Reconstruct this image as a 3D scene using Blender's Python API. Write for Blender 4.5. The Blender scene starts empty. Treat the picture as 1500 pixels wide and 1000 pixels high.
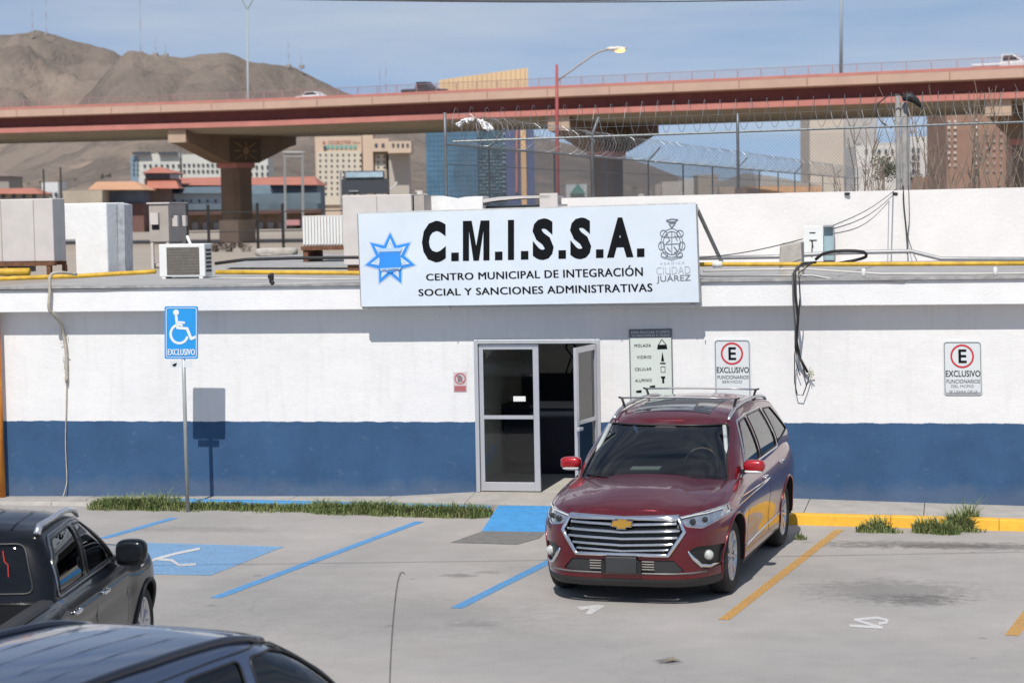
import bpy, bmesh, math, random
from math import sin, cos, pi, radians, sqrt, atan2
from mathutils import Vector, Matrix, noise
from mathutils.bvhtree import BVHTree
random.seed(7)
S = bpy.context.scene
COL = S.collection

# ------------------------------------------------------------------ camera
FPX = 3140.0                      # focal length in photo pixels (1500 wide)
CAM = Vector((5.85, -28.5, 4.1))
YAW, PITCH, ROLL = radians(11.6), radians(3.64), radians(-1.03)
RC = Matrix.Rotation(YAW, 3, 'Z') @ Matrix.Rotation(pi/2 - PITCH, 3, 'X') @ Matrix.Rotation(ROLL, 3, 'Z')
cd = bpy.data.cameras.new('camera')
cam = bpy.data.objects.new('camera', cd); COL.objects.link(cam)
cam.location = CAM; cam.rotation_mode = 'QUATERNION'; cam.rotation_quaternion = RC.to_quaternion()
cd.sensor_width = 36.0; cd.lens = FPX/1500*36; cd.clip_start = 0.1; cd.clip_end = 30000
cd.dof.use_dof = True; cd.dof.focus_distance = 26.0; cd.dof.aperture_fstop = 2.8
S.camera = cam

# ------------------------------------------------------------------ sky and sun
SUN_EL = radians(52)
SUND = Vector((0.02, cos(SUN_EL), -sin(SUN_EL))).normalized()      # direction of travel
world = bpy.data.worlds.new("World"); S.world = world; world.use_nodes = True
wn, wl = world.node_tree.nodes, world.node_tree.links
wn.clear()
sky = wn.new('ShaderNodeTexSky'); sky.sky_type = 'NISHITA'; sky.sun_disc = False
sky.sun_elevation = SUN_EL; sky.sun_rotation = radians(180)
sky.air_density = 1.0; sky.dust_density = 0.3; sky.ozone_density = 1.6; sky.altitude = 1100
bg = wn.new('ShaderNodeBackground'); bg.inputs[1].default_value = 0.10
out = wn.new('ShaderNodeOutputWorld')
tc = wn.new('ShaderNodeTexCoord'); mp = wn.new('ShaderNodeMapping'); mp.inputs['Scale'].default_value = (2.2, 2.2, 16)
nz = wn.new('ShaderNodeTexNoise'); nz.inputs['Scale'].default_value = 1.6; nz.inputs['Detail'].default_value = 6; nz.inputs['Roughness'].default_value = .55
cr_ = wn.new('ShaderNodeValToRGB'); cr_.color_ramp.elements[0].position = .33; cr_.color_ramp.elements[1].position = .78
cr_.color_ramp.elements[1].color = (.85, .85, .85, 1)
hs = wn.new('ShaderNodeHueSaturation'); hs.inputs['Saturation'].default_value = 1.0; hs.inputs['Value'].default_value = 1.0
mx = wn.new('ShaderNodeMix'); mx.data_type = 'RGBA'
mx.inputs[7].default_value = (5.0, 5.4, 6.0, 1)
wl.new(tc.outputs['Generated'], mp.inputs[0]); wl.new(mp.outputs[0], nz.inputs['Vector'])
wl.new(nz.outputs[0], cr_.inputs[0]); wl.new(cr_.outputs[0], mx.inputs[0])
sv_ = wn.new('ShaderNodeVectorMath'); sv_.operation = 'ADD'; sv_.inputs[1].default_value = (0, 0, .16); sn_ = wn.new('ShaderNodeVectorMath'); sn_.operation = 'NORMALIZE'
wl.new(tc.outputs['Generated'], sv_.inputs[0]); wl.new(sv_.outputs[0], sn_.inputs[0]); wl.new(sn_.outputs[0], sky.inputs['Vector'])
wl.new(sky.outputs[0], hs.inputs['Color']); wl.new(hs.outputs[0], mx.inputs[6])
wl.new(mx.outputs[2], bg.inputs[0]); wl.new(bg.outputs[0], out.inputs[0])
sd = bpy.data.lights.new('sun', 'SUN'); sd.energy = 3.6; sd.angle = radians(0.53); sd.color = (1.0, .955, .89)
sun = bpy.data.objects.new('sun', sd); COL.objects.link(sun)
sun.rotation_mode = 'QUATERNION'; sun.rotation_quaternion = SUND.to_track_quat('-Z', 'Y'); sun.location = (0, -40, 60)
vs = S.view_settings; vs.view_transform = 'Standard'; vs.look = 'None'; vs.gamma = 1; vs.exposure = 0.24; vs.use_curve_mapping = False
S.cycles.max_bounces = 8; S.cycles.transparent_max_bounces = 12; S.cycles.caustics_reflective = False; S.cycles.caustics_refractive = False

# ------------------------------------------------------------------ placing helpers (photo pixel + a known plane -> world point)
def ray(px, py): return RC @ Vector(((px-750)/FPX, (500-py)/FPX, -1))
def GP(px, py, z=0.0):
    d = ray(px, py); return CAM + d*((z-CAM.z)/d.z)
def WP(px, py, Y=0.0):
    d = ray(px, py); return CAM + d*((Y-CAM.y)/d.y)
FWD = Vector((-sin(YAW), cos(YAW), 0)); RGT = Vector((cos(YAW), sin(YAW), 0))
def DP(px, py, D):
    d = ray(px, py); return CAM + d*(D/d.dot(FWD))

# ------------------------------------------------------------------ materials
MATS = {}
def mat(name, col, rough=.7, metal=0.0, var=.12, vs=3.0, bump=0.0, bs=30.0, coat=0.0, spec=.5, emit=None, col2=None, detail=5):
    if name in MATS: return MATS[name]
    m = bpy.data.materials.new(name); m.use_nodes = True; MATS[name] = m
    n, l = m.node_tree.nodes, m.node_tree.links
    b = n['Principled BSDF']; b.inputs['Roughness'].default_value = rough; b.inputs['Metallic'].default_value = metal
    b.inputs['Specular IOR Level'].default_value = spec
    if coat: b.inputs['Coat Weight'].default_value = coat; b.inputs['Coat Roughness'].default_value = .03
    geo = n.new('ShaderNodeNewGeometry')
    if var > 0 or col2:
        t = n.new('ShaderNodeTexNoise'); t.inputs['Scale'].default_value = vs; t.inputs['Detail'].default_value = detail
        t.inputs['Roughness'].default_value = .62
        l.new(geo.outputs['Position'], t.inputs['Vector'])
        mr = n.new('ShaderNodeMapRange'); mr.inputs[1].default_value = .3; mr.inputs[2].default_value = .7
        l.new(t.outputs[0], mr.inputs[0])
        x = n.new('ShaderNodeMix'); x.data_type = 'RGBA'
        c2 = col2 if col2 else tuple(min(1, c*(1+var)) for c in col)
        c1 = col if col2 else tuple(c*(1-var) for c in col)
        x.inputs[6].default_value = (*c1, 1); x.inputs[7].default_value = (*c2, 1)
        l.new(mr.outputs[0], x.inputs[0]); l.new(x.outputs[2], b.inputs['Base Color'])
    else: b.inputs['Base Color'].default_value = (*col, 1)
    if bump:
        t2 = n.new('ShaderNodeTexNoise'); t2.inputs['Scale'].default_value = bs; t2.inputs['Detail'].default_value = 4
        l.new(geo.outputs['Position'], t2.inputs['Vector'])
        bp = n.new('ShaderNodeBump'); bp.inputs['Strength'].default_value = bump; bp.inputs['Distance'].default_value = .02
        l.new(t2.outputs[0], bp.inputs['Height']); l.new(bp.outputs[0], b.inputs['Normal'])
    if emit: b.inputs['Emission Color'].default_value = (*emit[:3], 1); b.inputs['Emission Strength'].default_value = emit[3]
    return m
def glassmat(name, tint, rough=.02, refl=1.0, ior=1.5):
    m = bpy.data.materials.new(name); m.use_nodes = True; MATS[name] = m
    n, l = m.node_tree.nodes, m.node_tree.links; n.clear()
    o = n.new('ShaderNodeOutputMaterial'); tr = n.new('ShaderNodeBsdfTransparent'); tr.inputs[0].default_value = (*tint, 1)
    g = n.new('ShaderNodeBsdfGlossy'); g.inputs['Roughness'].default_value = rough; g.inputs[0].default_value = (refl,)*3+(1,)
    f = n.new('ShaderNodeFresnel'); f.inputs[0].default_value = ior
    x = n.new('ShaderNodeMixShader'); l.new(f.outputs[0], x.inputs[0]); l.new(tr.outputs[0], x.inputs[1]); l.new(g.outputs[0], x.inputs[2])
    l.new(x.outputs[0], o.inputs[0]); return m

# ------------------------------------------------------------------ mesh helpers
WM = {}
class MB:
    def __init__(s): s.v = []; s.f = []; s.smooth = False
    def quad(s, a, b, c, d):
        i = len(s.v); s.v += [Vector(a), Vector(b), Vector(c), Vector(d)]; s.f.append((i, i+1, i+2, i+3)); return s
    def poly(s, pts):
        i = len(s.v); s.v += [Vector(p) for p in pts]; s.f.append(tuple(range(i, i+len(pts)))); return s
    def hexa(s, b, t):                     # four bottom points, four top points (same order)
        i = len(s.v); s.v += [Vector(p) for p in b] + [Vector(p) for p in t]
        s.f += [(i+3, i+2, i+1, i), (i+4, i+5, i+6, i+7)] + [(i+k, i+(k+1) % 4, i+4+(k+1) % 4, i+4+k) for k in range(4)]; return s
    def box(s, c, d, rot=None):            # centre, full size
        c = Vector(c); h = [x/2 for x in d]
        P = [Vector((sx*h[0], sy*h[1], sz*h[2])) for sz in (-1, 1) for sx, sy in ((-1, -1), (1, -1), (1, 1), (-1, 1))]
        if rot is not None: P = [rot @ p for p in P]
        P = [c+p for p in P]; return s.hexa(P[:4], P[4:])
    def bb(s, x0, x1, y0, y1, z0, z1): return s.box(((x0+x1)/2, (y0+y1)/2, (z0+z1)/2), (x1-x0, y1-y0, z1-z0))
    def prism(s, pts, off):                # polygon of 3D points extruded by a vector
        n = len(pts); i = len(s.v); off = Vector(off)
        s.v += [Vector(p) for p in pts] + [Vector(p)+off for p in pts]
        s.f += [tuple(range(i, i+n))[::-1], tuple(range(i+n, i+2*n))] + [(i+k, i+(k+1) % n, i+n+(k+1) % n, i+n+k) for k in range(n)]; return s
    def tube(s, pts, r, n=6, closed=False, cap=True):
        pts = [Vector(p) for p in pts]; m = len(pts); base = len(s.v)
        up = Vector((0, 0, 1)); prev = None
        for k, p in enumerate(pts):
            a = pts[(k-1) % m] if (closed or k > 0) else p; b = pts[(k+1) % m] if (closed or k < m-1) else p
            t = (b-a)
            if t.length < 1e-9: t = Vector((1, 0, 0))
            t.normalize()
            if prev is None:
                u = t.cross(up)
                if u.length < .1: u = t.cross(Vector((1, 0, 0)))
            else: u = prev - t*prev.dot(t)
            if u.length < 1e-6: u = t.orthogonal()
            u.normalize(); prev = u; w = t.cross(u)
            rr = r[k] if isinstance(r, (list, tuple)) else r
            s.v += [p + (u*cos(2*pi*j/n)+w*sin(2*pi*j/n))*rr for j in range(n)]
        for k in range(m if closed else m-1):
            k2 = (k+1) % m
            s.f += [(base+k*n+j, base+k*n+(j+1) % n, base+k2*n+(j+1) % n, base+k2*n+j) for j in range(n)]
        if cap and not closed:
            s.f += [tuple(base+j for j in range(n))[::-1], tuple(base+(m-1)*n+j for j in range(n))]
        return s
    def lathe(s, prof, c, axis='Z', n=24, full=True):    # prof: (radius, height)
        c = Vector(c); base = len(s.v); m = len(prof)
        for r, h in prof:
            for j in range(n):
                a = 2*pi*j/n; q = (r*cos(a), r*sin(a), h)
                if axis == 'Y': q = (q[0], q[2], q[1])
                elif axis == 'X': q = (q[2], q[0], q[1])
                s.v.append(c+Vector(q))
        for k in range(m-1): s.f += [(base+k*n+j, base+k*n+(j+1) % n, base+(k+1)*n+(j+1) % n, base+(k+1)*n+j) for j in range(n)]
        return s
    def blob(s, c, d, e=.5, n=16, m=10, rot=None):       # superellipsoid (rounded box)
        c = Vector(c); base = len(s.v)
        sg = lambda x, p: math.copysign(abs(x)**p, x)
        for i in range(m+1):
            ph = -pi/2+pi*i/m
            for j in range(n):
                th = 2*pi*j/n
                p = Vector((d[0]/2*sg(cos(ph), e)*sg(cos(th), e), d[1]/2*sg(cos(ph), e)*sg(sin(th), e), d[2]/2*sg(sin(ph), e)))
                s.v.append(c+(rot @ p if rot is not None else p))
        for i in range(m): s.f += [(base+i*n+j, base+i*n+(j+1) % n, base+(i+1)*n+(j+1) % n, base+(i+1)*n+j) for j in range(n)]
        return s
    def sheet(s, rows):                    # grid of points
        base = len(s.v); w = len(rows[0])
        for r in rows: s.v += [Vector(p) for p in r]
        for a in range(len(rows)-1): s.f += [(base+a*w+j, base+a*w+j+1, base+(a+1)*w+j+1, base+(a+1)*w+j) for j in range(w-1)]
        return s
def link(name, me, parent=None, wm=None):
    o = bpy.data.objects.new(name, me); COL.objects.link(o)
    if parent is not None: o.parent = parent
    WM[o.name] = wm if wm is not None else (WM[parent.name] if parent is not None else Matrix())
    return o
def tag(o, label=None, cat=None, group=None, kind=None):
    if label: o['label'] = label
    if cat: o['category'] = cat
    if group: o['group'] = group
    if kind: o['kind'] = kind
    return o
def thing(name, label, cat, loc=(0, 0, 0), rz=0.0, group=None):
    o = bpy.data.objects.new(name, None); COL.objects.link(o); o.empty_display_size = .2
    o.location = loc; o.rotation_euler = (0, 0, rz)
    WM[o.name] = Matrix.Translation(Vector(loc)) @ Matrix.Rotation(rz, 4, 'Z')
    return tag(o, label, cat, group)
def obj(name, mb, m, parent=None, smooth=False, local=False, bevel=0, recalc=True):
    """one mesh object; vertices are given in world space unless local=True"""
    me = bpy.data.meshes.new(name); V = mb.v
    wm = WM[parent.name] if parent is not None else None
    if parent is not None:
        if not local:
            inv = wm.inverted(); V = [inv @ v for v in V]
    else:
        x = [v.x for v in V]; y = [v.y for v in V]; z = [v.z for v in V]
        o0 = Vector(((min(x)+max(x))/2, (min(y)+max(y))/2, min(z))); wm = Matrix.Translation(o0); V = [v-o0 for v in V]
    me.from_pydata([tuple(v) for v in V], [], mb.f)
    if recalc:
        b = bmesh.new(); b.from_mesh(me); bmesh.ops.remove_doubles(b, verts=b.verts, dist=1e-6) if smooth else None
        bmesh.ops.recalc_face_normals(b, faces=b.faces); b.to_mesh(me); b.free()
    if smooth: me.polygons.foreach_set('use_smooth', [True]*len(me.polygons))
    me.materials.append(m)
    o = link(name, me, parent, wm)
    if parent is None: o.location = wm.translation
    if bevel:
        md = o.modifiers.new('bevel', 'BEVEL'); md.width = bevel; md.segments = 2; md.limit_method = 'ANGLE'
    return o
def copy_tree(o, loc=None, rz=None, parent=None):
    c = o.copy(); COL.objects.link(c); c.parent = parent
    if loc is not None: c.location = loc
    if rz is not None: c.rotation_euler = (0, 0, rz)
    for ch in list(o.children): copy_tree(ch, parent=c)
    return c
def piece(name, me, parent, loc, scale=None):          # alike pieces sharing a mesh, local to the parent
    o = bpy.data.objects.new(name, me); COL.objects.link(o); o.parent = parent; o.location = loc
    if scale: o.scale = scale
    return o
def boxmesh(name, d, m):
    me = bpy.data.meshes.new(name); b = MB().box((0, 0, 0), d); me.from_pydata([tuple(v) for v in b.v], [], b.f); me.materials.append(m); return me
def text_mesh(s, bold=.0, spacing=1.0, shear=0.0):
    c = bpy.data.curves.new('t', 'FONT'); c.body = s; c.offset = bold; c.space_character = spacing; c.shear = shear; c.resolution_u = 3
    o = bpy.data.objects.new('t', c); me = bpy.data.meshes.new_from_object(o)
    vs_ = [v.co.copy() for v in me.vertices]; fs = [tuple(p.vertices) for p in me.polygons]
    bpy.data.objects.remove(o); bpy.data.curves.remove(c); bpy.data.meshes.remove(me); return vs_, fs
def print_text(name, s, quad, to3, m, parent, bold=.0, spacing=1.0, shear=0.0):
    """lettering fitted into a quad TL,TR,BR,BL given in photo pixels; to3 maps a pixel to its plane"""
    multi = bold if (len(s) > 1 and bold > 0) else 0
    V, Fs = text_mesh(s, 0 if multi else bold, spacing, shear)
    x0 = min(v.x for v in V); x1 = max(v.x for v in V); y0 = min(v.y for v in V); y1 = max(v.y for v in V)
    TL, TR, BR, BL = [Vector(q) for q in quad]; mb = MB()
    for v in V:
        u = (v.x-x0)/(x1-x0); w = (v.y-y0)/(y1-y0)
        p = (BL*(1-u)+BR*u)*(1-w)+(TL*(1-u)+TR*u)*w
        mb.v.append(to3(p.x, p.y))
    mb.f = list(Fs)
    if multi:
        n0 = len(V); dx = multi*.9*(TR-TL).length/(x1-x0); base = list(mb.v); px0 = [((v.x-x0)/(x1-x0), (v.y-y0)/(y1-y0)) for v in V]
        for k, sx in enumerate((-1, 1)):
            for (u, w) in px0:
                p = (BL*(1-u)+BR*u)*(1-w)+(TL*(1-u)+TR*u)*w; q = to3(p.x+sx*dx, p.y); mb.v.append(q+(CAM-q).normalized()*.0006*(k+1))
            mb.f += [tuple(i+n0*(k+1) for i in f) for f in Fs]
    return obj(name, mb, m, parent, recalc=False)
def hq(x0, y0, x1, y1, sl=0.0): return [(x0, y0), (x1, y0+sl*(x1-x0)), (x1, y1+sl*(x1-x0)), (x0, y1)]
def strokes(mb, lines, to3, w, closed=False):           # flat pen strokes on a plane, in pixels
    si = 0
    for li, ln in enumerate(lines):
        P = [Vector(p) for p in ln]
        for a, b in zip(P, P[1:]):
            d = (b-a)
            if d.length < 1e-6: continue
            d.normalize(); n = Vector((-d.y, d.x))*w/2; e = d*w*.25
            k_ = .0006*(si % 2)+.0013*li; si += 1
            Q_ = [to3(*q) for q in (a-n-e, b-n+e, b+n+e, a+n-e)]; mb.quad(*[q+(CAM-q).normalized()*k_ for q in Q_])
    return mb
def circ(cx, cy, rx, ry=None, n=24, a0=0, a1=2*pi): return [(cx+rx*cos(a0+(a1-a0)*i/n), cy+(ry or rx)*sin(a0+(a1-a0)*i/n)) for i in range(n+1)]
# ================================================================== SETTING: ground, lot, markings, kerbs
def lot_material():
    m = mat('lot_concrete', (.36, .345, .325), rough=.93, var=0)
    n, l = m.node_tree.nodes, m.node_tree.links; b = n['Principled BSDF']
    geo = n.new('ShaderNodeNewGeometry'); pos = geo.outputs['Position']
    def noi(sc, det=6, ro=.65, vec=pos):
        t = n.new('ShaderNodeTexNoise'); t.inputs['Scale'].default_value = sc; t.inputs['Detail'].default_value = det; t.inputs['Roughness'].default_value = ro
        l.new(vec, t.inputs['Vector']); return t.outputs[0]
    def rng(v, a, b_, c, d):
        t = n.new('ShaderNodeMapRange'); t.inputs[1].default_value = a; t.inputs[2].default_value = b_; t.inputs[3].default_value = c; t.inputs[4].default_value = d
        l.new(v, t.inputs[0]); return t.outputs[0]
    def math_(op, a, b_):
        t = n.new('ShaderNodeMath'); t.operation = op
        for i, v in enumerate((a, b_)):
            if isinstance(v, (int, float)): t.inputs[i].default_value = v
            else: l.new(v, t.inputs[i])
        return t.outputs[0]
    k = rng(noi(.35), .3, .7, .90, 1.12)
    k = math_('MULTIPLY', k, rng(noi(2.3), .3, .7, .94, 1.06))
    k = math_('MULTIPLY', k, rng(noi(60, 3), .3, .7, .93, 1.06))
    # scattered small oil spots
    vo = n.new('ShaderNodeTexVoronoi'); vo.inputs['Scale'].default_value = 1.15; l.new(pos, vo.inputs['Vector'])
    d = math_('ADD', vo.outputs['Distance'], math_('MULTIPLY', noi(9), .16))
    k = math_('MULTIPLY', k, rng(d, .115, .15, .72, 1.0))
    # big stains, each at its place: centre, half sizes, strength
    edge = noi(7, 9, .78)
    for (px, py, sx, sy, st) in ((1352, 797, 1.55, .28, .42), (1430, 801, 1.2, .22, .38), (1305, 865, .95, .75, .30), (1345, 878, .5, .35, .38), (835, 835, .9, .5, .10),
                                 (672, 842, .22, .16, .40), (718, 838, .2, .12, .25), (300, 775, 1.0, .28, .20), (694, 914, .3, .2, .18), (978, 968, .12, .16, .55), (1250, 800, .5, .14, .25), (560, 900, 2.2, 1.2, .10)):
        c = GP(px, py)
        v = n.new('ShaderNodeVectorMath'); v.operation = 'SUBTRACT'; v.inputs[1].default_value = c; l.new(pos, v.inputs[0])
        w = n.new('ShaderNodeVectorMath'); w.operation = 'MULTIPLY'; w.inputs[1].default_value = (1/sx, 1/sy, 0); l.new(v.outputs[0], w.inputs[0])
        q = n.new('ShaderNodeVectorMath'); q.operation = 'LENGTH'; l.new(w.outputs[0], q.inputs[0])
        e = math_('ADD', q.outputs['Value'], math_('MULTIPLY', math_('SUBTRACT', edge, .5), 3.4))
        k = math_('MULTIPLY', k, rng(e, .45, 1.1, 1-st, 1.0))
    # fine cracks
    v2 = n.new('ShaderNodeTexVoronoi'); v2.feature = 'DISTANCE_TO_EDGE'; v2.inputs['Scale'].default_value = .22
    w2 = n.new('ShaderNodeVectorMath'); w2.operation = 'ADD'; l.new(pos, w2.inputs[0])
    nn = n.new('ShaderNodeTexNoise'); nn.inputs['Scale'].default_value = 1.2; nn.inputs['Detail'].default_value = 8; l.new(pos, nn.inputs['Vector'])
    l.new(nn.outputs['Color'], w2.inputs[1]); l.new(w2.outputs[0], v2.inputs['Vector'])
    k = math_('MULTIPLY', k, rng(v2.outputs['Distance'], .0, .0025, .90, 1.0))
    x = n.new('ShaderNodeMix'); x.data_type = 'RGBA'; x.inputs[6].default_value = (.295, .285, .272, 1); x.inputs[7].default_value = (.372, .342, .318, 1)
    l.new(rng(noi(.16, 4), .35, .65, 0, 1), x.inputs[0])
    s = n.new('ShaderNodeVectorMath'); s.operation = 'SCALE'; l.new(x.outputs[2], s.inputs[0]); l.new(k, s.inputs['Scale'])
    l.new(s.outputs[0], b.inputs['Base Color'])
    bp = n.new('ShaderNodeBump'); bp.inputs['Strength'].default_value = .35; bp.inputs['Distance'].default_value = .012
    l.new(math_('ADD', noi(45, 5), math_('MULTIPLY', noi(3, 4), 2.0)), bp.inputs['Height']); l.new(bp.outputs[0], b.inputs['Normal'])
    return m
def worn_paint(name, col, wear=.5, alpha_lo=.42):
    m = mat(name, col, rough=.75, var=0); n, l = m.node_tree.nodes, m.node_tree.links; b = n['Principled BSDF']
    geo = n.new('ShaderNodeNewGeometry'); t = n.new('ShaderNodeTexNoise'); t.inputs['Scale'].default_value = 48; t.inputs['Detail'].default_value = 8; t.inputs['Roughness'].default_value = .75
    l.new(geo.outputs['Position'], t.inputs['Vector'])
    mr = n.new('ShaderNodeMapRange'); mr.inputs[1].default_value = alpha_lo-.06+.2*(wear-.5); mr.inputs[2].default_value = alpha_lo+.14+.2*(wear-.5); mr.inputs[3].default_value = .45
    l.new(t.outputs[0], mr.inputs[0]); l.new(mr.outputs[0], b.inputs['Alpha'])
    t3 = n.new('ShaderNodeTexNoise'); t3.inputs['Scale'].default_value = 3; t3.inputs['Detail'].default_value = 6; l.new(geo.outputs['Position'], t3.inputs['Vector'])
    x = n.new('ShaderNodeMix'); x.data_type = 'RGBA'; x.inputs[6].default_value = (*[c*.82 for c in col], 1); x.inputs[7].default_value = (*[min(1, c*1.12+.01) for c in col], 1)
    l.new(t3.outputs[0], x.inputs[0]); l.new(x.outputs[2], b.inputs['Base Color']); return m
M_lot = lot_material()
M_earth = mat('dusty_earth', (.30, .25, .20), rough=1, var=.25, vs=.02, col2=(.38, .33, .27))
B = MB(); B.quad((-20000, -8000, -.06), (20000, -8000, -.06), (20000, 26000, -.06), (-20000, 26000, -.06)); tag(obj('ground', B, M_earth), kind='structure')
B = MB(); B.quad((-45, -70, 0), (45, -70, 0), (45, 1, 0), (-45, 1, 0)); tag(obj('parking_lot', B, M_lot), kind='structure')

G4 = lambda x, y: GP(x, y, .004)
def stripe(name, a, b, w, m):
    A, Bp = GP(*a, .004), GP(*b, .004); d = (Bp-A).normalized(); nrm = Vector((-d.y, d.x, 0))*w/2; mb = MB(); N = 24
    L = (Bp-A).length; rr = []
    for i in range(N+1):
        p = A+d*L*i/N; j = noise.noise(p*3.1)*.008
        rr.append([p-nrm*(1+j*6), p+nrm*(1-j*5)])
    mb.sheet(rr); return tag(obj(name, mb, m), kind='structure')
P_blue = worn_paint('blue_line_paint', (.10, .31, .60), .55); P_yel = worn_paint('yellow_line_paint', (.60, .33, .08), .75); P_wht = worn_paint('white_line_paint', (.62, .61, .60), .45)
stripe('blue_parking_line', (255, 758), (150, 788), .13, P_blue)
stripe('blue_parking_line', (615, 763), (315, 875), .13, P_blue)
stripe('blue_parking_line', (860, 794), (668, 890), .13, P_blue)
stripe('yellow_parking_line', (1230, 775), (1060, 907), .115, P_yel)
stripe('yellow_parking_line', (1620, 745), (1482, 930), .13, P_yel)
M_accpaint = worn_paint('faded_blue_paint', (.19, .37, .60), .62)
B = MB(); q = [(205, 794), (416, 800), (309, 842), (95, 838)]
rows = []
for i in range(13):
    t = i/12; rows.append([G4(q[0][0]*(1-t)+q[3][0]*t+(q[1][0]*(1-t)+q[2][0]*t-q[0][0]*(1-t)-q[3][0]*t)*u/12, q[0][1]*(1-t)+q[3][1]*t+(q[1][1]*(1-t)+q[2][1]*t-q[0][1]*(1-t)-q[3][1]*t)*u/12) for u in range(13)])
B.sheet(rows); tag(obj('blue_bay_paint', B, M_accpaint), kind='structure')
G8 = lambda x, y: GP(x, y, .008)
B = MB(); strokes(B, [[(205, 829), (228, 818), (258, 810), (292, 803)], [(228, 818), (252, 820), (262, 827), (286, 826)], [(205, 829), (190, 822), (196, 812), (215, 808)]], G8, 3.4)
tag(obj('wheelchair_paint', B, P_wht), kind='structure')
B = MB(); B.poly([G4(*p) for p in ((845, 888), (851, 893), (864, 890.5), (857, 899), (866, 899), (886, 887), (878, 885), (862, 886.5))]); tag(obj('painted_number_one', B, P_wht), kind='structure')
B = MB(); strokes(B, [[(1245, 915.5), (1292, 918.5), (1252, 907), (1285, 904), (1300, 907.5), (1298, 911), (1288, 912.5)]], G4, 3.6); tag(obj('painted_number_two', B, P_wht), kind='structure')
M_patch = mat('dark_patch', (.17, .165, .155), rough=.95, var=.18, vs=8, bump=.3)
B = MB(); B.poly([G4(*p) for p in ((660, 794), (706, 777.6), (800, 777.8), (790, 788), (757, 797))]); tag(obj('asphalt_patch', B, M_patch), kind='structure')

# sidewalk and kerb: front edge on the lot, back edge on the wall
M_side = mat('sidewalk_concrete', (.38, .355, .325), rough=.95, var=.14, vs=3.5, bump=.35, bs=25)
P_kblue = mat('kerb_blue_paint', (.06, .28, .58), rough=.6, var=.16, vs=9, bump=.15); P_kyel = mat('kerb_yellow_paint', (.78, .42, .03), rough=.6, var=.13, vs=7, bump=.15)
def hz(X):      # height of the walk along the wall
    pts = ((-9, .05), (-7.5, .06), (-2.5, .11), (-1.5, .12), (-.6, .19), (1.3, .19), (2.2, .15), (3.9, .14), (6.8, .07), (12, .05))
    for (a, za), (b, zb_) in zip(pts, pts[1:]):
        if a <= X <= b: return za+(zb_-za)*(X-a)/(b-a)
    return .06
def ky(X):      # kerb line
    pts = ((-12, -.42), (-7.5, -.45), (-3.3, -.54), (-.4, -.85), (1.0, -1.02), (3.96, -1.42), (6.7, -1.72), (13, -2.2))
    for (a, za), (b, zb_) in zip(pts, pts[1:]):
        if a <= X <= b: return za+(zb_-za)*(X-a)/(b-a)
    return -.5
sw = bpy.data.objects.new('sidewalk', None); COL.objects.link(sw); WM[sw.name] = Matrix(); tag(sw, kind='structure')
xs = [-12, -9.6, -7.6, -6.1, -4.6, -3.1, -1.75, -.55, 1.25, 2.5, 4.0, 5.5, 7.0, 8.6, 10.3, 12.5]
for a, b in zip(xs, xs[1:]):
    j = random.uniform(-.003, .003); g = .0035; kh = .03
    bt = [(a+g, ky(a)+.16, -.02), (b-g, ky(b)+.16, -.02), (b-g, 0.02, -.02), (a+g, .02, -.02)]
    tp = [(a+g, ky(a)+.16, min(hz(a), .13)+j), (b-g, ky(b)+.16, min(hz(b), .13)+j), (b-g, .02, hz(b)+j), (a+g, .02, hz(a)+j)]
    obj('slab', MB().hexa(bt, tp), M_side, sw, bevel=.006)
for (x0, x1, m, nm, kz) in ((-5.2, -.18, P_kblue, 'blue_kerb', .10), (1.15, 13, P_kyel, 'yellow_kerb', .135), (-12, -5.21, M_side, 'plain_kerb', .05)):
    N = max(2, int((x1-x0)/1.2)); kb = bpy.data.objects.new(nm, None); COL.objects.link(kb); WM[kb.name] = Matrix(); tag(kb, kind='structure')
    for i in range(N):
        a = x0+(x1-x0)*i/N+.0015; b = x0+(x1-x0)*(i+1)/N-.0015; j = random.uniform(-.002, .002)
        obj('kerb_stone', MB().hexa([(a, ky(a)-.01, -.02), (b, ky(b)-.01, -.02), (b, ky(b)+.158, -.02), (a, ky(a)+.158, -.02)],
            [(a, ky(a)+.02, kz+j), (b, ky(b)+.02, kz+j), (b, ky(b)+.158, kz+.004+j), (a, ky(a)+.158, kz+.004+j)]), m, kb, bevel=.012)
# blue access ramp
r = [GP(730, 740, .125), GP(840, 741, .125), GP(826, 779, .006), GP(706, 777, .006)]
B = MB(); B.hexa([(p.x, p.y, -.03) for p in (r[3], r[2], r[1], r[0])], [r[3], r[2], r[1], r[0]]); tag(obj('blue_ramp', B, P_kblue), kind='structure')

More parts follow.
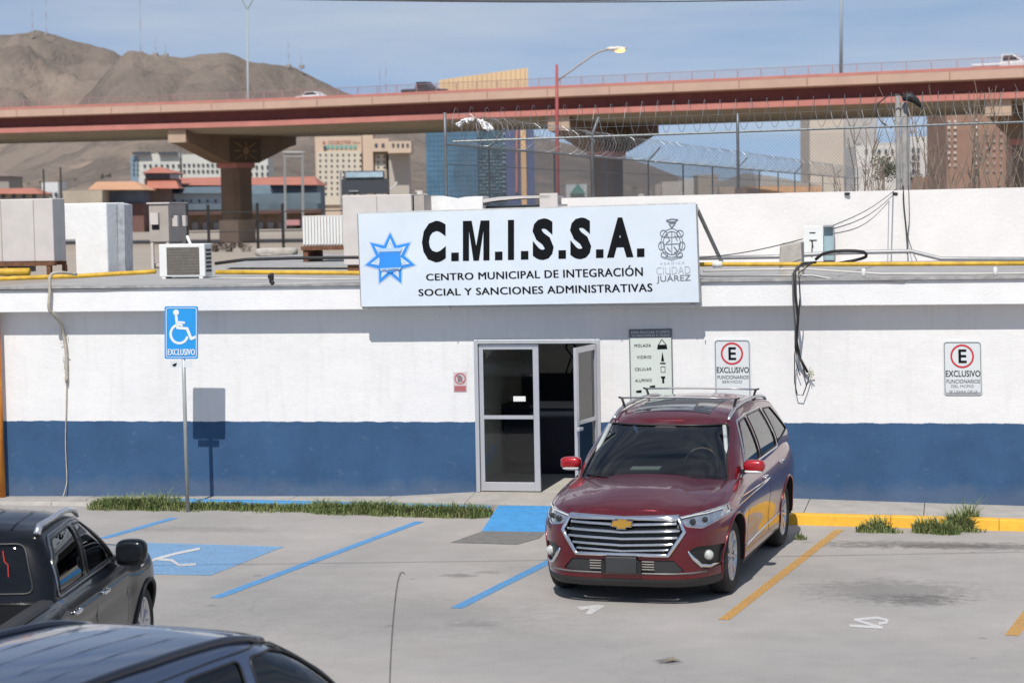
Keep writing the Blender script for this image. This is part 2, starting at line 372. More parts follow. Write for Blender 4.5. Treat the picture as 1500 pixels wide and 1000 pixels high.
# ================================================================== BUILDING
def wall_material():
    m = mat('stucco_wall', (.8, .8, .8), rough=.9, var=0); n, l = m.node_tree.nodes, m.node_tree.links; b = n['Principled BSDF']
    geo = n.new('ShaderNodeNewGeometry'); sp = n.new('ShaderNodeSeparateXYZ'); l.new(geo.outputs['Position'], sp.inputs[0])
    def noi(sc, det=5, stretch=None, ro=.6):
        t = n.new('ShaderNodeTexNoise'); t.inputs['Scale'].default_value = sc; t.inputs['Detail'].default_value = det; t.inputs['Roughness'].default_value = ro
        if stretch:
            v = n.new('ShaderNodeVectorMath'); v.operation = 'MULTIPLY'; v.inputs[1].default_value = stretch; l.new(geo.outputs['Position'], v.inputs[0]); l.new(v.outputs[0], t.inputs['Vector'])
        else: l.new(geo.outputs['Position'], t.inputs['Vector'])
        return t.outputs[0]
    def rng(v, a, b_, c, d):
        t = n.new('ShaderNodeMapRange'); t.inputs[1].default_value = a; t.inputs[2].default_value = b_; t.inputs[3].default_value = c; t.inputs[4].default_value = d
        l.new(v, t.inputs[0]); return t.outputs[0]
    def mix(f, a, b_):
        x = n.new('ShaderNodeMix'); x.data_type = 'RGBA'
        if isinstance(f, float): x.inputs[0].default_value = f
        else: l.new(f, x.inputs[0])
        for i, v in ((6, a), (7, b_)):
            if isinstance(v, tuple): x.inputs[i].default_value = (*v, 1)
            else: l.new(v, x.inputs[i])
        return x.outputs[2]
    def add(a, b_, k):
        t = n.new('ShaderNodeMath'); t.operation = 'MULTIPLY_ADD'; l.new(a, t.inputs[0]); t.inputs[1].default_value = k; l.new(b_, t.inputs[2]); return t.outputs[0]
    white = mix(rng(noi(1.1, 6), .35, .7, 0, 1), (.80, .79, .78), (.74, .735, .73))
    white = mix(rng(noi(1.5, 6, (6, 6, .6)), .52, .75, 0, .30), white, (.60, .57, .53))
    blue = mix(rng(noi(1.6, 7), .3, .7, 0, 1), (.027, .076, .165), (.040, .102, .212))
    blue = mix(rng(noi(5, 9, (1, 1, 1.6), .75), .58, .70, 0, .40), blue, (.17, .24, .34))
    low = add(noi(2.2, 8), sp.outputs['Z'], -.5)                     # dust splashed up from the walk
    blue = mix(rng(low, -.06, .12, .22, 0), blue, (.20, .21, .23))
    lim = add(noi(5, 6), sp.outputs['Z'], .05)
    col = mix(rng(lim, 1.168, 1.178, 0, 1), blue, white)
    l.new(col, b.inputs['Base Color'])
    bp = n.new('ShaderNodeBump'); bp.inputs['Strength'].default_value = .35; bp.inputs['Distance'].default_value = .015
    l.new(add(noi(2.2, 4), noi(55, 5), 3.0), bp.inputs['Height']); l.new(bp.outputs[0], b.inputs['Normal'])
    return m
M_wall = wall_material()
M_fascia = mat('fascia_paint', (.80, .795, .79), rough=.85, var=.04, vs=3, bump=.25, bs=40)
M_roof = mat('roof_felt', (.30, .29, .28), rough=.95, var=.2, vs=2.0, bump=.4, bs=18, col2=(.42, .41, .40))
M_alu = mat('aluminium', (.62, .62, .64), rough=.38, metal=.55, var=.05)
M_dark = mat('dark_void', (.012, .012, .014), rough=.8, var=0)
XL, XR = -7.52, 13.0
DX0, DX1, DZ = -.53, 1.21, 2.275
bld = thing('office_building', 'long low white office with navy lower wall band and an open glass door', 'building', (2.7, 0, 0))
B = MB(); B.bb(XL, DX0, 0, .25, -.05, 2.71); obj('wall', B, M_wall, bld)
B = MB(); B.bb(DX1, XR, 0, .25, -.05, 2.71); obj('wall', B, M_wall, bld)
B = MB(); B.bb(DX0, DX1, 0, .25, DZ, 2.71); obj('wall', B, M_wall, bld)
B = MB(); B.bb(XL, XL+.2, .25, 20, -.05, 3.0); obj('wall', B, M_wall, bld)
B = MB(); B.bb(XL-.5, XR, -.27, .25, 2.712, 3.04)
obj('fascia', B, M_fascia, bld, bevel=.01)
B = MB(); B.bb(XL-.5, -.9, .252, 20, 2.8, 3.03); B.bb(-.9, -.2, .252, 9.9, 2.8, 3.03); B.bb(-.2, 2.2, .252, .40, 2.8, 3.03); B.bb(-.2, 2.2, 1.6, 9.9, 2.8, 3.03); B.bb(2.2, XR, .252, 9.9, 2.8, 3.03); obj('roof', B, M_roof, bld)
B = MB(); B.bb(XL-.5, XR, -.31, .12, 3.042, 3.075); obj('roof_edge_sheet', B, mat('weathered_tin', (.34, .33, .32), rough=.6, var=.3, vs=6, bump=.3), bld)
# room behind the door
M_in = mat('inner_wall_paint', (.72, .70, .65), rough=.9, var=.05); M_inb = mat('inner_navy_paint', (.025, .03, .05), rough=.9, var=.1)
M_flr = mat('tile_floor', (.62, .60, .54), rough=.35, var=.08)
B = MB(); B.bb(-3.0, 3.0, 3.6, 3.7, 1.53, 2.7); obj('inner_wall', B, M_in, bld)
B = MB(); B.bb(-3.0, 3.0, 3.59, 3.7, .15, 1.53); obj('inner_wall', B, M_inb, bld)
B = MB(); B.bb(-.75, -.6, .252, 3.58, .15, 2.7); obj('inner_wall', B, M_in, bld)
B = MB(); B.bb(3.0, 3.1, .252, 3.58, .15, 2.7); obj('inner_wall', B, M_inb, bld)
B = MB(); B.bb(-3.0, 3.0, .03, 3.58, .05, .185); obj('floor', B, M_flr, bld)
B = MB(); B.bb(-3.0, -.2, .252, 3.58, 2.702, 2.78); B.bb(2.2, 3.0, .252, 3.58, 2.702, 2.78); B.bb(-.2, 2.2, .252, .40, 2.702, 2.78); B.bb(-.2, 2.2, 1.6, 3.58, 2.702, 2.78); obj('ceiling', B, M_in, bld)
B = MB(); B.bb(-.2, 2.2, .40, 1.6, 3.0, 3.01); obj('added_skylight', B, glassmat('added_skylight_glass', (.85, .87, .86)), bld)  # unseen roof opening added behind the banner to brighten the room
B = MB(); W35 = lambda x, y: WP(x, y, 3.57)
strokes(B, [[(832, 497), (829, 510), (838, 522), (846, 532), (838, 542), (836, 552)], [(838, 500), (845, 512), (852, 508)], [(836, 524), (829, 546), (842, 553), (852, 540)]], W35, 2.2)
obj('wall_emblem', B, M_dark, bld)
t = thing('reception_desk', 'dark reception desk standing inside behind the closed glass door leaf', 'desk', (.2, 2.2, .19))
B = MB(); B.bb(-.55, 1.1, 2.0, 2.6, .19, 1.15); obj('desk_front', B, M_inb, t); B = MB(); B.bb(-.58, 1.14, 1.96, 2.64, 1.152, 1.19); obj('desk_top', B, mat('desk_top', (.02, .022, .03), rough=.6), t)
# door: frame, a closed leaf and an open one
fr = obj('door_frame', MB(), M_alu, bld) if False else None
zf = .19
B = MB(); B.bb(DX0, DX0+.055, -.03, .11, zf, DZ); B.bb(DX1-.055, DX1, -.03, .11, zf, DZ); B.bb(DX0+.055, DX1-.055, -.03, .11, DZ-.055, DZ)
frm = obj('door_frame', B, M_alu, bld, bevel=.004)
M_gl = glassmat('door_glass', (.74, .76, .75))
def leaf(h0, w, ang, open_=False):
    """leaf hinged at h0 (x,y); local u along the leaf"""
    R = Matrix.Rotation(ang, 3, 'Z'); T = lambda x, y, z: Vector((h0[0], h0[1], 0)) + R @ Vector((x, y, z))
    def bx(b, x0, x1, y0, y1, z0, z1):
        b.hexa([T(x0, y0, z0), T(x1, y0, z0), T(x1, y1, z0), T(x0, y1, z0)], [T(x0, y0, z1), T(x1, y0, z1), T(x1, y1, z1), T(x0, y1, z1)])
    B = MB(); z0, z1 = zf+.012, DZ-.065; a, b2 = .06, .06
    bx(B, 0, a, -.022, .022, z0, z1); bx(B, w-b2-.02, w, -.022, .022, z0, z1); bx(B, a, w-b2-.02, -.022, .022, z1-.07, z1); bx(B, a, w-b2-.02, -.022, .022, z0, z0+.12)
    lf = obj('door_leaf', B, M_alu, bld, bevel=.003)
    B = MB(); bx(B, a+.001, w-b2-.021, -.03, .02, zf+1.0, zf+1.05); obj('push_bar', B, M_alu, lf)
    B = MB(); bx(B, a+.001, w-b2-.021, -.003, .003, z0+.121, zf+.999); obj('glass', B, M_gl, lf)
    B = MB(); bx(B, a+.001, w-b2-.021, -.003, .003, zf+1.051, z1-.071); obj('glass', B, M_gl, lf)
    return lf, bx
lf, bx = leaf((DX0+.06, .03), .83, 0)
B = MB(); bx(B, .47, .64, -.011, -.005, 1.43, 1.5); obj('sticker', B, mat('paper_white', (.78, .77, .74), rough=.8, var=.03), lf)
lf2, bx = leaf((DX1-.065, -.03), .80, radians(180+80), True)
B = MB(); bx(B, .70, .86, .02, .07, 1.12, 1.16); obj('handle', B, M_alu, lf2, bevel=.005)

# ------------------------------------------------------------------ signs
t = thing('banner_sign', 'large pale blue banner board over the door with a blue star badge and black lettering', 'sign', (.3, -.42, 2.77))
YB = -.40; WB = lambda x, y: WP(x, y, YB-.004); WB2 = lambda x, y: WP(x, y, YB-.008); WB3 = lambda x, y: WP(x, y, YB-.012)
bq = [(524.5, 313.5), (1019, 299), (1024, 442.5), (529.5, 449)]
P4 = [WP(*p, YB) for p in bq]
M_ban = mat('banner_vinyl', (.66, .73, .80), rough=.55, var=.045, vs=1.6, bump=.12, bs=2.5)
B = MB(); B.prism(P4, (0, .05, 0)); obj('board', B, M_ban, t)
B = MB()
for a, b in zip(P4, P4[1:]+P4[:1]): B.tube([a+Vector((0, .03, 0)), b+Vector((0, .03, 0))], .022, 4)
obj('frame', B, mat('galvanised', (.45, .45, .44), rough=.5, metal=.5, var=.15, vs=12), t)
M_blk = mat('black_ink', (.006, .007, .009), rough=.8, var=0, spec=.15); M_bst = mat('badge_blue', (.03, .27, .80), rough=.6, var=.05); M_bsl = mat('badge_pale_blue', (.42, .60, .86), rough=.6, var=.04)
big = [("C", 618, 674), (".", 661, 672), ("M", 678, 717), (".", 725, 736), ("I", 744, 753), (".", 763, 774), ("S", 780, 811), (".", 818, 829), ("S", 835, 866), (".", 873, 884), ("A", 889, 928), (".", 933, 944)]
def ly(x, y0): return y0-(x-618)*.0285*.78
for ch, x0, x1 in big:
    if ch == 'C': x0, x1 = 618, 653
    if ch == 'M':
        t0_, b0_ = 325, 383.5; w_ = 10.5; B = MB()
        for pl in ([(678, b0_), (678, t0_), (691, t0_), (697.5, 362), (704, t0_), (717, t0_), (717, b0_), (708, b0_), (708, 340), (701.5, b0_), (693.5, b0_), (687, 340), (687, b0_)],):
            for tri in ([0, 1, 11, 12], [1, 2, 11], [2, 3, 11], [3, 10, 11], [3, 9, 10], [3, 8, 9], [3, 4, 8], [4, 5, 8], [5, 6, 7, 8]): B.poly([WB(pl[i][0], ly(*pl[i])) for i in tri])
        obj('letter', B, M_blk, t, recalc=False); continue
    if ch == '.':
        B = MB(); B.poly([WB(x, ly(x, y)) for x, y in ((x0, 371), (x1, 371), (x1, 383.5), (x0, 383.5))]); obj('letter', B, M_blk, t, recalc=False)
    elif False: print_text('letter', '.', [(x0, ly(x0, 370)), (x1, ly(x1, 370)), (x1, ly(x1, 383.5)), (x0, ly(x0, 383.5))], WB, M_blk, t, .02)
    else:
        e = 1.2 if ch in 'CS' else 0
        print_text('letter', ch, [(x0, ly(x0, 325-e)), (x1, ly(x1, 325-e)), (x1, ly(x1, 383.5+e)), (x0, ly(x0, 383.5+e))], WB, M_blk, t, .055)
print_text('lettering', 'CENTRO MUNICIPAL DE INTEGRACIÓN', [(624, 398.5), (941, 388), (941.5, 404), (624.5, 411)], WB, M_blk, t, .026, 1.06)
print_text('lettering', 'SOCIAL Y SANCIONES ADMINISTRATIVAS', [(613, 423.5), (955, 415), (955.5, 427), (613.5, 433.5)], WB, M_blk, t, .026, 1.06)
cx, cy = 571.5, 379.5
def star(R, r, rot=0.0, n=7, sx=1.0, sy=1.04):
    P = []
    for i in range(2*n):
        a = -pi/2+pi*i/n+rot; k = R if i % 2 == 0 else r; P.append((cx+k*cos(a)*sx, cy+k*sin(a)*sy))
    return P
def starfan(mb, P, f):
    for i in range(len(P)): mb.poly([f(cx, cy), f(*P[i]), f(*P[(i+1) % len(P)])])
B = MB(); starfan(B, star(40, 23.5), WB); obj('star_badge', B, M_bsl, t, recalc=False)
B = MB(); starfan(B, star(37, 21), WB2); obj('star_badge', B, M_bst, t, recalc=False)
B = MB(); starfan(B, star(29.5, 15), WB3); obj('star_badge', B, mat('badge_white', (.62, .72, .86), rough=.6, var=.05), t, recalc=False)
B = MB(); P = star(23.5, 12.5); strokes(B, [P+P[:1]], WB3, 1.0); obj('star_outline', B, M_bsl, t, recalc=False)
W16 = lambda x, y: WP(x, y, YB-.020); W20 = lambda x, y: WP(x, y, YB-.024)
B = MB(); B.poly([W16(*p) for p in ((555, 370), (586, 369), (587, 381), (589, 392), (572, 400), (554, 393), (556, 382))]); obj('badge_shield', B, M_bst, t, recalc=False)
B = MB(); B.poly([W16(*p) for p in ((552, 364), (588, 363), (587, 368), (554, 369))]); obj('badge_ribbon', B, M_bsl, t, recalc=False); B = MB(); B.poly([W20(*p) for p in ((556, 393), (588, 391.5), (586, 395), (558, 397))]); obj('badge_ribbon', B, M_bsl, t, recalc=False)
print_text('lettering', 'CD. JUAREZ', [(560, 394.2), (584, 393.2), (584, 395.2), (560, 396.2)], lambda x, y: WP(x, y, YB-.028), M_blk, t, .01)
M_ink2 = mat('grey_ink', (.16, .18, .20), rough=.6, var=0); M_ink3 = mat('pale_ink', (.42, .46, .50), rough=.6, var=0)
B = MB(); C0 = (984, 356)
strokes(B, [circ(C0[0], C0[1], 16, 21), circ(C0[0], C0[1], 12.5, 17), circ(C0[0]-12, C0[1]-14, 5, 5, 10), circ(C0[0]+12, C0[1]-14, 5, 5, 10), circ(C0[0]-15, C0[1]+4, 4.5, 6, 10), circ(C0[0]+15, C0[1]+4, 4.5, 6, 10), circ(C0[0]-11, C0[1]+17, 5, 4, 10), circ(C0[0]+11, C0[1]+17, 5, 4, 10)], WB, 1.0)
strokes(B, [[(974, 348), (994, 347)], [(974, 358), (994, 357)], [(984, 340), (984, 372)], [(977, 343), (981, 352), (976, 356)], [(988, 344), (992, 352)], [(977, 362), (982, 368)], [(987, 361), (992, 367), (987, 371)], [(970, 376), (984, 380), (998, 375)]], WB, 1.1)
strokes(B, [[(976, 323), (984, 328), (993, 322), (984, 321), (976, 323)], [(980, 328), (984, 334), (989, 327)], [(978, 325), (990, 325)]], WB, 1.8)
obj('city_crest', B, M_ink2, t, recalc=False)
print_text('lettering', 'HEROICA', [(967, 384.5), (1003, 383), (1003, 386.5), (967, 388)], WB, M_ink3, t, 0, 1.5)
print_text('lettering', 'CIUDAD', [(961, 391.5), (1011, 389.5), (1011.5, 401), (961.5, 402.5)], WB, M_ink3, t, -.008)
print_text('lettering', 'JUÁREZ', [(961.5, 402), (1011.5, 400), (1012, 413.5), (962, 415.5)], WB, M_ink2, t, .004)
M_steel = mat('painted_steel_grey', (.30, .30, .29), rough=.6, var=.15, vs=9)
for (a, b, ya, yb) in (((1021, 306), (1058, 386), -.36, 1.1), ((531, 318), (545, 380), -.36, 1.6)):
    B = MB(); B.tube([WP(*a, ya), WP(*b, yb)], .03, 6); obj('brace', B, M_steel, t)
B = MB()
for px in (545, 1015): B.tube([WP(px, 446, -.37), WP(px, 446, -.10)], .02, 4)
for i, px in enumerate((541, 660, 903, 1027)): B.tube([WP(px, 449, -.37), WP(px, 452+3*(i % 2), -.36)], .008, 4)
obj('bracket', B, M_steel, t)

M_sgn = mat('sign_face_white', (.66, .69, .70), rough=.45, var=.03); M_red = mat('sign_red', (.55, .035, .05), rough=.5, var=0)
def rrect(x0, y0, x1, y1, r, sl=0.0, n=5):
    P = []
    for (cx_, cy_, a0) in ((x1-r, y0+r, -pi/2), (x1-r, y1-r, 0), (x0+r, y1-r, pi/2), (x0+r, y0+r, pi)):
        for i in range(n+1): a = a0+pi/2*i/n; P.append((cx_+r*cos(a), cy_+r*sin(a)))
    return [(x+(y-y0)*sl, y) for x, y in P]
def plate(name, pts, Y, m, parent, th=.012):
    B = MB(); B.prism([WP(*p, Y) for p in pts], (0, th, 0)); return obj(name, B, m, parent)
def e_sign(x0, y0, x1, y1, label, l2, l3, l4=None):
    t = thing('parking_sign', label, 'sign', WP((x0+x1)/2, y1, -.01), 0, 'white exclusive parking signs on the wall')
    plate('panel', rrect(x0, y0, x1, y1, 5, .02), -.018, M_sgn, t)
    k = (x1-x0)/57.0; f = lambda x, y: WP(x0+(x-x0)*1+(y-y0)*.02, y, -.022); cx_ = (x0+x1)/2-.5
    B = MB(); P = rrect(x0+2, y0+2, x1-2, y1-2, 4); strokes(B, [P+P[:1]], f, 1.1); obj('border', B, M_ink2, t, recalc=False)
    B = MB(); strokes(B, [circ(cx_, y0+22*k, 16.0*k, n=40)], f, 2.6); obj('red_ring', B, M_red, t, recalc=False)
    print_text('lettering', 'E', [(cx_-5.5*k, y0+12*k), (cx_+6.5*k, y0+12*k), (cx_+6.5*k, y0+32*k), (cx_-5.5*k, y0+32*k)], f, M_blk, t, .02)
    print_text('lettering', 'EXCLUSIVO', [(x0+3.5, y0+43*k), (x1-3, y0+43*k), (x1-3, y0+52*k), (x0+3.5, y0+52*k)], f, M_blk, t, .012)
    print_text('lettering', l2, [(x0+4, y0+56*k), (x1-3.5, y0+56*k), (x1-3.5, y0+61.5*k), (x0+4, y0+61.5*k)], f, M_ink2, t, .012, 1, .15)
    print_text('lettering', l3, [(x0+11, y0+64*k), (x1-13, y0+64*k), (x1-13, y0+68*k), (x0+11, y0+68*k)], f, M_ink2, t, .0)
    if l4: print_text('lettering', l4, [(x0+8, y0+72*k), (x1-7, y0+72*k), (x1-7, y0+76*k), (x0+8, y0+76*k)], f, M_ink2, t, .0)
e_sign(1381, 499.5, 1438, 578, 'white parking sign with red ringed E, alone at the far right of the wall', 'FUNCIONARIOS', 'DEL MCPIO', 'SE USARA GRUA')
e_sign(1045.5, 497, 1099, 583, 'white parking sign with red ringed E, on the wall above the dark red car', 'FUNCIONARIOS', 'SERVICIO')
# recycling board
t = thing('recycling_sign', 'tall white board with black header listing recyclables, right of the door', 'sign', WP(953, 590, -.01))
f = lambda x, y: WP(x+(y-483)*.02, y, -.022); f2 = lambda x, y: WP(x+(y-483)*.02, y, -.026)
plate('panel', [(921, 482), (984, 481), (986, 597), (923, 597)], -.018, mat('sign_face_cream', (.62, .67, .62), rough=.5, var=.04), t)
B = MB(); strokes(B, [[(922, 483), (983.5, 482), (983.5, 590), (922, 590), (922, 483)]], f, 1.7); B.quad(f(922, 483), f(983, 482), f(983, 494), f(922, 495)); obj('border', B, M_ink2, t, recalc=False)
print_text('lettering', 'PARA RECICLAR TU PARTE', [(925, 485), (981, 484), (981, 487.5), (925, 488.5)], f2, M_sgn, t, .02); print_text('lettering', 'TE INVITAMOS A TRAER', [(925, 490), (981, 489), (981, 492.5), (925, 493.5)], f2, M_sgn, t, .02)
for i, (w, y) in enumerate((('MOLADA', 506), ('VIDRIO', 523), ('CELULAR', 540.5), ('ALUMINIO', 557))):
    print_text('lettering', w, [(929 if i != 1 else 932, y-2), (953, y-2.6), (953, y+1.8), (929 if i != 1 else 932, y+2.4)], f, M_blk, t, .015, 1.2)
B = MB()
B.poly([f(*p) for p in ((963, 505), (976, 504.5), (977, 511), (962, 511.5))]); strokes(B, [[(964, 505), (969, 497), (975, 504)]], f, .9)
PG_ = lambda: obj('pictogram', B, M_blk, t, recalc=False)
PG_(); B = MB()
B.poly([f(*p) for p in ((969.5, 515), (971, 522), (972, 529), (967.5, 529), (968.5, 522))]); B.quad(f(966, 531), f(974, 531), f(974, 533), f(966, 533))
PG_(); B = MB(); strokes(B, [[(967, 537), (973, 537), (973, 545), (967, 545), (967, 537)]], f, .7)
PG_(); B = MB(); B.poly([f(*p) for p in ((967, 551), (973, 551), (973, 554), (971.5, 554), (971.5, 561), (968.5, 561), (968.5, 554), (967, 554))]); PG_(); B = MB(); B.poly([f(*p) for p in ((950, 565), (958, 564), (958, 567.5), (950, 567))]); PG_(); B = MB(); B.poly([f(*p) for p in ((930, 572), (938, 571), (938, 575), (930, 575))])
obj('pictogram', B, M_blk, t, recalc=False)
# small prohibition sign
t = thing('prohibition_sign', 'small faded red and white prohibition sticker left of the door frame', 'sign', WP(674, 573, -.01))
f = lambda x, y: WP(x, y, -.008)
plate('panel', [(664, 545), (683.5, 544.5), (684, 573.5), (664.5, 574)], -.006, mat('faded_pink_white', (.58, .50, .50), rough=.6, var=.06), t, .005)
M_rf = mat('faded_red', (.42, .13, .14), rough=.6, var=.1); B = MB(); f9 = lambda x, y: WP(x, y, -.0075)
strokes(B, [circ(674, 554.5, 7.5, n=20)], f9, 1.8); strokes(B, [[(668.5, 550), (679.5, 560)]], f9, 1.6); B.quad(f9(665.5, 565), f9(682.5, 565), f9(682.5, 573), f9(665.5, 573)); obj('red_print', B, M_rf, t, recalc=False)
B = MB(); B.poly([WP(*p, -.0065) for p in ((671, 549), (675, 550), (678, 554), (676, 559), (671, 560), (670, 554))]); obj('pictogram', B, M_ink2, t, recalc=False)
# blue accessible-parking post sign
YP = -.93
pb = WP(266.5, 742, YP)
t = thing('accessible_parking_sign', 'blue wheelchair parking sign on a grey post in the grass strip', 'sign', (pb.x, YP, 0))
B = MB(); top = WP(266, 455, YP); B.tube([(top.x, YP+.02, 0), (top.x, YP+.02, top.z)], .028, 8); obj('post', B, mat('post_grey', (.40, .42, .41), rough=.45, metal=.3, var=.1, vs=9), t, smooth=True)
f = lambda x, y: WP(x, y, YP-.012); f3 = lambda x, y: WP(x, y, YP-.016)
plate('panel', rrect(241, 448.5, 290, 525.5, 2.5), YP-.008, mat('sign_blue', (.02, .30, .72), rough=.4, var=.04), t, .008)
B = MB(); P = rrect(243.5, 451, 287.5, 523, 2.5); strokes(B, [P+P[:1]], f, .9)
strokes(B, [circ(262.5, 489, 12.5, 13.5, 26, radians(20), radians(290))], f, 3.6)
strokes(B, [[(258, 463), (260, 480), (274, 481), (280, 496), (287, 493)]], f, 4.0); strokes(B, [[(259.5, 471.5), (270, 472.5)]], f, 3.2)
B.poly([f(x, y) for x, y in circ(257.8, 457.5, 4.3, n=14)[:-1]])
obj('wheelchair_symbol', B, mat('sign_white', (.74, .78, .80), rough=.4, var=0), t, recalc=False)
print_text('lettering', 'EXCLUSIVO', [(246, 511), (285.5, 511), (285.5, 520), (246, 520)], f3, MATS['sign_white'], t, .045)
plate('lower_plate', [(249, 528), (281, 528), (281, 538), (249, 538)], YP-.002, M_sgn, t, .006)
B = MB(); B.quad(f(252, 534), f(259, 531), f(257, 536), f(254, 536)); obj('logo', B, M_blk, t, recalc=False)

# ------------------------------------------------------------------ grass
def grass(name, label, spots, cat='grass', h=.16, n=60):
    B = MB()
    for (cx_, cy_, rx, ry, dens, hh) in spots:
        for i in range(int(dens)):
            a = random.random()*2*pi; r = sqrt(random.random()); x = cx_+rx*r*cos(a); y = cy_+ry*r*sin(a)
            H = hh*random.uniform(.35, 1.1)*(1-.5*r*r); th = random.random()*2*pi; lean = Vector((cos(th), sin(th), 0))*H*random.uniform(.2, .95); w = Vector((-sin(th), cos(th), 0))*random.uniform(.004, .008)
            b = Vector((x, y, 0)); m_ = b+lean*.4+Vector((0, 0, H*.65)); tp = b+lean+Vector((0, 0, H*random.uniform(.7, 1)))
            i0 = len(B.v); B.v += [b-w, b+w, m_+w*.8, m_-w*.8, tp]; B.f += [(i0, i0+1, i0+2, i0+3), (i0+3, i0+2, i0+4)]
    m = mat('grass_'+name, (.10, .165, .04), rough=.8, vs=7, col2=(.25, .26, .11), detail=8)
    return tag(obj(name, B, m, recalc=False), label, cat, kind='stuff')
sp = []
x = -5.75
while x < -.20:
    yb = ky(x)
    k = 1.15 if x < -4.6 else (.6 if x < -2.6 else 1.15)
    sp.append((x, yb-.10-.05*k+random.uniform(-.05, .04), .17, .13*k+.05, 260*k, .10+.12*k*random.uniform(.6, 1.1))); x += .10
sp += [(-5.3, -.62, .6, .15, 800, .24), (-4.9, -.45, .3, .1, 300, .28), (-.95, -.98, .6, .12, 700, .22)]
for i in range(46): sp.append((random.uniform(-5.6, -.6), 0, .05, .04, 14, .07)); sp[-1] = (sp[-1][0], ky(sp[-1][0])-random.uniform(.2, .42), .07, .05, 16, .07)
grass('grass_strip', 'green and straw coloured grass growing along the blue kerb', sp)
def tuft(pts, label, name='grass_tuft'):
    grass(name, label, [(GP(px, py, 0).x, GP(px, py, 0).y, rx, ry, d, h) for px, py, rx, ry, d, h in pts])
tuft([(1275, 779, .17, .10, 260, .20), (1288, 777, .14, .08, 200, .26), (1305, 780, .15, .06, 100, .1)], 'small green grass tuft against the yellow kerb near the parking line')
tuft([(1360, 780, .20, .10, 420, .28), (1385, 782, .18, .09, 320, .22), (1405, 777, .17, .10, 460, .36), (1420, 771, .10, .10, 200, .42), (1418, 779, .22, .06, 100, .12)], 'larger green grass clump against the yellow kerb at right, with tall seed stems')
tuft([(1172, 790, .08, .05, 60, .12)], 'tiny green tuft behind the rear wheel of the red car')
sp = [(X, -.06, .05, .03, 14, .06) for X in [4.2+.11*i+random.uniform(-.03, .03) for i in range(7)]]
B = grass('grass_tuft', 'short weeds at the foot of the navy wall right of the red car', [(a, b, c, d, e, f_+.12) for a, b, c, d, e, f_ in sp])
# bits lying on the lot
for (px, py, s, lb) in ((982, 968, .06, 'brown dry leaf lying on the lot in front of the red car'),):
    B = MB(); c = GP(px, py, .01); B.poly([c+Vector((s*1.3, s*.8, .01)), c+Vector((.2*s, s*.9, .02)), c+Vector((-s*1.2, -s*.9, .004)), c+Vector((.1*s, -.4*s, .015))]); tag(obj('dry_leaf', B, mat('dry_leaf', (.22, .18, .11), rough=.9)), lb, 'leaf')
# ================================================================== ROOF EQUIPMENT
ZR = 3.03
M_acb = mat('unit_beige', (.58, .54, .51), rough=.6, var=.07, vs=3); M_acg = mat('unit_taupe', (.40, .355, .32), rough=.6, var=.1, vs=3)
M_wht = mat('white_coat', (.80, .80, .79), rough=.8, var=.05, vs=3, bump=.3, bs=14); M_rust = mat('rusty_frame', (.16, .07, .035), rough=.85, var=.4, vs=12)
M_ypipe = mat('yellow_pipe_paint', (.60, .37, .035), rough=.6, var=.28, vs=7); M_blkp = mat('black_plastic', (.02, .02, .021), rough=.55, var=.1)
M_white = mat('white_enamel', (.74, .75, .73), rough=.45, var=.04); M_grill = mat('grill_dark', (.15, .135, .115), rough=.6, var=.2, vs=30)
def roofY(px, py): return GP(px, py, ZR).y
def pbx(px0, px1, yt, yb, Y):
    m = (yt+yb)/2; a = WP(px0, m, Y); b = WP(px1, m, Y); c = (px0+px1)/2
    return a.x, b.x, WP(c, yb, Y).z, WP(c, yt, Y).z
# big rooftop unit at the left edge
Y = 4.2; x0, x1, z0, z1 = pbx(-120, 78, 292.5, 384, Y)
t = thing('rooftop_unit', 'big beige rooftop air unit on a rusty frame at the left edge of the roof', 'air conditioner', ((x0+x1)/2, Y+.7, ZR))
B = MB(); B.bb(x0, x1, Y, Y+.5, z0, z1); obj('casing', B, M_acb, t, bevel=.015)
for fx in (.24, .62, .86):
    xx = x0+(x1-x0)*fx; B = MB(); B.bb(xx-.006, xx+.006, Y-.008, Y+.01, z0+.02, z1-.02); obj('seam', B, M_acg, t)
B = MB(); B.bb(x0-.02, x1+.03, Y-.05, Y+.03, z0-.07, z0-.005); B.bb(x0, x1, Y+.42, Y+.5, z0-.07, z0-.005)
for fx in (.45, .66, .97): B.bb(x0+(x1-x0)*fx-.05, x0+(x1-x0)*fx+.02, Y-.04, Y+.04, ZR, z0-.07)
B.bb(x1-.05, x1+.02, Y+.42, Y+.48, ZR, z0-.07); obj('frame', B, M_rust, t)
B = MB(); B.bb(x0+.1, x1-.5, Y+.1, Y+.4, z0-.17, z0-.075); obj('under_pan', B, M_grill, t)
B = MB(); B.tube([(x0+1.32, Y-.03, z0+.02), (x0+1.32, Y-.05, z0+.2)], .02, 6); B.blob((x0+1.32, Y-.06, z0+.27), (.06, .05, .1)); obj('hook', B, M_rust, t)
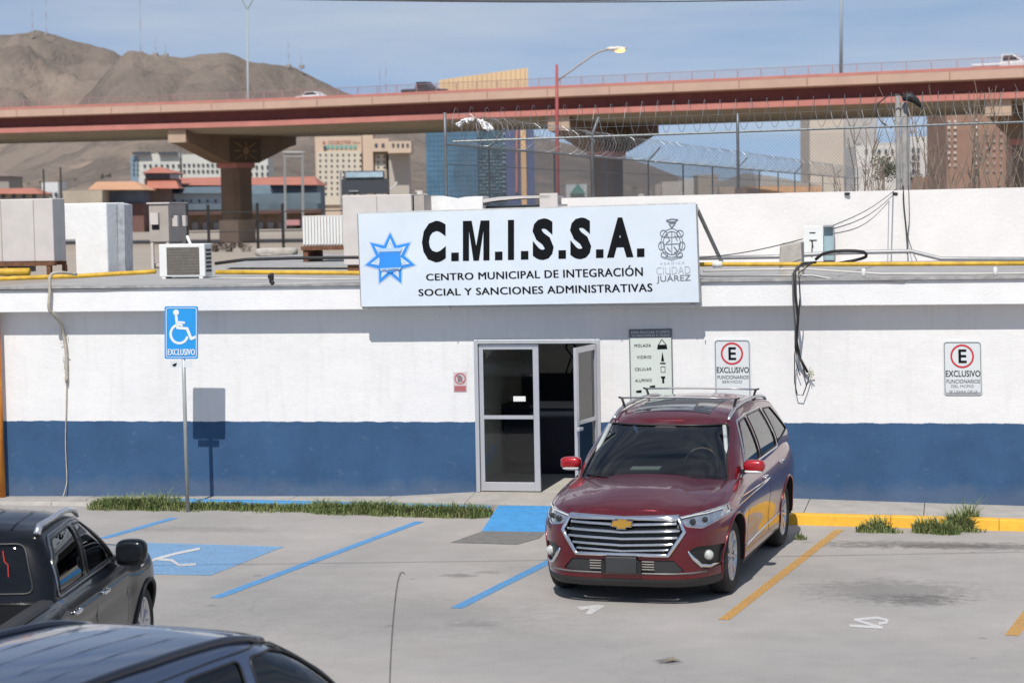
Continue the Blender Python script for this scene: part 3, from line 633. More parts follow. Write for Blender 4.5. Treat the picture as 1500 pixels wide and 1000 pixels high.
# white duct beside it
Y = roofY(130, 403); x0, x1, z0, z1 = pbx(92, 157, 297.5, 403, Y); zn = WP(110, 352, Y).z; xn = WP(110, 360, Y).x
t = thing('white_duct', 'white painted duct elbow standing on the roof beside the big beige unit', 'duct', ((x0+x1)/2, Y+.4, ZR))
B = MB(); B.prism([(xn, Y, ZR), (x1, Y, ZR), (x1, Y, z1), (x0, Y, z1), (x0, Y, zn), (xn, Y, zn)], (.10, .62, 0)); obj('duct_body', B, M_wht, t, bevel=.025)
B = MB(); B.prism([(x1+.06, Y+.32, ZR), (x1+.14, Y+.42, ZR), (x1+.16, Y+.42, z1-.04), (x1+.08, Y+.32, z1-.01)], (-.05, .5, 0)); obj('insulation_wrap', B, mat('foil_wrap', (.50, .51, .53), rough=.45, var=.25, vs=7, bump=.5, bs=9), t)
# taupe cooler box turned 40 degrees
c = GP(222, 395, ZR); c = Vector((c.x, c.y+.9, 0)); a = radians(34); z0, z1 = DP(222, 361, 35).z, DP(222, 297.5, 35).z
t = thing('cooler_box', 'taupe metal cooler box on legs with small hooded vents, right of the white duct', 'cooler', (c.x, c.y, ZR), -a*0+0)
R = Matrix.Rotation(radians(-38), 3, 'Z'); R = Matrix.Rotation(radians(38), 3, 'Z')
def rb(B, lx0, lx1, ly0, ly1, z0_, z1_, Rm, cc):
    P = lambda x, y, z: Vector((cc.x, cc.y, 0))+Rm @ Vector((x, y, 0))+Vector((0, 0, z))
    B.hexa([P(lx0, ly0, z0_), P(lx1, ly0, z0_), P(lx1, ly1, z0_), P(lx0, ly1, z0_)], [P(lx0, ly0, z1_), P(lx1, ly0, z1_), P(lx1, ly1, z1_), P(lx0, ly1, z1_)]); return B
R2 = Matrix.Rotation(radians(92), 3, 'Z')
obj('casing', rb(MB(), -.42, .62, -.16, .22, z0, z1, R2, c), M_acg, t, bevel=.012)
obj('lid', rb(MB(), -.45, .65, -.19, .25, z1+.002, z1+.03, R2, c), M_acb, t)
obj('vent_hood', rb(MB(), -.50, -.425, .02, .17, z1-.38, z1-.16, R2, c), M_acb, t); obj('vent_opening', rb(MB(), -.432, -.421, .03, .16, z1-.47, z1-.382, R2, c), M_blkp, t)
for k in (-.18, .30): obj('vent_hood', rb(MB(), k-.06, k+.06, -.27, -.165, z1-.42, z1-.22, R2, c), M_acb, t)
for lx, ly_ in ((-.38, -.12), (.56, -.12), (-.38, .18), (.56, .18)): obj('leg', rb(MB(), lx-.025, lx+.025, ly_-.025, ly_+.025, ZR, z0, R2, c), M_acb, t)
B = MB(); B.tube([c+Vector((.45, -.2, z0+.1)), c+Vector((.55, -.25, z0-.1)), c+Vector((.50, -.3, z0-.3)), c+Vector((.3, -.4, z0-.35))], .03, 6); obj('hose', B, M_white, t, smooth=True)
# small condenser
Y = roofY(272, 408); x0, x1, z0, z1 = pbx(233, 300, 357.5, 408, Y)
t = thing('condenser_unit', 'small white condenser with a brown front grill on the roof edge', 'air conditioner', ((x0+x1)/2, Y+.16, ZR))
B = MB(); B.bb(x0, x1, Y, Y+.34, z0+.03, z1); obj('casing', B, M_white, t, bevel=.012)
B = MB(); B.bb(x0+.13, x1-.09, Y-.006, Y+.01, z0+.06, z1-.05); gr = obj('grill', B, M_grill, t)
for i in range(9):
    z = z0+.09+i*(z1-z0-.17)/8; B = MB(); B.bb(x0+.13, x1-.09, Y-.012, Y-.007, z-.002, z+.002); obj('grill_bar', B, M_grill, gr)
for i in range(6):
    z = z0+.1+i*.065; B = MB(); B.bb(x1+.001, x1+.012, Y+.06, Y+.28, z, z+.035); obj('louvre', B, M_blkp, t)
B = MB(); B.bb(x0+.04, x0+.1, Y, Y+.3, ZR, z0+.03); obj('foot', B, M_white, t); B = MB(); B.bb(x1-.1, x1-.04, Y, Y+.3, ZR, z0+.03); obj('foot', B, M_white, t)
# evaporative cooler with pale vertical slats
Y = roofY(472, 370)+0; Y = 11.0; x0, x1, z0, z1 = pbx(443, 520, 315.5, 360, Y)
t = thing('slatted_cooler', 'pale cooler with vertical front slats on a rusty skid, left of the banner', 'cooler', ((x0+x1)/2, Y+.5, ZR))
B = MB(); B.bb(x0, x1, Y+.02, Y+1, z0, z1); obj('casing', B, M_acb, t); n = 17
sl = boxmesh('slat', ((x1-x0)/n*.62, .02, z1-z0-.06), M_white)
for i in range(n): piece('slat', sl, t, (x0+(x1-x0)*(i+.5)/n-(x0+x1)/2, Y+.005-(Y+.5), (z0+z1)/2-ZR))
B = MB(); B.bb(x0-.03, x1+.03, Y-.03, Y+1, z0-.08, z0-.005); B.bb(x0, x0+.1, Y, Y+1, ZR, z0-.08); B.bb(x1-.1, x1, Y, Y+1, ZR, z0-.08); obj('skid', B, M_rust, t)
# beige boxes behind the banner
Y = 6.0; x0, x1, z0, z1 = pbx(502, 603, 285.5, 345, Y)
t = thing('rooftop_unit', 'tall plain beige air unit behind the top left of the banner', 'air conditioner', ((x0+x1)/2, Y+.6, ZR))
B = MB(); B.bb(x0, x1, Y, Y+1.2, ZR+.12, z1); obj('casing', B, M_acb, t, bevel=.012); B = MB(); B.bb((x0+x1)/2-.01, (x0+x1)/2+.005, Y-.006, Y+.01, ZR+.15, z1-.02); obj('seam', B, M_acg, t)
B = MB(); B.bb(x1+.02, x1+.19, Y+.1, Y+1.1, ZR+.12, z1-.02); obj('side_box', B, M_acg, t)
B = MB(); B.bb(x0+.05, x1-.05, Y+.05, Y+1.1, ZR, ZR+.12); obj('skid', B, M_rust, t)
Y = 6.6; t = thing('roof_parapet_block', 'small white plastered block with a wavy top behind the banner', 'wall', (WP(665, 310, Y).x, Y, ZR)); N = 10
B = MB(); tp = [(621, 288), (640, 287), (655, 289.5), (667, 291.5), (680, 288.5), (695, 287.5), (707, 288)]; P = [WP(621, 345, Y)]+[WP(*p, Y) for p in tp]+[WP(707, 345, Y)]
B.prism(P, (0, .5, 0)); obj('block', B, M_wht, t)
Y = 6.4; a, b = WP(706, 308, Y), WP(815, 300, Y)
t = thing('roof_vent_hood', 'low beige curved roof vent with a dark slot behind the banner top', 'vent', ((a.x+b.x)/2, Y+.5, ZR))
B = MB(); B.bb(a.x, b.x, Y+.1, Y+1.1, ZR, WP(760, 300, Y).z); obj('vent_body', B, M_acb, t)
tp = [(706, 292), (730, 288.5), (760, 287), (790, 286.5), (806, 286.5), (806, 290), (790, 290), (760, 291), (730, 293.5), (706, 297)]
B = MB(); B.prism([WP(*p, Y) for p in tp], (0, 1.3, 0)); obj('cap', B, M_acb, t)
B = MB(); B.bb(a.x+.05, b.x-.3, Y+.08, Y+.099, WP(760, 300, Y).z-.13, WP(760, 300, Y).z-.01); obj('slot', B, M_blkp, t)
B = MB(); B.bb(b.x-.28, b.x+.02, Y+.0, Y+.07, ZR, WP(800, 283, Y).z); obj('end_post', B, M_acb, t)
# parapet wall
A0, A1 = Vector((-.75, 7.4, 0)), Vector((12.6, 10.1, 0)); dA = (A1-A0).normalized(); nA = Vector((-dA.y, dA.x, 0))
B = MB(); B.hexa([A0, A1, A1+nA*.22, A0+nA*.22], [A0+Vector((0, 0, 4.20)), A1+Vector((0, 0, 4.27)), A1+nA*.22+Vector((0, 0, 4.27)), A0+nA*.22+Vector((0, 0, 4.20))])
t = tag(obj('parapet_wall', B, mat('parapet_paint', (.78, .752, .725), rough=.9, var=.05, vs=1.3, bump=.3, bs=20), None), 'long white plastered parapet wall standing behind the roof, right of the banner', 'wall')
# pipes and cables on the roof edge
def run(name, label, pts, Y, r, m, cat='pipe', n=8, sag=None, group=None):
    B = MB(); P = [WP(x, y, Y if len(p_) == 2 else p_[2]) for p_ in pts for x, y in [p_[:2]]]
    B.tube(P, r, n); return tag(obj(name, B, m, smooth=True), label, cat, group)
run('gas_pipe', 'yellow gas pipe along the roof edge at left, bending up toward the condenser', [(-60, 411), (0, 408.5), (60, 406), (120, 404), (170, 401), (205, 399), (228, 397.5)], .18, .032, M_ypipe)
run('gas_pipe', 'yellow gas pipe on the roof edge between the condenser and the banner', [(316, 398.5), (420, 399), (540, 400), (700, 399)], .35, .031, M_ypipe)
run('gas_pipe', 'yellow gas pipe on the roof edge right of the banner', [(960, 388), (1060, 387), (1130, 387), (1240, 387), (1360, 386.5), (1640, 385)], .18, .029, M_ypipe)
run('gas_pipe', 'short yellow gas pipe lying under the big beige rooftop unit', [(-60, 399), (0, 398.5), (43, 398)], 2.8, .06, M_ypipe)
M_cond = mat('conduit_grey', (.36, .36, .36), rough=.5, metal=.3, var=.12, vs=7)
run('conduit', 'grey conduit behind the yellow pipe bending down toward the right end', [(1022, 378), (1138, 376), (1230, 370), (1335, 368), (1378, 379), (1640, 380)], 1.6, .03, M_cond)
run('conduit', 'thin grey conduit along the roof edge below the yellow pipe at right', [(960, 404), (1190, 403.5), (1225, 409.5), (1325, 411.5), (1328, 408), (1640, 407)], -.285, .016, M_cond)
run('conduit', 'thin pale conduit just under the yellow pipe at right', [(1030, 397), (1100, 395), (1180, 394), (1240, 398), (1290, 401), (1420, 401), (1640, 399)], .05, .014, mat('conduit_pale', (.55, .53, .5), rough=.6, var=.1))
run('conduit', 'long grey conduit along the roof edge at left', [(-60, 426), (150, 424), (260, 419), (400, 416), (540, 414)], -.285, .014, M_cond)
run('conduit', 'pale conduit lying on the roof behind the yellow pipe at left', [(310, 408), (400, 408), (480, 409), (560, 408)], .0, .013, MATS['conduit_pale'])
run('black_hose', 'black hose on the roof passing behind the condenser', [(315, 386), (360, 380), (430, 378), (520, 377), (560, 378)], 3.0, .025, M_blkp, 'hose')
run('yellow_band', 'short white joint on the yellow pipe beside the banner brace', [(1044, 387.2), (1058, 387.2)], .165, .045, M_white)
for i, (px, py) in enumerate(((1265, 399), (1458, 397))):
    B = MB(); c = WP(px, py, -.25); B.blob(c, (.06, .06, .11), .7, 10, 8); tag(obj('conduit_clamp', B, M_white, smooth=True), ['small pale conduit clamp on the roof edge nearer the junction box', 'small pale conduit clamp on the roof edge at far right'][i], 'clamp')
B = MB(); c = WP(397, 408, -.28)
for i in range(7): B.blob(c+Vector((random.uniform(-.05, .05), random.uniform(-.02, .02), random.uniform(-.1, .06))), (.06, .05, .07), .8, 8, 6)
tag(obj('cable_knot', B, M_blkp, smooth=True), 'dark knot of cable on the roof edge between condenser and banner', 'cable')
# rubble on the roof behind the left units
M_rub = mat('rubble_grey', (.42, .39, .35), rough=.95, var=.2, vs=6)
for (px, py, sx, sz, lb) in ((405, 364, .95, .20, 'long low sandy block lying at the back of the roof'), (398, 372, .55, .09, 'small pale slab in front of the sandy block on the roof'), (235, 392, .2, .1, 'small block under the taupe cooler')):
    B = MB(); Yr = min(18, GP(px, py, ZR).y-.5); c = WP(px, py, Yr); B.blob((c.x, Yr, ZR+sz/2), (sx, .4, sz), .35, 16, 8); tag(obj('roof_block', B, M_rub, smooth=True), lb, 'block')
# grey sheet lying on the roof
B = MB(); P = [(540, 380), (470, 372), (372, 378), (330, 392), (540, 392)]; B.prism([GP(x, y, ZR+.03) for x, y in P], (0, 0, .02)); tag(obj('roof_sheet', B, mat('tin_sheet', (.36, .35, .34), rough=.6, var=.2, vs=3)), 'flat grey sheet lying on the roof left of the banner', 'sheet')
# junction cabinet and block on the roof at right
Y = roofY(1195, 385)+.0; x0, x1, z0, z1 = pbx(1177, 1206, 331, 386, Y)
t = thing('junction_cabinet', 'pale electrical cabinet with an open bluish side on the roof edge', 'electrical box', ((x0+x1)/2, Y+.1, ZR))
B = MB(); B.bb(x0, x1, Y, Y+.04, ZR+.02, z1); obj('door', B, M_white, t, bevel=.006)
B = MB(); x2 = WP(1222, 355, Y+.12).x; B.bb(x1+.004, x2, Y+.12, Y+.16, ZR+.04, z1+.01); obj('back_panel', B, mat('pale_teal', (.34, .47, .52), rough=.6, var=.1), t)
B = MB(); B.bb(x1+.004, x2, Y+.0, Y+.118, z1-.02, z1+.01); B.bb(x2-.012, x2+.004, Y, Y+.118, ZR+.04, z1-.02); B.bb(x0, x2, Y+.162, Y+.20, ZR, z1); obj('case', B, M_cond, t)
B = MB(); f = lambda x, y: WP(x, y, Y-.006); strokes(B, [[(1186, 341), (1194, 341)], [(1186, 352), (1196, 352)], [(1190, 353), (1189, 376)], [(1189, 353), (1191, 362)]], f, 1.6); obj('door_mark', B, M_blkp, t, recalc=False)
Y = .9; x0, x1, z0, z1 = pbx(1140, 1176, 354, 380, Y)
B = MB(); B.hexa([(x0, Y, ZR), (x1, Y-.1, ZR), (x1, Y+.3, ZR), (x0, Y+.35, ZR)], [(x0+.02, Y+.03, z1-.05), (x1-.02, Y-.07, z1), (x1, Y+.3, z1), (x0+.02, Y+.35, z1-.02)]); tag(obj('concrete_block', B, M_rub, bevel=.02), 'rough concrete block left of the electrical cabinet', 'block')
def cable(name, label, pts, r, m=None, cat='cable', n=5, group=None):
    B = MB(); P = [Vector(p) for p in pts]; Q = []
    for i in range(len(P)-1):
        p0 = P[max(0, i-1)]; p1 = P[i]; p2 = P[i+1]; p3 = P[min(len(P)-1, i+2)]
        for k in range(5):
            t_ = k/5; Q.append(.5*((2*p1)+(p2-p0)*t_+(2*p0-5*p1+4*p2-p3)*t_*t_+(3*p1-p0-3*p2+p3)*t_**3))
    Q.append(P[-1]); B.tube(Q, r, n); return tag(obj(name, B, m or M_blkp, smooth=True), label, cat, group)
w = lambda *p: [WP(x, y, p[0]) for x, y in p[1:]]
t = thing('hanging_cable_bundle', 'dark cable bundle hanging over the fascia below the electrical cabinet, with frayed ends', 'cable', WP(1168, 470, -.33))
for k, (r, pts) in enumerate(((.018, [(1196, 384), (1175, 386), (1164, 398), (1165, 430), (1169, 465), (1167, 500), (1172, 525), (1183, 545)]), (.012, [(1190, 386), (1168, 390), (1161, 402), (1162, 440), (1165, 480), (1165, 510), (1176, 535), (1180, 552), (1186, 546)]), (.008, [(1186, 388), (1170, 400), (1172, 440), (1169, 480), (1164, 520), (1164, 560), (1168, 578), (1176, 579), (1183, 560), (1186, 548)]), (.006, [(1170, 390), (1172, 430), (1167, 490), (1166, 530), (1172, 550)]))):
    B = MB(); P = [WP(x, y, ((-.34-.02*k) if y < 470 else -.34+min(1, (y-470)/70)*.27-.012*k) if y > 395 else -.1) for x, y in pts]; B.tube(P, r, 6); obj('cable', B, M_blkp if k != 1 else mat('grey_cable', (.09, .09, .095), rough=.6, var=.1), t, smooth=True)
for k in range(9):
    a = random.uniform(-1.2, 1.4); B = MB(); p = WP(1185, 546, -.10); q = p+Vector((cos(a)*.07, random.uniform(-.03, .03), sin(a)*.08)); B.tube([p, (p+q)/2+Vector((0, 0, .01)), q], .005, 4); obj('wire_end', B, mat('wire_tips', (.45, .45, .33), rough=.6, var=.2), t)
cable('black_hose', 'thick black hose looping out of the electrical cabinet', [WP(1195, 380, .3), WP(1206, 372, .2), WP(1225, 368, .1), WP(1250, 367.5, .1), WP(1266, 370, .15), WP(1268, 376, .2), WP(1252, 381, .25), WP(1225, 386, .2)], .022, cat='hose')
M_wire = mat('thin_wire', (.07, .07, .075), rough=.6, var=0)
pA = WP(1316, 278, 9.2)
for k, (a, b, sg) in enumerate((((1221, 330), (1313, 277), 3), ((1221, 335), (1312, 282), 5), ((1222, 342), (1306, 290), 7), ((1020, 378), (1176, 350), 2))):
    A_, Bv = WP(*a, .9), (WP(*b, 9.0) if k < 3 else WP(*b, .6)); P = [A_*(1-i/8)+Bv*(i/8)-Vector((0, 0, sg*.02*sin(pi*i/8))) for i in range(9)]
    cable('service_wire', ['upper wire from the electrical cabinet to the steel pole', 'middle wire from the electrical cabinet to the steel pole', 'lower sagging wire from the electrical cabinet to the steel pole', 'thin wire from the banner to the electrical cabinet'][k], P, .007, M_wire, n=4)
cable('drop_cable', 'thick dark cable dropping from the steel pole down the white parapet', [WP(1323, 272, 8.6), WP(1324, 300, 8.55), WP(1327, 330, 8.5), WP(1329, 355, 8.4), WP(1329, 372, 8.3)], .014)
cable('drop_cable', 'thin cable dropping beside the thick one on the white parapet', [WP(1331, 272, 8.6), WP(1332, 320, 8.55), WP(1330, 345, 8.5), WP(1336, 366, 8.4), WP(1343, 382, 8.2)], .007)
for px, py, lb in ((1241, 284, 'small dark patch of chipped plaster high on the parapet'), (1311, 284, 'small dark bracket on the parapet beside the steel pole')):
    B = MB(); c = WP(px, py, 8.35+.2*(px > 1300)); B.blob(c, (.10, .04, .05), .6, 8, 6); tag(obj('wall_bracket', B, M_blkp), lb, 'bracket')
# cord hanging at the left
M_cordm = mat('beige_cord', (.45, .41, .34), rough=.9, var=.2, vs=20)
t = thing('old_rope', 'old frayed beige cord hanging from the yellow pipe down the left part of the wall', 'rope', WP(92, 728, -.1))
def smooth_pts(P):
    Q = []
    for i in range(len(P)-1):
        p0 = P[max(0, i-1)]; p1 = P[i]; p2 = P[i+1]; p3 = P[min(len(P)-1, i+2)]
        for k in range(5): u = k/5; Q.append(.5*((2*p1)+(p2-p0)*u+(2*p0-5*p1+4*p2-p3)*u*u+(3*p1-p0-3*p2+p3)*u**3))
    return Q+[P[-1]]
B = MB(); B.tube(smooth_pts([WP(112, 402, .05), WP(88, 399, -.2), WP(74, 404, -.3), WP(73, 430, -.33), WP(72, 452, -.33), WP(80, 462, -.25), WP(90, 475, -.12), WP(93, 490, -.04), WP(97, 515, -.03), WP(98, 560, -.03)]), .024, 6); obj('thick_cord', B, M_cordm, t, smooth=True)
B = MB(); B.tube(smooth_pts([WP(98, 545, -.02), WP(97, 600, -.02), WP(96, 650, -.02), WP(98, 700, -.03), WP(96, 715, -.06), WP(92, 728, -.1)]), .009, 5); obj('thin_cord', B, M_cordm, t, smooth=True)
B = MB()
for k in range(16):
    p = WP(96+random.uniform(-3, 3), random.uniform(478, 565), -.03); a = random.uniform(0, 2*pi); B.tube([p, p+Vector((cos(a)*.05, -.02, sin(a)*.06))], .005, 3)
tag(obj('frayed_threads', B, M_cordm, t), kind='stuff')
B = MB(); p = WP(1, 600, -.12); B.tube([(p.x-.02, -.12, 0), (p.x-.02, -.12, 2.70)], .05, 10); t = tag(obj('orange_post', B, mat('orange_rusty_paint', (.62, .27, .02), rough=.6, col2=(.50, .13, .02), vs=3), smooth=True), 'rusty orange post at the left end of the building', 'post')

# ================================================================== CHAIN LINK FENCE ON THE PARAPET
M_galv = mat('fence_galvanised', (.17, .185, .19), rough=.5, metal=.4, var=.15, vs=12); M_mesh = mat('fence_wire', (.20, .21, .22), rough=.5, metal=.4, var=.1)
F0 = A0+dA*(-1.7)+nA*.1; F1 = A1+nA*.1; LF = (F1-F0).length
def fz(s, L=LF, a=5.19, b=5.44): return a+(b-a)*s/L
t = thing('chain_link_fence', 'chain link fence with tall posts and razor wire standing on the white parapet', 'fence', F0+Vector((0, 0, 3.9)))
for px, py, arm in ((653, 165, 0), (868, 172, 1), (1081, 166, 0), (1500, 150, 0), (760, 205, 2)):
    if px == 760: continue
    D = 36.6; p = DP(px, 240, D); s = (Vector((p.x, p.y, 0))-F0).dot(dA); q = F0+dA*s; zt = WP(px, py, q.y).z
    B = MB()
    P = [(q.x, q.y, 4.1 if s > 1.7 else 3.05), (q.x, q.y, fz(s)+.04), (q.x+(.12 if arm else 0), q.y, zt)]
    B.tube(P, .028, 6); obj('post', B, M_galv, t, smooth=True)
B = MB(); B.tube([F0+Vector((0, 0, fz(0))), F1+Vector((0, 0, fz(LF)))], .022, 6); obj('top_rail', B, M_galv, t)
B = MB(); pit = .062; H0 = 4.18
k = -20
while k*pit < LF+1.3:
    for sgn in (1, -1):
        s0 = k*pit; h = 1.05; s1 = s0+sgn*h
        a, b = (s0, H0), (s1, H0+h)
        lo = max(0, min(s0, s1)); hi = min(LF, max(s0, s1))
        if hi-lo > .05:
            fz_ = lambda s: H0+(s-s0)/(s1-s0)*h
            B.tube([F0+dA*lo+Vector((0, 0, fz_(lo))), F0+dA*hi+Vector((0, 0, fz_(hi)))], .0016, 3, cap=False)
    k += 1
tag(obj('wire_mesh', B, M_mesh, t, recalc=False), kind='stuff')
def coil(P0, P1, r, pitch, wr, seg=10, jit=.1):
    B = MB(); d = P1-P0; L = d.length; d.normalize(); u = Vector((0, 0, 1)); v = d.cross(u).normalized(); n = int(L/pitch); pts = []
    for i in range(n*seg+1):
        a = 2*pi*i/seg; s = L*i/(n*seg); rr = r*(1+jit*noise.noise(Vector((s*1.7, r, 0)))); pts.append(P0+d*s+(u*sin(a)+v*cos(a))*rr+u*(.04*noise.noise(Vector((s*.6, 3, 0)))))
    B.tube(pts, wr, 3, cap=False); return B
tag(obj('razor_wire', coil(F0+Vector((0, 0, fz(0)+.30)), F1+Vector((0, 0, fz(LF)+.30)), .27, .26, .0045), M_mesh, t, recalc=False), kind='stuff')
B = MB(); z_ = .58; B.tube([F0+Vector((0, 0, fz(0)+.30)), F1+Vector((0, 0, fz(LF)+.30))], .004, 3)
B.tube([F0+Vector((0, 0, fz(0)+.16)), F1+Vector((0, 0, fz(LF)+.16))], .004, 3); obj('barbed_strand', B, M_mesh, t)
# shreds of plastic caught in the wire
M_shred = mat('plastic_shred', (.72, .72, .72), rough=.7, var=.1)
for pts, lb in (([(672, 183), (680, 176), (690, 177)], 'white plastic shred caught in the razor wire, left of the pair'), ([(702, 178), (710, 184), (719, 190)], 'white plastic shred caught in the razor wire, right of the pair')):
    B = MB(); P = [WP(x, y, 7.25) for x, y in pts]
    for k in range(5):
        B.tube([p+Vector((random.uniform(-.05, .05), random.uniform(-.1, .1), random.uniform(-.04, .04))) for p in P], random.uniform(.012, .03), 4)
    tag(obj('plastic_shred', B, M_shred), lb, 'litter')
# receding fence behind
R0 = CAM+RGT*(-1.14)+FWD*38; R1 = CAM+RGT*19.2+FWD*118; R0.z = R1.z = 0; dR = (R1-R0).normalized(); LR = (R1-R0).length; ZT = 5.19
t = thing('chain_link_fence', 'receding fence line with dense razor wire coil running away behind the parapet', 'fence', R0)
B = MB(); B.tube([R0+Vector((0, 0, ZT)), R1+Vector((0, 0, ZT))], .024, 5); B.tube([R0+Vector((0, 0, ZT-.35)), R1+Vector((0, 0, ZT-.35))], .008, 4); obj('top_rail', B, M_galv, t)
N = 15
for i in range(1, N+1):
    q = R0+dR*(3.1+LR*(i-1)/N)
    B = MB(); B.tube([(q.x, q.y, 3.9), (q.x, q.y, ZT)]+([(q.x+.34, q.y-.1, ZT+.36)] if i % 3 == 1 else []), .024, 5); obj('post', B, M_galv, t)
B = MB(); s = 0
while s < LR*.5:
    for sg in (1, -1):
        a, b = s, s+sg*1.1
        if 0 <= b: B.tube([R0+dR*a+Vector((0, 0, ZT-1.1)), R0+dR*b+Vector((0, 0, ZT))], .0025, 3, cap=False)
    s += .09
tag(obj('wire_mesh', B, M_mesh, t, recalc=False), kind='stuff')
tag(obj('razor_wire', coil(R0+dR*1+Vector((0, 0, ZT+.30)), R1+Vector((0, 0, ZT+.30)), .29, .36, .0042, 10, .12), mat('razor_bright', (.26, .27, .28), rough=.4, metal=.5, var=0), t, recalc=False), kind='stuff')
nR = Vector((-dR.y, dR.x, 0))*.2
B = MB(); a, b = R0, R1; B.hexa([a, b, b+nR, a+nR], [p+Vector((0, 0, 3.95)) for p in (a, b, b+nR, a+nR)]); tag(obj('boundary_wall', B, mat('boundary_wall', (.42, .38, .33), rough=.95, var=.1)), 'low plain boundary wall below the receding fence', 'wall')
# steel pole cluster
p = DP(1322, 280, 38.2); t = thing('steel_pole', 'weathered grey double steel pole rising behind the parapet at right', 'pole', (p.x, p.y, 0))
zt = DP(1322, 138, 38.2).z
for dx, r, z in ((-.055, .045, zt), (.06, .06, zt-.15)):
    B = MB(); B.tube([(p.x+dx-.0, p.y, 0), (p.x+dx-.02, p.y, z)], r, 8); obj('tube', B, mat('weathered_steel', (.24, .23, .22), rough=.7, var=.3, vs=5), t, smooth=True)
B = MB(); B.tube([(p.x+.13, p.y, 3), (p.x+.12, p.y, zt-.4)], .018, 5); obj('conduit', B, M_cond, t)
B = MB(); Q = [DP(x, y, 38) for x, y in ((1332, 146), (1318, 139), (1300, 141), (1286, 152), (1284, 168), (1292, 180), (1306, 188))]; B.tube(Q, .012, 5); obj('loose_cable', B, M_blkp, t)
B = MB(); B.tube([DP(1322, 144, 38), DP(1333, 142, 38), DP(1342, 148, 38), DP(1352, 160, 38)], [.05, .09, .06, .015], 8); obj('flood_lamp', B, M_blkp, t, smooth=True)

# ================================================================== BARE SHRUBS
M_bark = mat('dry_bark', (.26, .20, .15), rough=.95, var=.25, vs=4)
def bare_shrub(px, D, label, n=9, hmax=165, spread=1.0, seed=1):
    rnd = random.Random(seed); b = DP(px, 300, D); base = Vector((b.x, b.y, 0)); tt = thing('bare_shrub', label, 'shrub', base, 0, 'bare shrubs behind the parapet fence')
    B = MB(); zt = DP(px, hmax, D).z
    B.tube([base, base+Vector((0, 0, 2.6))], [.07, .05], 6); obj('trunk', B, M_bark, tt); B = MB()
    for i in range(n):
        a = rnd.uniform(0, 2*pi); tp = Vector((cos(a), sin(a), 0))*rnd.uniform(.2, 1.5)*spread; z1 = zt*rnd.uniform(.80, 1.02); P = []; s0 = rnd.uniform(1.8, 2.6)
        for k in range(7):
            u = k/6; P.append(base+tp*(u**1.2)+Vector((rnd.uniform(-.03, .03), rnd.uniform(-.03, .03), s0+(z1-s0)*u)))
        B.tube(P, [.020*(1-.72*k/6) for k in range(7)], 4)
        for j in range(5):
            k = rnd.randint(2, 5); q = P[k]; a2 = rnd.uniform(0, 2*pi); dd = Vector((cos(a2)*.3, sin(a2)*.3, rnd.uniform(.3, .8)))*rnd.uniform(.5, 1.1)
            B.tube([q, q+dd*.5+Vector((0, 0, .06)), q+dd], [.010, .006, .004], 3)
    obj('branches', B, M_bark, tt)
bare_shrub(1262, 40.5, 'bare thin shrub left of the steel pole', 8, 170, .8, 3)
bare_shrub(1292, 43, 'short bare shrub just left of the steel pole', 7, 190, .6, 4)
bare_shrub(1352, 40, 'bare shrub just right of the steel pole, thin upright stems', 10, 150, .9, 5)
bare_shrub(1402, 41, 'wide bare shrub in front of the brick tower', 12, 125, 1.1, 6)
bare_shrub(1440, 39.5, 'bare shrub with forked stems before the third pier', 10, 140, 1.0, 8)
bare_shrub(1492, 39.5, 'bare shrub at the right edge leaning outward', 12, 120, 1.2, 9)
bare_shrub(1240, 46, 'sparse bare shrub before the grey tower', 6, 215, .9, 12)
def leafy(name, label, px, py, D, w_, h_, col, n=900, cat='tree', group=None):
    b = DP(px, py, D); tt = thing(name, label, cat, (b.x, b.y, 0), 0, group); rnd = random.Random(int(px)); B = MB(); B.tube([(b.x, b.y, 0), (b.x, b.y, b.z+h_*.4)], [.03*h_+.05, .02*h_+.02], 6); obj('trunk', B, M_bark, tt); B = MB()
    cl = [(Vector((rnd.uniform(-.5, .5)*w_*.7, rnd.uniform(-.5, .5)*w_*.7, rnd.uniform(.2, .85)*h_)), rnd.uniform(.2, .38)*min(w_, h_)) for _ in range(8)]
    for i in range(n):
        c, r = cl[i % 8]; v = Vector((rnd.gauss(0, 1), rnd.gauss(0, 1), rnd.gauss(0, 1))).normalized()*r*rnd.uniform(.5, 1.05)
        p = b+c+v; s = .05*min(w_, h_)*rnd.uniform(.6, 1.3); a = Vector((rnd.gauss(0, 1), rnd.gauss(0, 1), rnd.gauss(0, 1))).normalized(); c2 = a.orthogonal().normalized()
        B.poly([p-a*s, p+c2*s*.6, p+a*s, p-c2*s*.6])
    obj('crown', B, mat('leaf_'+name+str(col), col, rough=.8, vs=1.2, var=.35), tt, recalc=False)
leafy('evergreen_shrub', 'dark olive evergreen shrub left of the steel pole', 1294, 268, 44, .55, .55, (.07, .075, .035))
leafy('evergreen_shrub', 'low olive shrub right of the steel pole', 1345, 268, 44, .9, .25, (.10, .09, .04), 700)

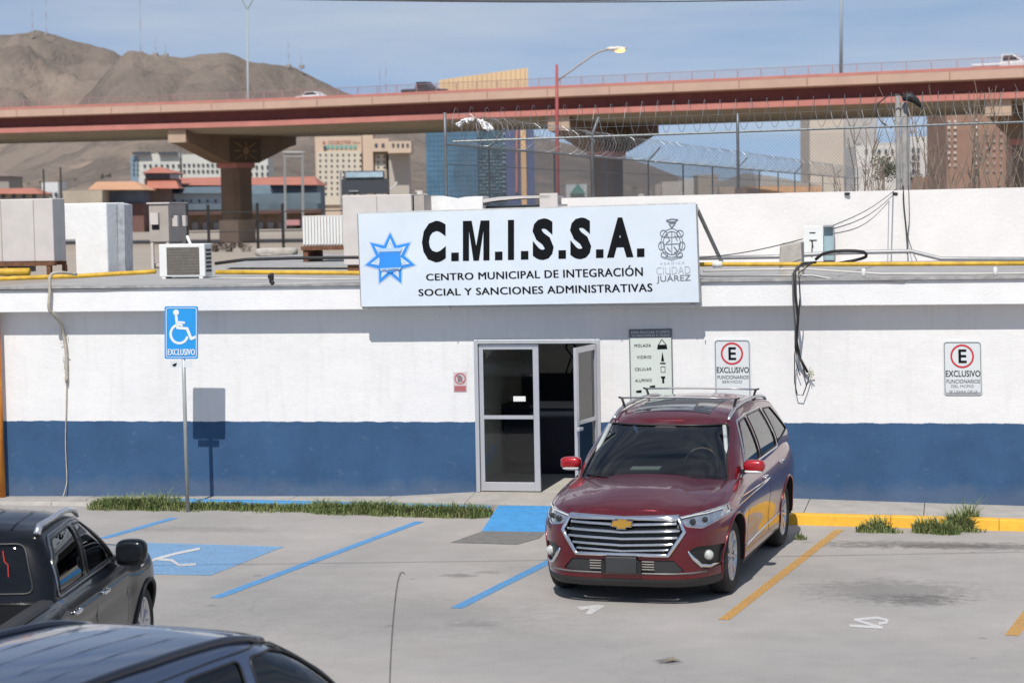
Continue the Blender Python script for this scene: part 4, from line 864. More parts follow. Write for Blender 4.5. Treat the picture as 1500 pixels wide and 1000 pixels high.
# ================================================================== VIADUCT
vd = (RGT*cos(radians(28))-FWD*sin(radians(28))).normalized(); va = Vector((-vd.y, vd.x, 0)); 
if va.dot(FWD) < 0: va = -va
VA = CAM+RGT*(-.1295*256)+FWD*256; VA.z = 0
def vz(s): return 17.12-.0074*s+(.005*s if s > 0 else -.004*s)
def VP(s, u, dz): return VA+vd*s+va*u+Vector((0, 0, vz(s)+dz))
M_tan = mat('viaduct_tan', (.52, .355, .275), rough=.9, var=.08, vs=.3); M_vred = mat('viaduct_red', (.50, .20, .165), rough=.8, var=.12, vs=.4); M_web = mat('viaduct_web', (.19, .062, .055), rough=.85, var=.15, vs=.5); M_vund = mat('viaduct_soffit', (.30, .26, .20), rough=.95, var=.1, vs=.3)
t = thing('viaduct', 'long tan and red highway viaduct crossing the whole view on hammerhead piers', 'viaduct', (VA.x, VA.y, 0))
S0, S1, DK = -190, 330, 27.0
def vsec(name, pts, m, seg=8):
    for sgn in (0, 1):
        B = MB(); st = [S0+(S1-S0)*i/seg for i in range(seg+1)]
        rows = [[VP(s, (u if sgn == 0 else DK-u), z) for u, z in pts] for s in st]
        B.sheet(rows); obj(name, B, m, t)
        if name == 'soffit': break
vsec('barrier_cap', [(.32, -.28), (.32, 0), (-.02, 0), (-.02, -.30)], M_vred)
vsec('barrier', [(.30, -.9), (.30, -.302), (0, -.302), (0, -1.2), (1.6, -1.32)], M_tan)
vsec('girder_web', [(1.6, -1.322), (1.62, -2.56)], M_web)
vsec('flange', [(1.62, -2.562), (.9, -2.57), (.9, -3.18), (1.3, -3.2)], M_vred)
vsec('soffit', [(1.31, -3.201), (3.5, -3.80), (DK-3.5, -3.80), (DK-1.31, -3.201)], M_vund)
B = MB(); B.sheet([[VP(s, .3, -.95), VP(s, DK-.3, -.95)] for s in (S0, 0, 150, S1)]); obj('road_deck', B, mat('asphalt', (.06, .06, .06), rough=.9), t)
for u in (0, DK): 
    for k in range(int((S1-S0)/7.5)):
        s = S0+7.5*k; B = MB(); p = VP(s, u-.012 if u == 0 else u+.012, -.75); B.box(p, (.06, .02, .8), Matrix.Rotation(atan2(vd.y, vd.x), 3, 'Z')) if u == 0 else None
        if u == 0: obj('panel_joint', B, M_web, t)
M_rl = mat('viaduct_rail', (.36, .22, .22), rough=.7, var=.1)
pm = boxmesh('rail_post', (.09, .09, .85), M_rl)
n = 0
for k in range(int((S1-S0)/2.6)):
    s = S0+2.6*k; p = VP(s, .14, .42); piece('rail_post', pm, t, (p.x-VA.x, p.y-VA.y, p.z)); n += 1
B = MB()
ST = [S0, -60, 0, 60, 140, S1]
for dz in (.84, .6, .4, .2): B.tube([VP(s_, .14, dz) for s_ in ST], .035 if dz > .8 else .014, 4)
obj('hand_rail', B, M_rl, t)
s = S0; B = MB()
while s < S1: B.tube([VP(s, .14, .02), VP(s, .14, .84)], .008, 3, cap=False); s += .32
tag(obj('rail_bars', B, M_rl, t, recalc=False), kind='stuff')
M_pier = mat('pier_tan_lit', (.46, .34, .25), rough=.9, var=.1, vs=.4); M_pbr = mat('pier_brown_shaded', (.20, .135, .095), rough=.9, var=.12, vs=.4); M_por = mat('pier_orange', (.27, .17, .09), rough=.9, var=.1, vs=.4)  # sunlit tan and shaded brown of the piers painted as separate colours
def s_from_px(px, u):      # station where the line at offset u passes the pixel column
    lo, hi = -180, 320
    for _ in range(40):
        m_ = (lo+hi)/2; p = VP(m_, u, 0)-CAM; x = 750+FPX*p.dot(RGT)/p.dot(FWD)
        if x < px: lo = m_
        else: hi = m_
    return lo
for px in (-322, 267, 824, 1465):
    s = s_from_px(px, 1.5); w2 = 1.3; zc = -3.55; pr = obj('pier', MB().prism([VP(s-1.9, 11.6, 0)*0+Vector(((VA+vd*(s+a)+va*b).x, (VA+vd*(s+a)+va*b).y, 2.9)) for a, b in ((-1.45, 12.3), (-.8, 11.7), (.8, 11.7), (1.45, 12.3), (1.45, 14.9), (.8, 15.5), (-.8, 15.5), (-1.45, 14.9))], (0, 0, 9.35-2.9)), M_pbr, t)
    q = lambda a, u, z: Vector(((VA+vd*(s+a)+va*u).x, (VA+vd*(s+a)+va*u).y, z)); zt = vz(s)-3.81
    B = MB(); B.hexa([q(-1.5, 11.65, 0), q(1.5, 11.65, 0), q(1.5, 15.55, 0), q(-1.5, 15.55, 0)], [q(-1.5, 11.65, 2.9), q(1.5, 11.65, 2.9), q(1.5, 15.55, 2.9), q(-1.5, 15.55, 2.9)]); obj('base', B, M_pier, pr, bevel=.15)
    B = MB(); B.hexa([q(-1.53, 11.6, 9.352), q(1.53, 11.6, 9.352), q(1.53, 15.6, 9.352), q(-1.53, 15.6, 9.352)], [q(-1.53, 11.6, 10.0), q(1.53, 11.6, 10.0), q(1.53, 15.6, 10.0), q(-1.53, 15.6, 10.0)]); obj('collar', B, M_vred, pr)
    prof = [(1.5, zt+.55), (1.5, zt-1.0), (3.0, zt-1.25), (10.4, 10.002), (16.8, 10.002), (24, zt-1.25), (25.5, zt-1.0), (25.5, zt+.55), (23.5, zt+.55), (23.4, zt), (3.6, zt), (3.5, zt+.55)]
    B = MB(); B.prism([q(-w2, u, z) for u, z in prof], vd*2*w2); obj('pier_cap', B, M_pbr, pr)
    B = MB(); B.hexa([q(-w2-.03, 1.44, zt-1.02), q(w2+.03, 1.44, zt-1.02), q(w2+.03, 1.499, zt-1.02), q(-w2-.03, 1.499, zt-1.02)], [q(-w2-.03, 1.44, zt+.57), q(w2+.03, 1.44, zt+.57), q(w2+.03, 1.499, zt+.57), q(-w2-.03, 1.499, zt+.57)]); obj('cap_face', B, M_pier, pr)  # thin plate carrying the painted sunlit tone of the cap's near end
    B = MB(); B.hexa([q(-w2, 1.5, zt-1.06), q(w2, 1.5, zt-1.06), q(w2, 10.4, 9.95), q(-w2, 10.4, 9.95)], [q(-w2, 1.5, zt-1.005), q(w2, 1.5, zt-1.005), q(w2, 10.4, 10.0), q(-w2, 10.4, 10.0)]) if False else None
    # relief: square panel with a rayed sun
    B = MB(); cz = (10.1+zt-.3)/2; ym = 13.9; hh_ = (zt-.3-10.1)/2
    B.hexa([q(w2, ym-3.4, cz-hh_), q(w2+.03, ym-3.4, cz-hh_), q(w2+.03, ym+3.4, cz-hh_), q(w2, ym+3.4, cz-hh_)], [q(w2, ym-3.4, cz+hh_), q(w2+.03, ym-3.4, cz+hh_), q(w2+.03, ym+3.4, cz+hh_), q(w2, ym+3.4, cz+hh_)]); obj('relief_panel', B, mat('relief_dark', (.10, .07, .045), rough=.9, var=.1), pr)
    B = MB()
    for k in range(8):
        a = k*pi/4; d1 = (cos(a), sin(a)); n1 = (-sin(a)*.09, cos(a)*.09); r0, r1 = .62, (1.3 if k % 2 == 0 else 1.75); fx = 1.8
        c4 = [(d1[0]*r0+n1[0], d1[1]*r0*1+n1[1]), (d1[0]*r0-n1[0], d1[1]*r0-n1[1]), (d1[0]*r1-n1[0], d1[1]*r1*.85-n1[1]), (d1[0]*r1+n1[0], d1[1]*r1*.85+n1[1])]
        B.prism([q(w2+.03, ym+a_*fx, cz-.1+b_) for a_, b_ in c4], vd*.06)
    B.prism([q(w2+.03, ym+.40*1.7*cos(2*pi*i/14), cz-.1+.50*sin(2*pi*i/14)) for i in range(14)], vd*.10); obj('sun_relief', B, M_por, pr)
    for uu in (1.9, 2.7):
        pass
# street lamps and masts
M_pole = mat('lamp_pole_red', (.36, .08, .08), rough=.6, var=.15, vs=2)
D = 98; b = DP(816, 300, D); b0 = Vector((b.x, b.y, 0)); t = thing('street_lamp', 'red street lamp pole with a long arm and a glowing orange lamp before the viaduct', 'street lamp', b0)
B = MB(); B.tube([b0, DP(816, 180, D).xy.to_3d()+Vector((0, 0, DP(816, 180, D).z)), DP(815.5, 95, D)], [.095, .085, .06], 8); obj('pole', B, M_pole, t, smooth=True)
B = MB(); B.tube([DP(*p, D) for p in ((817, 118), (832, 107), (850, 94), (870, 80), (880, 75), (893, 72.5))], .05, 6); obj('arm', B, mat('arm_grey', (.34, .31, .31), rough=.5, var=.1), t, smooth=True)
c = DP(903, 71.5, D); B = MB(); B.blob(c, (.95, .3, .2), .7, 14, 8, Matrix.Rotation(YAW, 3, 'Z')); obj('lamp_head', B, mat('lamp_head_grey', (.62, .58, .52), rough=.5, var=.05), t, smooth=True)
c = DP(908, 73.5, D); B = MB(); B.blob(c, (.5, .3, .24), .8, 12, 8); obj('lamp_glass', B, mat('lamp_glow', (.9, .5, .2), var=0, emit=(1, .48, .14, 2.2)), t, smooth=True)
for px, py, D, lb, fork in ((364, 14, 290, 'tall grey forked light mast above the viaduct at left', 1), (1233, -60, 250, 'tall thin grey light mast above the viaduct at right', 0)):
    b = DP(px, 300, D); b0 = Vector((b.x, b.y, 0)); t = thing('light_mast', lb, 'light mast', b0); tp = DP(px-(2 if fork else 0), py, D)
    B = MB(); zb_m = 13.6 if fork else 16.4; B.tube([Vector((b0.x, b0.y, zb_m if not fork else 0)), tp], [.22, .12], 8); obj('mast', B, mat('mast_grey', (.34, .36, .38), rough=.5, var=.05), t, smooth=True)
    if fork:
        for dx in (-12, 14): B = MB(); B.tube([tp, DP(px-2+dx*.5, 3, D), DP(px+dx-2, -24, D)], .10, 5); obj('arm', B, MATS['mast_grey'], t)
    else: B = MB(); B.tube([tp+Vector((-2, 0, 0)), tp+Vector((2, 0, 0))], .12, 5); obj('arm', B, MATS['mast_grey'], t)
for k, (pts, lb) in enumerate((([(-300, -9), (250, -3), (750, 3.2), (1150, 0), (1800, -16)], 'black overhead cable crossing the sky at the very top'), ([(-300, -14), (200, -8), (700, 1.2), (1100, -3), (1800, -22)], 'second overhead cable just above the first'))):
    cable('overhead_cable', lb, [DP(x, y, 20) for x, y in pts], .006, M_wire)

# ================================================================== FAR CITY
M_win = mat('far_window', (.06, .07, .085), rough=.3, var=.1, vs=.3); M_h1 = mat('hotel_cream', (.56, .50, .41), rough=.9, var=.03, vs=.1); M_h2 = mat('hotel_tan', (.54, .42, .32), rough=.9, var=.03, vs=.1)
def fbox(px0, px1, yt, D, dep, z0=-.05):
    a, b = DP(px0, 300, D), DP(px1, 300, D); zt = DP((px0+px1)/2, yt, D).z; P = [a, b, b+FWD*dep, a+FWD*dep]
    return [Vector((p.x, p.y, z0)) for p in P], [Vector((p.x, p.y, zt)) for p in P]
def fpart(name, px0, px1, yt, D, dep, m, par, z0=-.05, yb=None):
    if yb is not None: z0 = DP((px0+px1)/2, yb, D).z
    b, t_ = fbox(px0, px1, yt, D, dep, z0); return obj(name, MB().hexa(b, t_), m, par)
def fthing(name, lb, px, D, cat='building', group=None): p = DP(px, 300, D); return thing(name, lb, cat, (p.x, p.y, 0), YAW, group)
def fwins(par, px0, px1, py0, py1, nx, ny, wpx, hpx, D, m=None, name='window', skip=()):
    k = D/FPX; me = boxmesh(name, (wpx*k, .25, hpx*k), m or M_win); c = par.location; ix = WM[par.name].inverted()
    for j in range(ny):
        for i in range(nx):
            if (i, j) in skip: continue
            px = px0+(px1-px0)*(i/(nx-1) if nx > 1 else .5); py = py0+(py1-py0)*(j/(ny-1) if ny > 1 else .5)
            piece(name, me, par, ix @ (DP(px, py-(0), D)-FWD*.05))
D = 985; t = fthing('hotel_building', 'tall cream and tan hotel tower with rows of small windows left of the glass building', 534, D)
fpart('wing', 463.5, 532, 200, D, 22, M_h2, t); fpart('wing_front', 466, 531, 222, D-1.2, 1.1, M_h1, t, yb=300); fpart('stair_tower', 533, 548, 197, D-3, 24, M_h2, t); fpart('wing', 549, 568, 203, D, 20, M_h2, t, yb=300); fpart('wing_front', 551, 566, 226, D-1.2, 1.1, M_h1, t, yb=300)
fpart('crown_block', 547, 571, 203, D-6, 6, M_h2, t, yb=222); fpart('crown_block', 570, 604, 207, D-14, 26, M_h2, t, yb=224); fpart('side_tower', 571, 600, 224, D-3, 20, mat('hotel_grey', (.42, .38, .33), rough=.9, var=.03), t)
fwins(t, 469, 528, 227, 284, 8, 8, 2.6, 2.6, D-1.4); fwins(t, 554, 563, 230, 245, 2, 3, 2.6, 2.6, D-1.4); fwins(t, 551, 561, 213, 213, 2, 1, 4, 5, D-6.2); fwins(t, 576, 597, 213, 213, 4, 1, 3, 5, D-14.2)
fwins(t, 480, 520, 216, 215, 7, 1, 4.6, 5, D-.3, mat('green_glass', (.16, .36, .31), rough=.3, var=.1)); fwins(t, 476, 476, 217, 217, 1, 1, 4, 6, D-.3)
Hf = lambda x, y: DP(x, y, D-.3); M_hl = mat('hotel_letters', (.40, .14, .10), rough=.7, var=0)
print_text('lettering', 'DOUBLETREE', hq(481, 206, 514, 211, -.01), Hf, M_hl, t, .01); print_text('lettering', 'Hilton', hq(516, 207, 527, 210.5, -.01), Hf, M_hl, t, 0); B = MB(); B.poly([Hf(x, y) for x, y in circ(474.5, 209, 2.2, n=12)[:-1]]); obj('logo', B, M_hl, t, recalc=False)
D = 800; t = fthing('white_office_building', 'pale four storey office block behind the first pier', 290, D); Mw = mat('office_white', (.52, .52, .48), rough=.9, var=.05, vs=.2)
fpart('wing', 193, 204, 228, D, 15, mat('glass_blue_grey', (.20, .27, .33), rough=.3, var=.1), t); fpart('wing', 204.2, 265, 225, D, 20, Mw, t); fpart('wing', 265.2, 290, 231, D+4, 20, M_win, t); fpart('wing', 268, 330, 226, D+2, 20, Mw, t); fpart('wing', 330.2, 394, 232, D, 20, Mw, t)
fpart('roof_slab', 196, 222, 222.5, D-2, 10, M_win, t, yb=226); fpart('roof_slab', 234, 262, 222.5, D-2, 10, M_win, t, yb=226)
fwins(t, 212, 262, 243, 253, 7, 2, 3.4, 4, D-.3); fwins(t, 270, 318, 242, 251, 8, 2, 3.4, 3.6, D+1.7); fwins(t, 368, 392, 245, 255, 4, 2, 3, 5, D-.3); fwins(t, 196, 202, 235, 255, 2, 4, 2, 3, D-.3)
M_rt = mat('terracotta_roof', (.44, .17, .12), rough=.85, var=.12, vs=.3); M_rto = mat('orange_roof', (.58, .32, .19), rough=.85, var=.1, vs=.3); M_mall = mat('mall_white', (.58, .59, .60), rough=.8, var=.04); M_slate = mat('slate_roof', (.11, .15, .18), rough=.7, var=.15, vs=.4); M_mall2 = mat('mall_brown', (.16, .085, .075), rough=.85, var=.2, vs=.3)
def froof(px0, px1, ytop, ybot, D, dep, m, par, inset=3): # hipped sloping roof
    a, b = DP(px0, ybot, D), DP(px1, ybot, D); zt = DP((px0+px1)/2, ytop, D+dep/2).z; c, d = DP(px0+inset, 300, D+dep/2), DP(px1-inset, 300, D+dep/2); c.z = d.z = zt; e, f_ = a+FWD*dep, b+FWD*dep
    B = MB(); B.quad(a, b, d, c); B.quad(b, f_, d, d+Vector((0, 0, .01))) if False else B.poly([b, f_, d]); B.quad(f_, e, c, d); B.poly([e, a, c]); B.quad(a, e, f_, b); return obj('roof', B, m, par)
D = 455; t = fthing('shopping_mall', 'long low mall with terracotta roofs, white gallery and slate canopies behind the first pier', 300, D)
fpart('tower', 212, 252, 262, D-2, 14, mat('tower_taupe', (.30, .22, .20), rough=.9, var=.06), t, yb=None); fpart('tower_window', 214, 250, 254, D-2.5, 13, M_win, t, yb=261.8); froof(207, 258, 245, 253.5, D-4, 16, M_rt, t, 20); froof(214, 262, 262.5, 276, D-6, 8, M_rt, t, 4)
froof(255, 330, 260, 271.5, D+10, 30, M_rt, t, 6); froof(300, 466, 260, 271, D+12, 26, M_rt, t, 4); fpart('gallery', 258, 326, 271.8, D+14, 20, M_mall2, t); fpart('gallery', 326.2, 465, 271.3, D+14, 20, M_slate, t)
froof(225, 330, 274, 283, D-2, 12, M_slate, t, 5); fpart('gallery_wall', 224, 330, 283.2, D, 10, M_mall, t); fwins(t, 244, 328, 294, 295, 8, 1, 2.6, 4, D-.3)
froof(366, 400, 271, 296, D-1, 10, M_slate, t, 4); fpart('canopy', 224, 330, 299, D-3, 8, M_slate, t, yb=308); fpart('canopy', 366, 470, 283, D-3, 8, M_slate, t, yb=299); fpart('shop_front', 228, 470, 308.2, D-1, 6, mat('shop_tan', (.30, .22, .16), rough=.9, var=.35, vs=.25), t)
fpart('canopy', 268, 470, 308.4, D-5, 5, M_mall2, t, yb=313); fwins(t, 286, 460, 333, 333, 12, 1, 9, 15, D-1.4, mat('shop_grey', (.33, .33, .33), rough=.6, var=.3, vs=.2), 'shutter')
fpart('awning', 416, 438, 322, D-7, 4, mat('awning_pink', (.45, .22, .22), rough=.8, var=.1), t, yb=330)
froof(128, 212, 266, 278, D-20, 24, M_rto, t, 14); fpart('gallery_glass', 140, 210, 279, D-15, 8, mat('glass_slate', (.12, .16, .21), rough=.3, var=.3, vs=.3), t, yb=298); fpart('shop_front', 140, 210, 298.2, D-16, 8, M_mall2, t)
D = 380; t = fthing('red_roof_house', 'low building with a dull red roof at the left edge behind the rooftop unit', 25, D, 'house'); froof(-40, 58, 276, 284, D, 12, M_rt, t, 6); fpart('wall', -36, 55, 284.2, D+1, 10, mat('house_wall', (.42, .36, .28), rough=.9, var=.2, vs=.2), t); fwins(t, -10, 50, 288, 287, 5, 1, 5, 5, D+.8)
D = 520; t = fthing('grey_house', 'low grey gabled house at the far left edge', 5, D, 'house'); fpart('wall', -30, 14, 258, D, 15, mat('house_grey', (.30, .27, .25), rough=.9, var=.1), t); froof(-34, 16, 249, 258, D-1, 17, mat('roof_brown', (.22, .17, .15), rough=.9, var=.1), t, 22)
D = 430; t = fthing('white_shed', 'small white glassy shed left of the orange mall roof', 80, D); fpart('wall', 62, 86, 267, D, 8, M_mall, t); fpart('wall', 86.3, 150, 279, D+2, 8, mat('house_wall', (.42, .36, .28)), t); fwins(t, 66, 82, 285, 285, 3, 1, 4, 6, D-.3)
# scattered hillside houses and dark trees at the foot of the mountain
hc = [(.55, .50, .45), (.62, .60, .57), (.40, .34, .28), (.50, .40, .32)]
rnd = random.Random(5)
for i in range(46):
    px = rnd.choice([rnd.uniform(-60, 195), rnd.uniform(60, 180), rnd.uniform(395, 470), rnd.uniform(604, 630), rnd.uniform(900, 1180)]); D = rnd.uniform(900, 1700); wpx = rnd.uniform(5, 13); y = 300-rnd.uniform(1, 7)*1.1
    lab = 'tiny pale house on the slope at the foot of the mountain'
    t = fthing('hillside_house', lab, px, D, 'house', 'tiny houses at the foot of the mountain'); k = D/FPX; Z = (D-850)*.011; hh = rnd.uniform(4, 8)
    P = lambda a, b, z: DP(px+a, 300, D+b).xy.to_3d()+Vector((0, 0, z)); B = MB(); B.hexa([P(-wpx/2, 0, 0), P(wpx/2, 0, 0), P(wpx/2, 10, 0), P(-wpx/2, 10, 0)], [P(-wpx/2, 0, Z+hh), P(wpx/2, 0, Z+hh), P(wpx/2, 10, Z+hh), P(-wpx/2, 10, Z+hh)]); obj('wall', B, mat('hill_house%d' % (i % 4), hc[i % 4], rough=.9, var=.05), t)
for i, (px, py, w_, h_) in enumerate(((150, 259, 9, 8), (160, 258, 8, 8), (40, 268, 12, 5), (60, 266, 8, 5), (110, 262, 10, 4), (500, 294, 6, 6), (610, 283, 5, 5), (905, 276, 6, 5), (928, 277, 6, 6))):
    leafy('distant_tree', ['dark round tree on the slope left of the pale office block', 'second dark tree on the slope, nearer the pale office block', 'low dark tree on the slope at far left', 'small dark tree right of the low one at far left', 'low dark tree above the white shed', 'dark tree at the foot of the hotel', 'dark bush left of the glass building', 'small green tree at the foot of the second pier, left one', 'small green tree right of the second pier'][i], px, py+3, 640 if i > 6 else 900, w_*.26, h_*.26, (.05, .065, .035) if i < 7 else (.12, .16, .05), 500)
# glass tower
D = 520; t = fthing('glass_office_building', 'blue glass office building with purple flank and a big orange wedge on top', 700, D); M_bg = mat('blue_curtain_glass', (.07, .155, .235), rough=.15, var=.25, vs=.25, spec=.8); M_dg = mat('dark_curtain_glass', (.035, .05, .06), rough=.2, var=.5, vs=.5); M_pur = mat('purple_panel', (.085, .105, .205), rough=.5, var=.06, vs=.2)
fpart('glass_body', 625.5, 700, 150, D, 30, M_bg, t); fpart('glass_body', 700.2, 742, 150, D+.6, 30, mat('teal_glass', (.05, .10, .13), rough=.2, var=.4, vs=.5), t); fpart('purple_wing', 742.3, 764, 150, D-.5, 30, M_pur, t); fpart('orange_column', 764.3, 772, 126, D-1.2, 3, mat('orange_panel', (.66, .42, .22), rough=.8, var=.04), t); fpart('purple_wing', 772.3, 784, 150, D-.5, 30, M_pur, t)
k = D/FPX; mh = boxmesh('mullion', (75*k, .12, .12), mat('mullion', (.12, .22, .30), rough=.4)); mv = boxmesh('mullion', (.12, .12, 26), MATS['mullion']); ix = WM[t.name].inverted()
for j in range(14): piece('mullion', mh, t, ix @ (DP(662.5, 190+j*7.4, D)-FWD*.06))
for j in range(13): piece('mullion', mv, t, ix @ (DP(627+j*6, 232, D)-FWD*.13))
fwins(t, 704, 738, 226, 282, 8, 12, 3.0, 1.8, D+.4, mat('teal_pane', (.22, .28, .30), rough=.3, var=.6, vs=.5), 'pane', {(i, j) for i in range(8) for j in range(12) if (i*7+j*5) % 4 == 0})
fwins(t, 738.5, 738.5, 196, 280, 1, 13, 5, 1.4, D-.1, mat('grey_band', (.32, .38, .42), rough=.5), 'pane'); B = MB(); B.tube([DP(757, 190, D-1), DP(757, 282, D-1)], .3, 5); obj('red_strip', B, M_vred, t)
P = [(643, 117.5), (773, 99.5), (773.5, 150), (643, 150)]; B = MB(); B.prism([DP(x, y, D-2) for x, y in P], FWD*6); obj('wedge_crown', B, mat('wedge_orange', (.66, .48, .29), rough=.8, var=.05, vs=.15), t)
B = MB()
for kx in range(18): x = 650+kx*7; B.tube([DP(x, 117.5-(x-643)*.1385+.3, D-2.15), DP(x, 150, D-2.15)], .06, 3)
obj('wedge_seams', B, mat('wedge_seam', (.60, .43, .25), rough=.8), t)
# dark billboard in front of the hotel
D = 330; t = fthing('billboard', 'dark blue grey billboard with a glass strip on top, in front of the hotel', 534, D, 'billboard'); fpart('panel', 500, 569, 262, D, 2, mat('billboard_dark', (.045, .05, .065), rough=.6, var=.1), t, yb=284.5); fpart('top_strip', 507, 562, 252, D-.3, 1.6, mat('strip_glass', (.36, .48, .56), rough=.3, var=.2, vs=.6), t, yb=259.8); fpart('strip_frame', 505, 564, 250.5, D, 1.2, MATS['billboard_dark'], t, yb=261.8)
fwins(t, 518, 518, 280, 280, 1, 1, 14, 2.2, D-.2, mat('billboard_print', (.22, .23, .25), var=.4, vs=2), 'print'); B = MB(); B.tube([DP(571, 277, D), DP(577, 274, D), DP(582, 267, D)], [.1, .1, .25], 6); obj('flood_lamp', B, M_mall, t)
for x in (510, 534, 560): B = MB(); p = DP(x, 284.6, D); B.tube([(p.x, p.y, 0), p], .3, 6); obj('support', B, M_steel, t)
# right side towers
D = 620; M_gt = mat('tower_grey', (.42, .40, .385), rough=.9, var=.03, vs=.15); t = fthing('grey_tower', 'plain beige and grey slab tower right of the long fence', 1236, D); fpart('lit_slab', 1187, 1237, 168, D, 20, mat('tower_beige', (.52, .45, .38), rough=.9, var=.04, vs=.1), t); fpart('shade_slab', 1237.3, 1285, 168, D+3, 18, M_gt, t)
D = 560; t = fthing('white_hospital', 'white building with paired dark windows between the grey and brick towers', 1318, D); fpart('wing', 1254, 1330, 213, D, 20, mat('hospital_white', (.60, .58, .55), rough=.9, var=.03), t); fpart('wing', 1330.3, 1386, 200, D+2, 20, MATS['hospital_white'], t); fpart('penthouse', 1262, 1312, 209, D+4, 10, M_gt, t, yb=213)
fwins(t, 1269, 1307, 222, 222, 5, 1, 3.6, 6, D-.2); fwins(t, 1337.5, 1345, 220, 251, 2, 4, 4, 6.4, D+1.8); fwins(t, 1377, 1381, 205, 251, 2, 5, 2.5, 5.4, D+1.8); fpart('podium', 1330, 1400, 259, D-8, 7, mat('podium_brown', (.25, .15, .11), rough=.9, var=.1), t)
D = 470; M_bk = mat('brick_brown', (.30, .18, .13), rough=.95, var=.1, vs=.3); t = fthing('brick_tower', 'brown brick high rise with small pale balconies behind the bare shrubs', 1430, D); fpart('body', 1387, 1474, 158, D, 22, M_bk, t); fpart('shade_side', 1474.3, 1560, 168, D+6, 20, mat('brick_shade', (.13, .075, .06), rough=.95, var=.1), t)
fwins(t, 1390, 1399, 178, 242, 2, 8, 3.6, 3.6, D-.2, mat('balcony_white', (.60, .52, .48), rough=.8, var=.1), 'balcony'); fwins(t, 1429, 1431, 176, 250, 1, 8, 3.2, 3.6, D-.2, MATS['balcony_white'], 'balcony'); fwins(t, 1446, 1466, 196, 250, 3, 6, 3.6, 3.8, D-.2, mat('window_mauve', (.40, .28, .26), rough=.6, var=.1), 'window')
D = 300; t = fthing('green_roof_kiosk', 'pale kiosk with a green pyramid roof left of the second pier', 845, D, 'building'); fpart('wall', 830, 860, 270, D+1, 6, mat('kiosk_wall', (.52, .54, .54), rough=.8), t); froof(836, 858, 269, 284, D-3, 4, mat('kiosk_green', (.07, .17, .14), rough=.7, var=.1), t, 10.5)
D = 700; t = fthing('low_city_block', 'pale low buildings beyond the viaduct right of the second pier', 1080, D)
for a, b, y_, m in ((970, 1000, 266, 0), (1000.5, 1022, 262, 1), (1023, 1052, 256, 2), (1053, 1100, 264, 3), (1100.5, 1150, 262, 0), (960, 969, 270, 2)): fpart('block', a, b, y_, D+(a % 7)*3, 20, mat('hill_house%d' % m, hc[m]), t)
D = 210; t = fthing('far_shed', 'low grey sloping roof shed with orange walls behind the receding fence', 1140, D); fpart('wall', 1095, 1204, 272, D+4, 12, mat('shed_orange', (.50, .31, .19), rough=.9, var=.08), t); B = MB(); P = [(1040, 273), (1092, 254), (1130, 258), (1205, 272)]; B.prism([DP(x, y, D) for x, y in P], FWD*3); obj('roof', B, mat('shed_roof', (.30, .28, .26), rough=.8, var=.1), t)
for i, (px, yt, yb) in enumerate(((275, 293, 352), (306, 300, 352), (378, 297, 352), (415, 298, 352), (500, 250, 300), (65, 248, 292), (90, 245, 292))):
    D = 225 if i < 4 else 300; b = DP(px, yb, D); B = MB(); B.tube([(b.x, b.y, 0), (b.x, b.y, DP(px, yt, D).z)], .16 if i < 4 else .12, 6)
    tag(obj('dark_post', B, M_blkp if i < 4 else M_steel), ['dark post of the yard behind the roof, nearest the taupe cooler', 'dark post left of the first pier', 'dark post right of the first pier', 'dark post between the first pier and the slatted cooler', 'thin grey post before the hotel', 'thin grey post at the left before the white shed', 'thin brownish post right of the white shed'][i], 'post')
B = MB(); b0 = DP(250, 352, 224); b1 = DP(505, 352, 224); z = DP(300, 312, 224).z; B.tube([(b0.x, b0.y, z), (b1.x, b1.y, z)], .06, 4); B.tube([(b0.x, b0.y, z-2), (b1.x, b1.y, z-2)], .05, 4); tag(obj('yard_rail', B, M_blkp), 'thin dark rail joining the posts around the first pier', 'rail')
leaf_h = leafy('dry_hedge', 'dark dry hedge at the foot of the first pier beyond the roof', 340, 372, 215, 5.5, 1.6, (.10, .07, .055), 1500, 'hedge')
# gantry left of the hotel
D = 420; t = fthing('sign_gantry', 'thin steel frame gantry standing left of the hotel', 430, D, 'gantry'); B = MB()
for x in (417, 443): B.tube([Vector((DP(x, 300, D).x, DP(x, 300, D).y, 0)), DP(x, 222, D)], .25, 4)
B.tube([DP(415, 224, D), DP(446, 224, D)], .3, 4); B.tube([DP(415, 230, D), DP(446, 230, D)], .15, 4); obj('frame', B, M_steel, t)

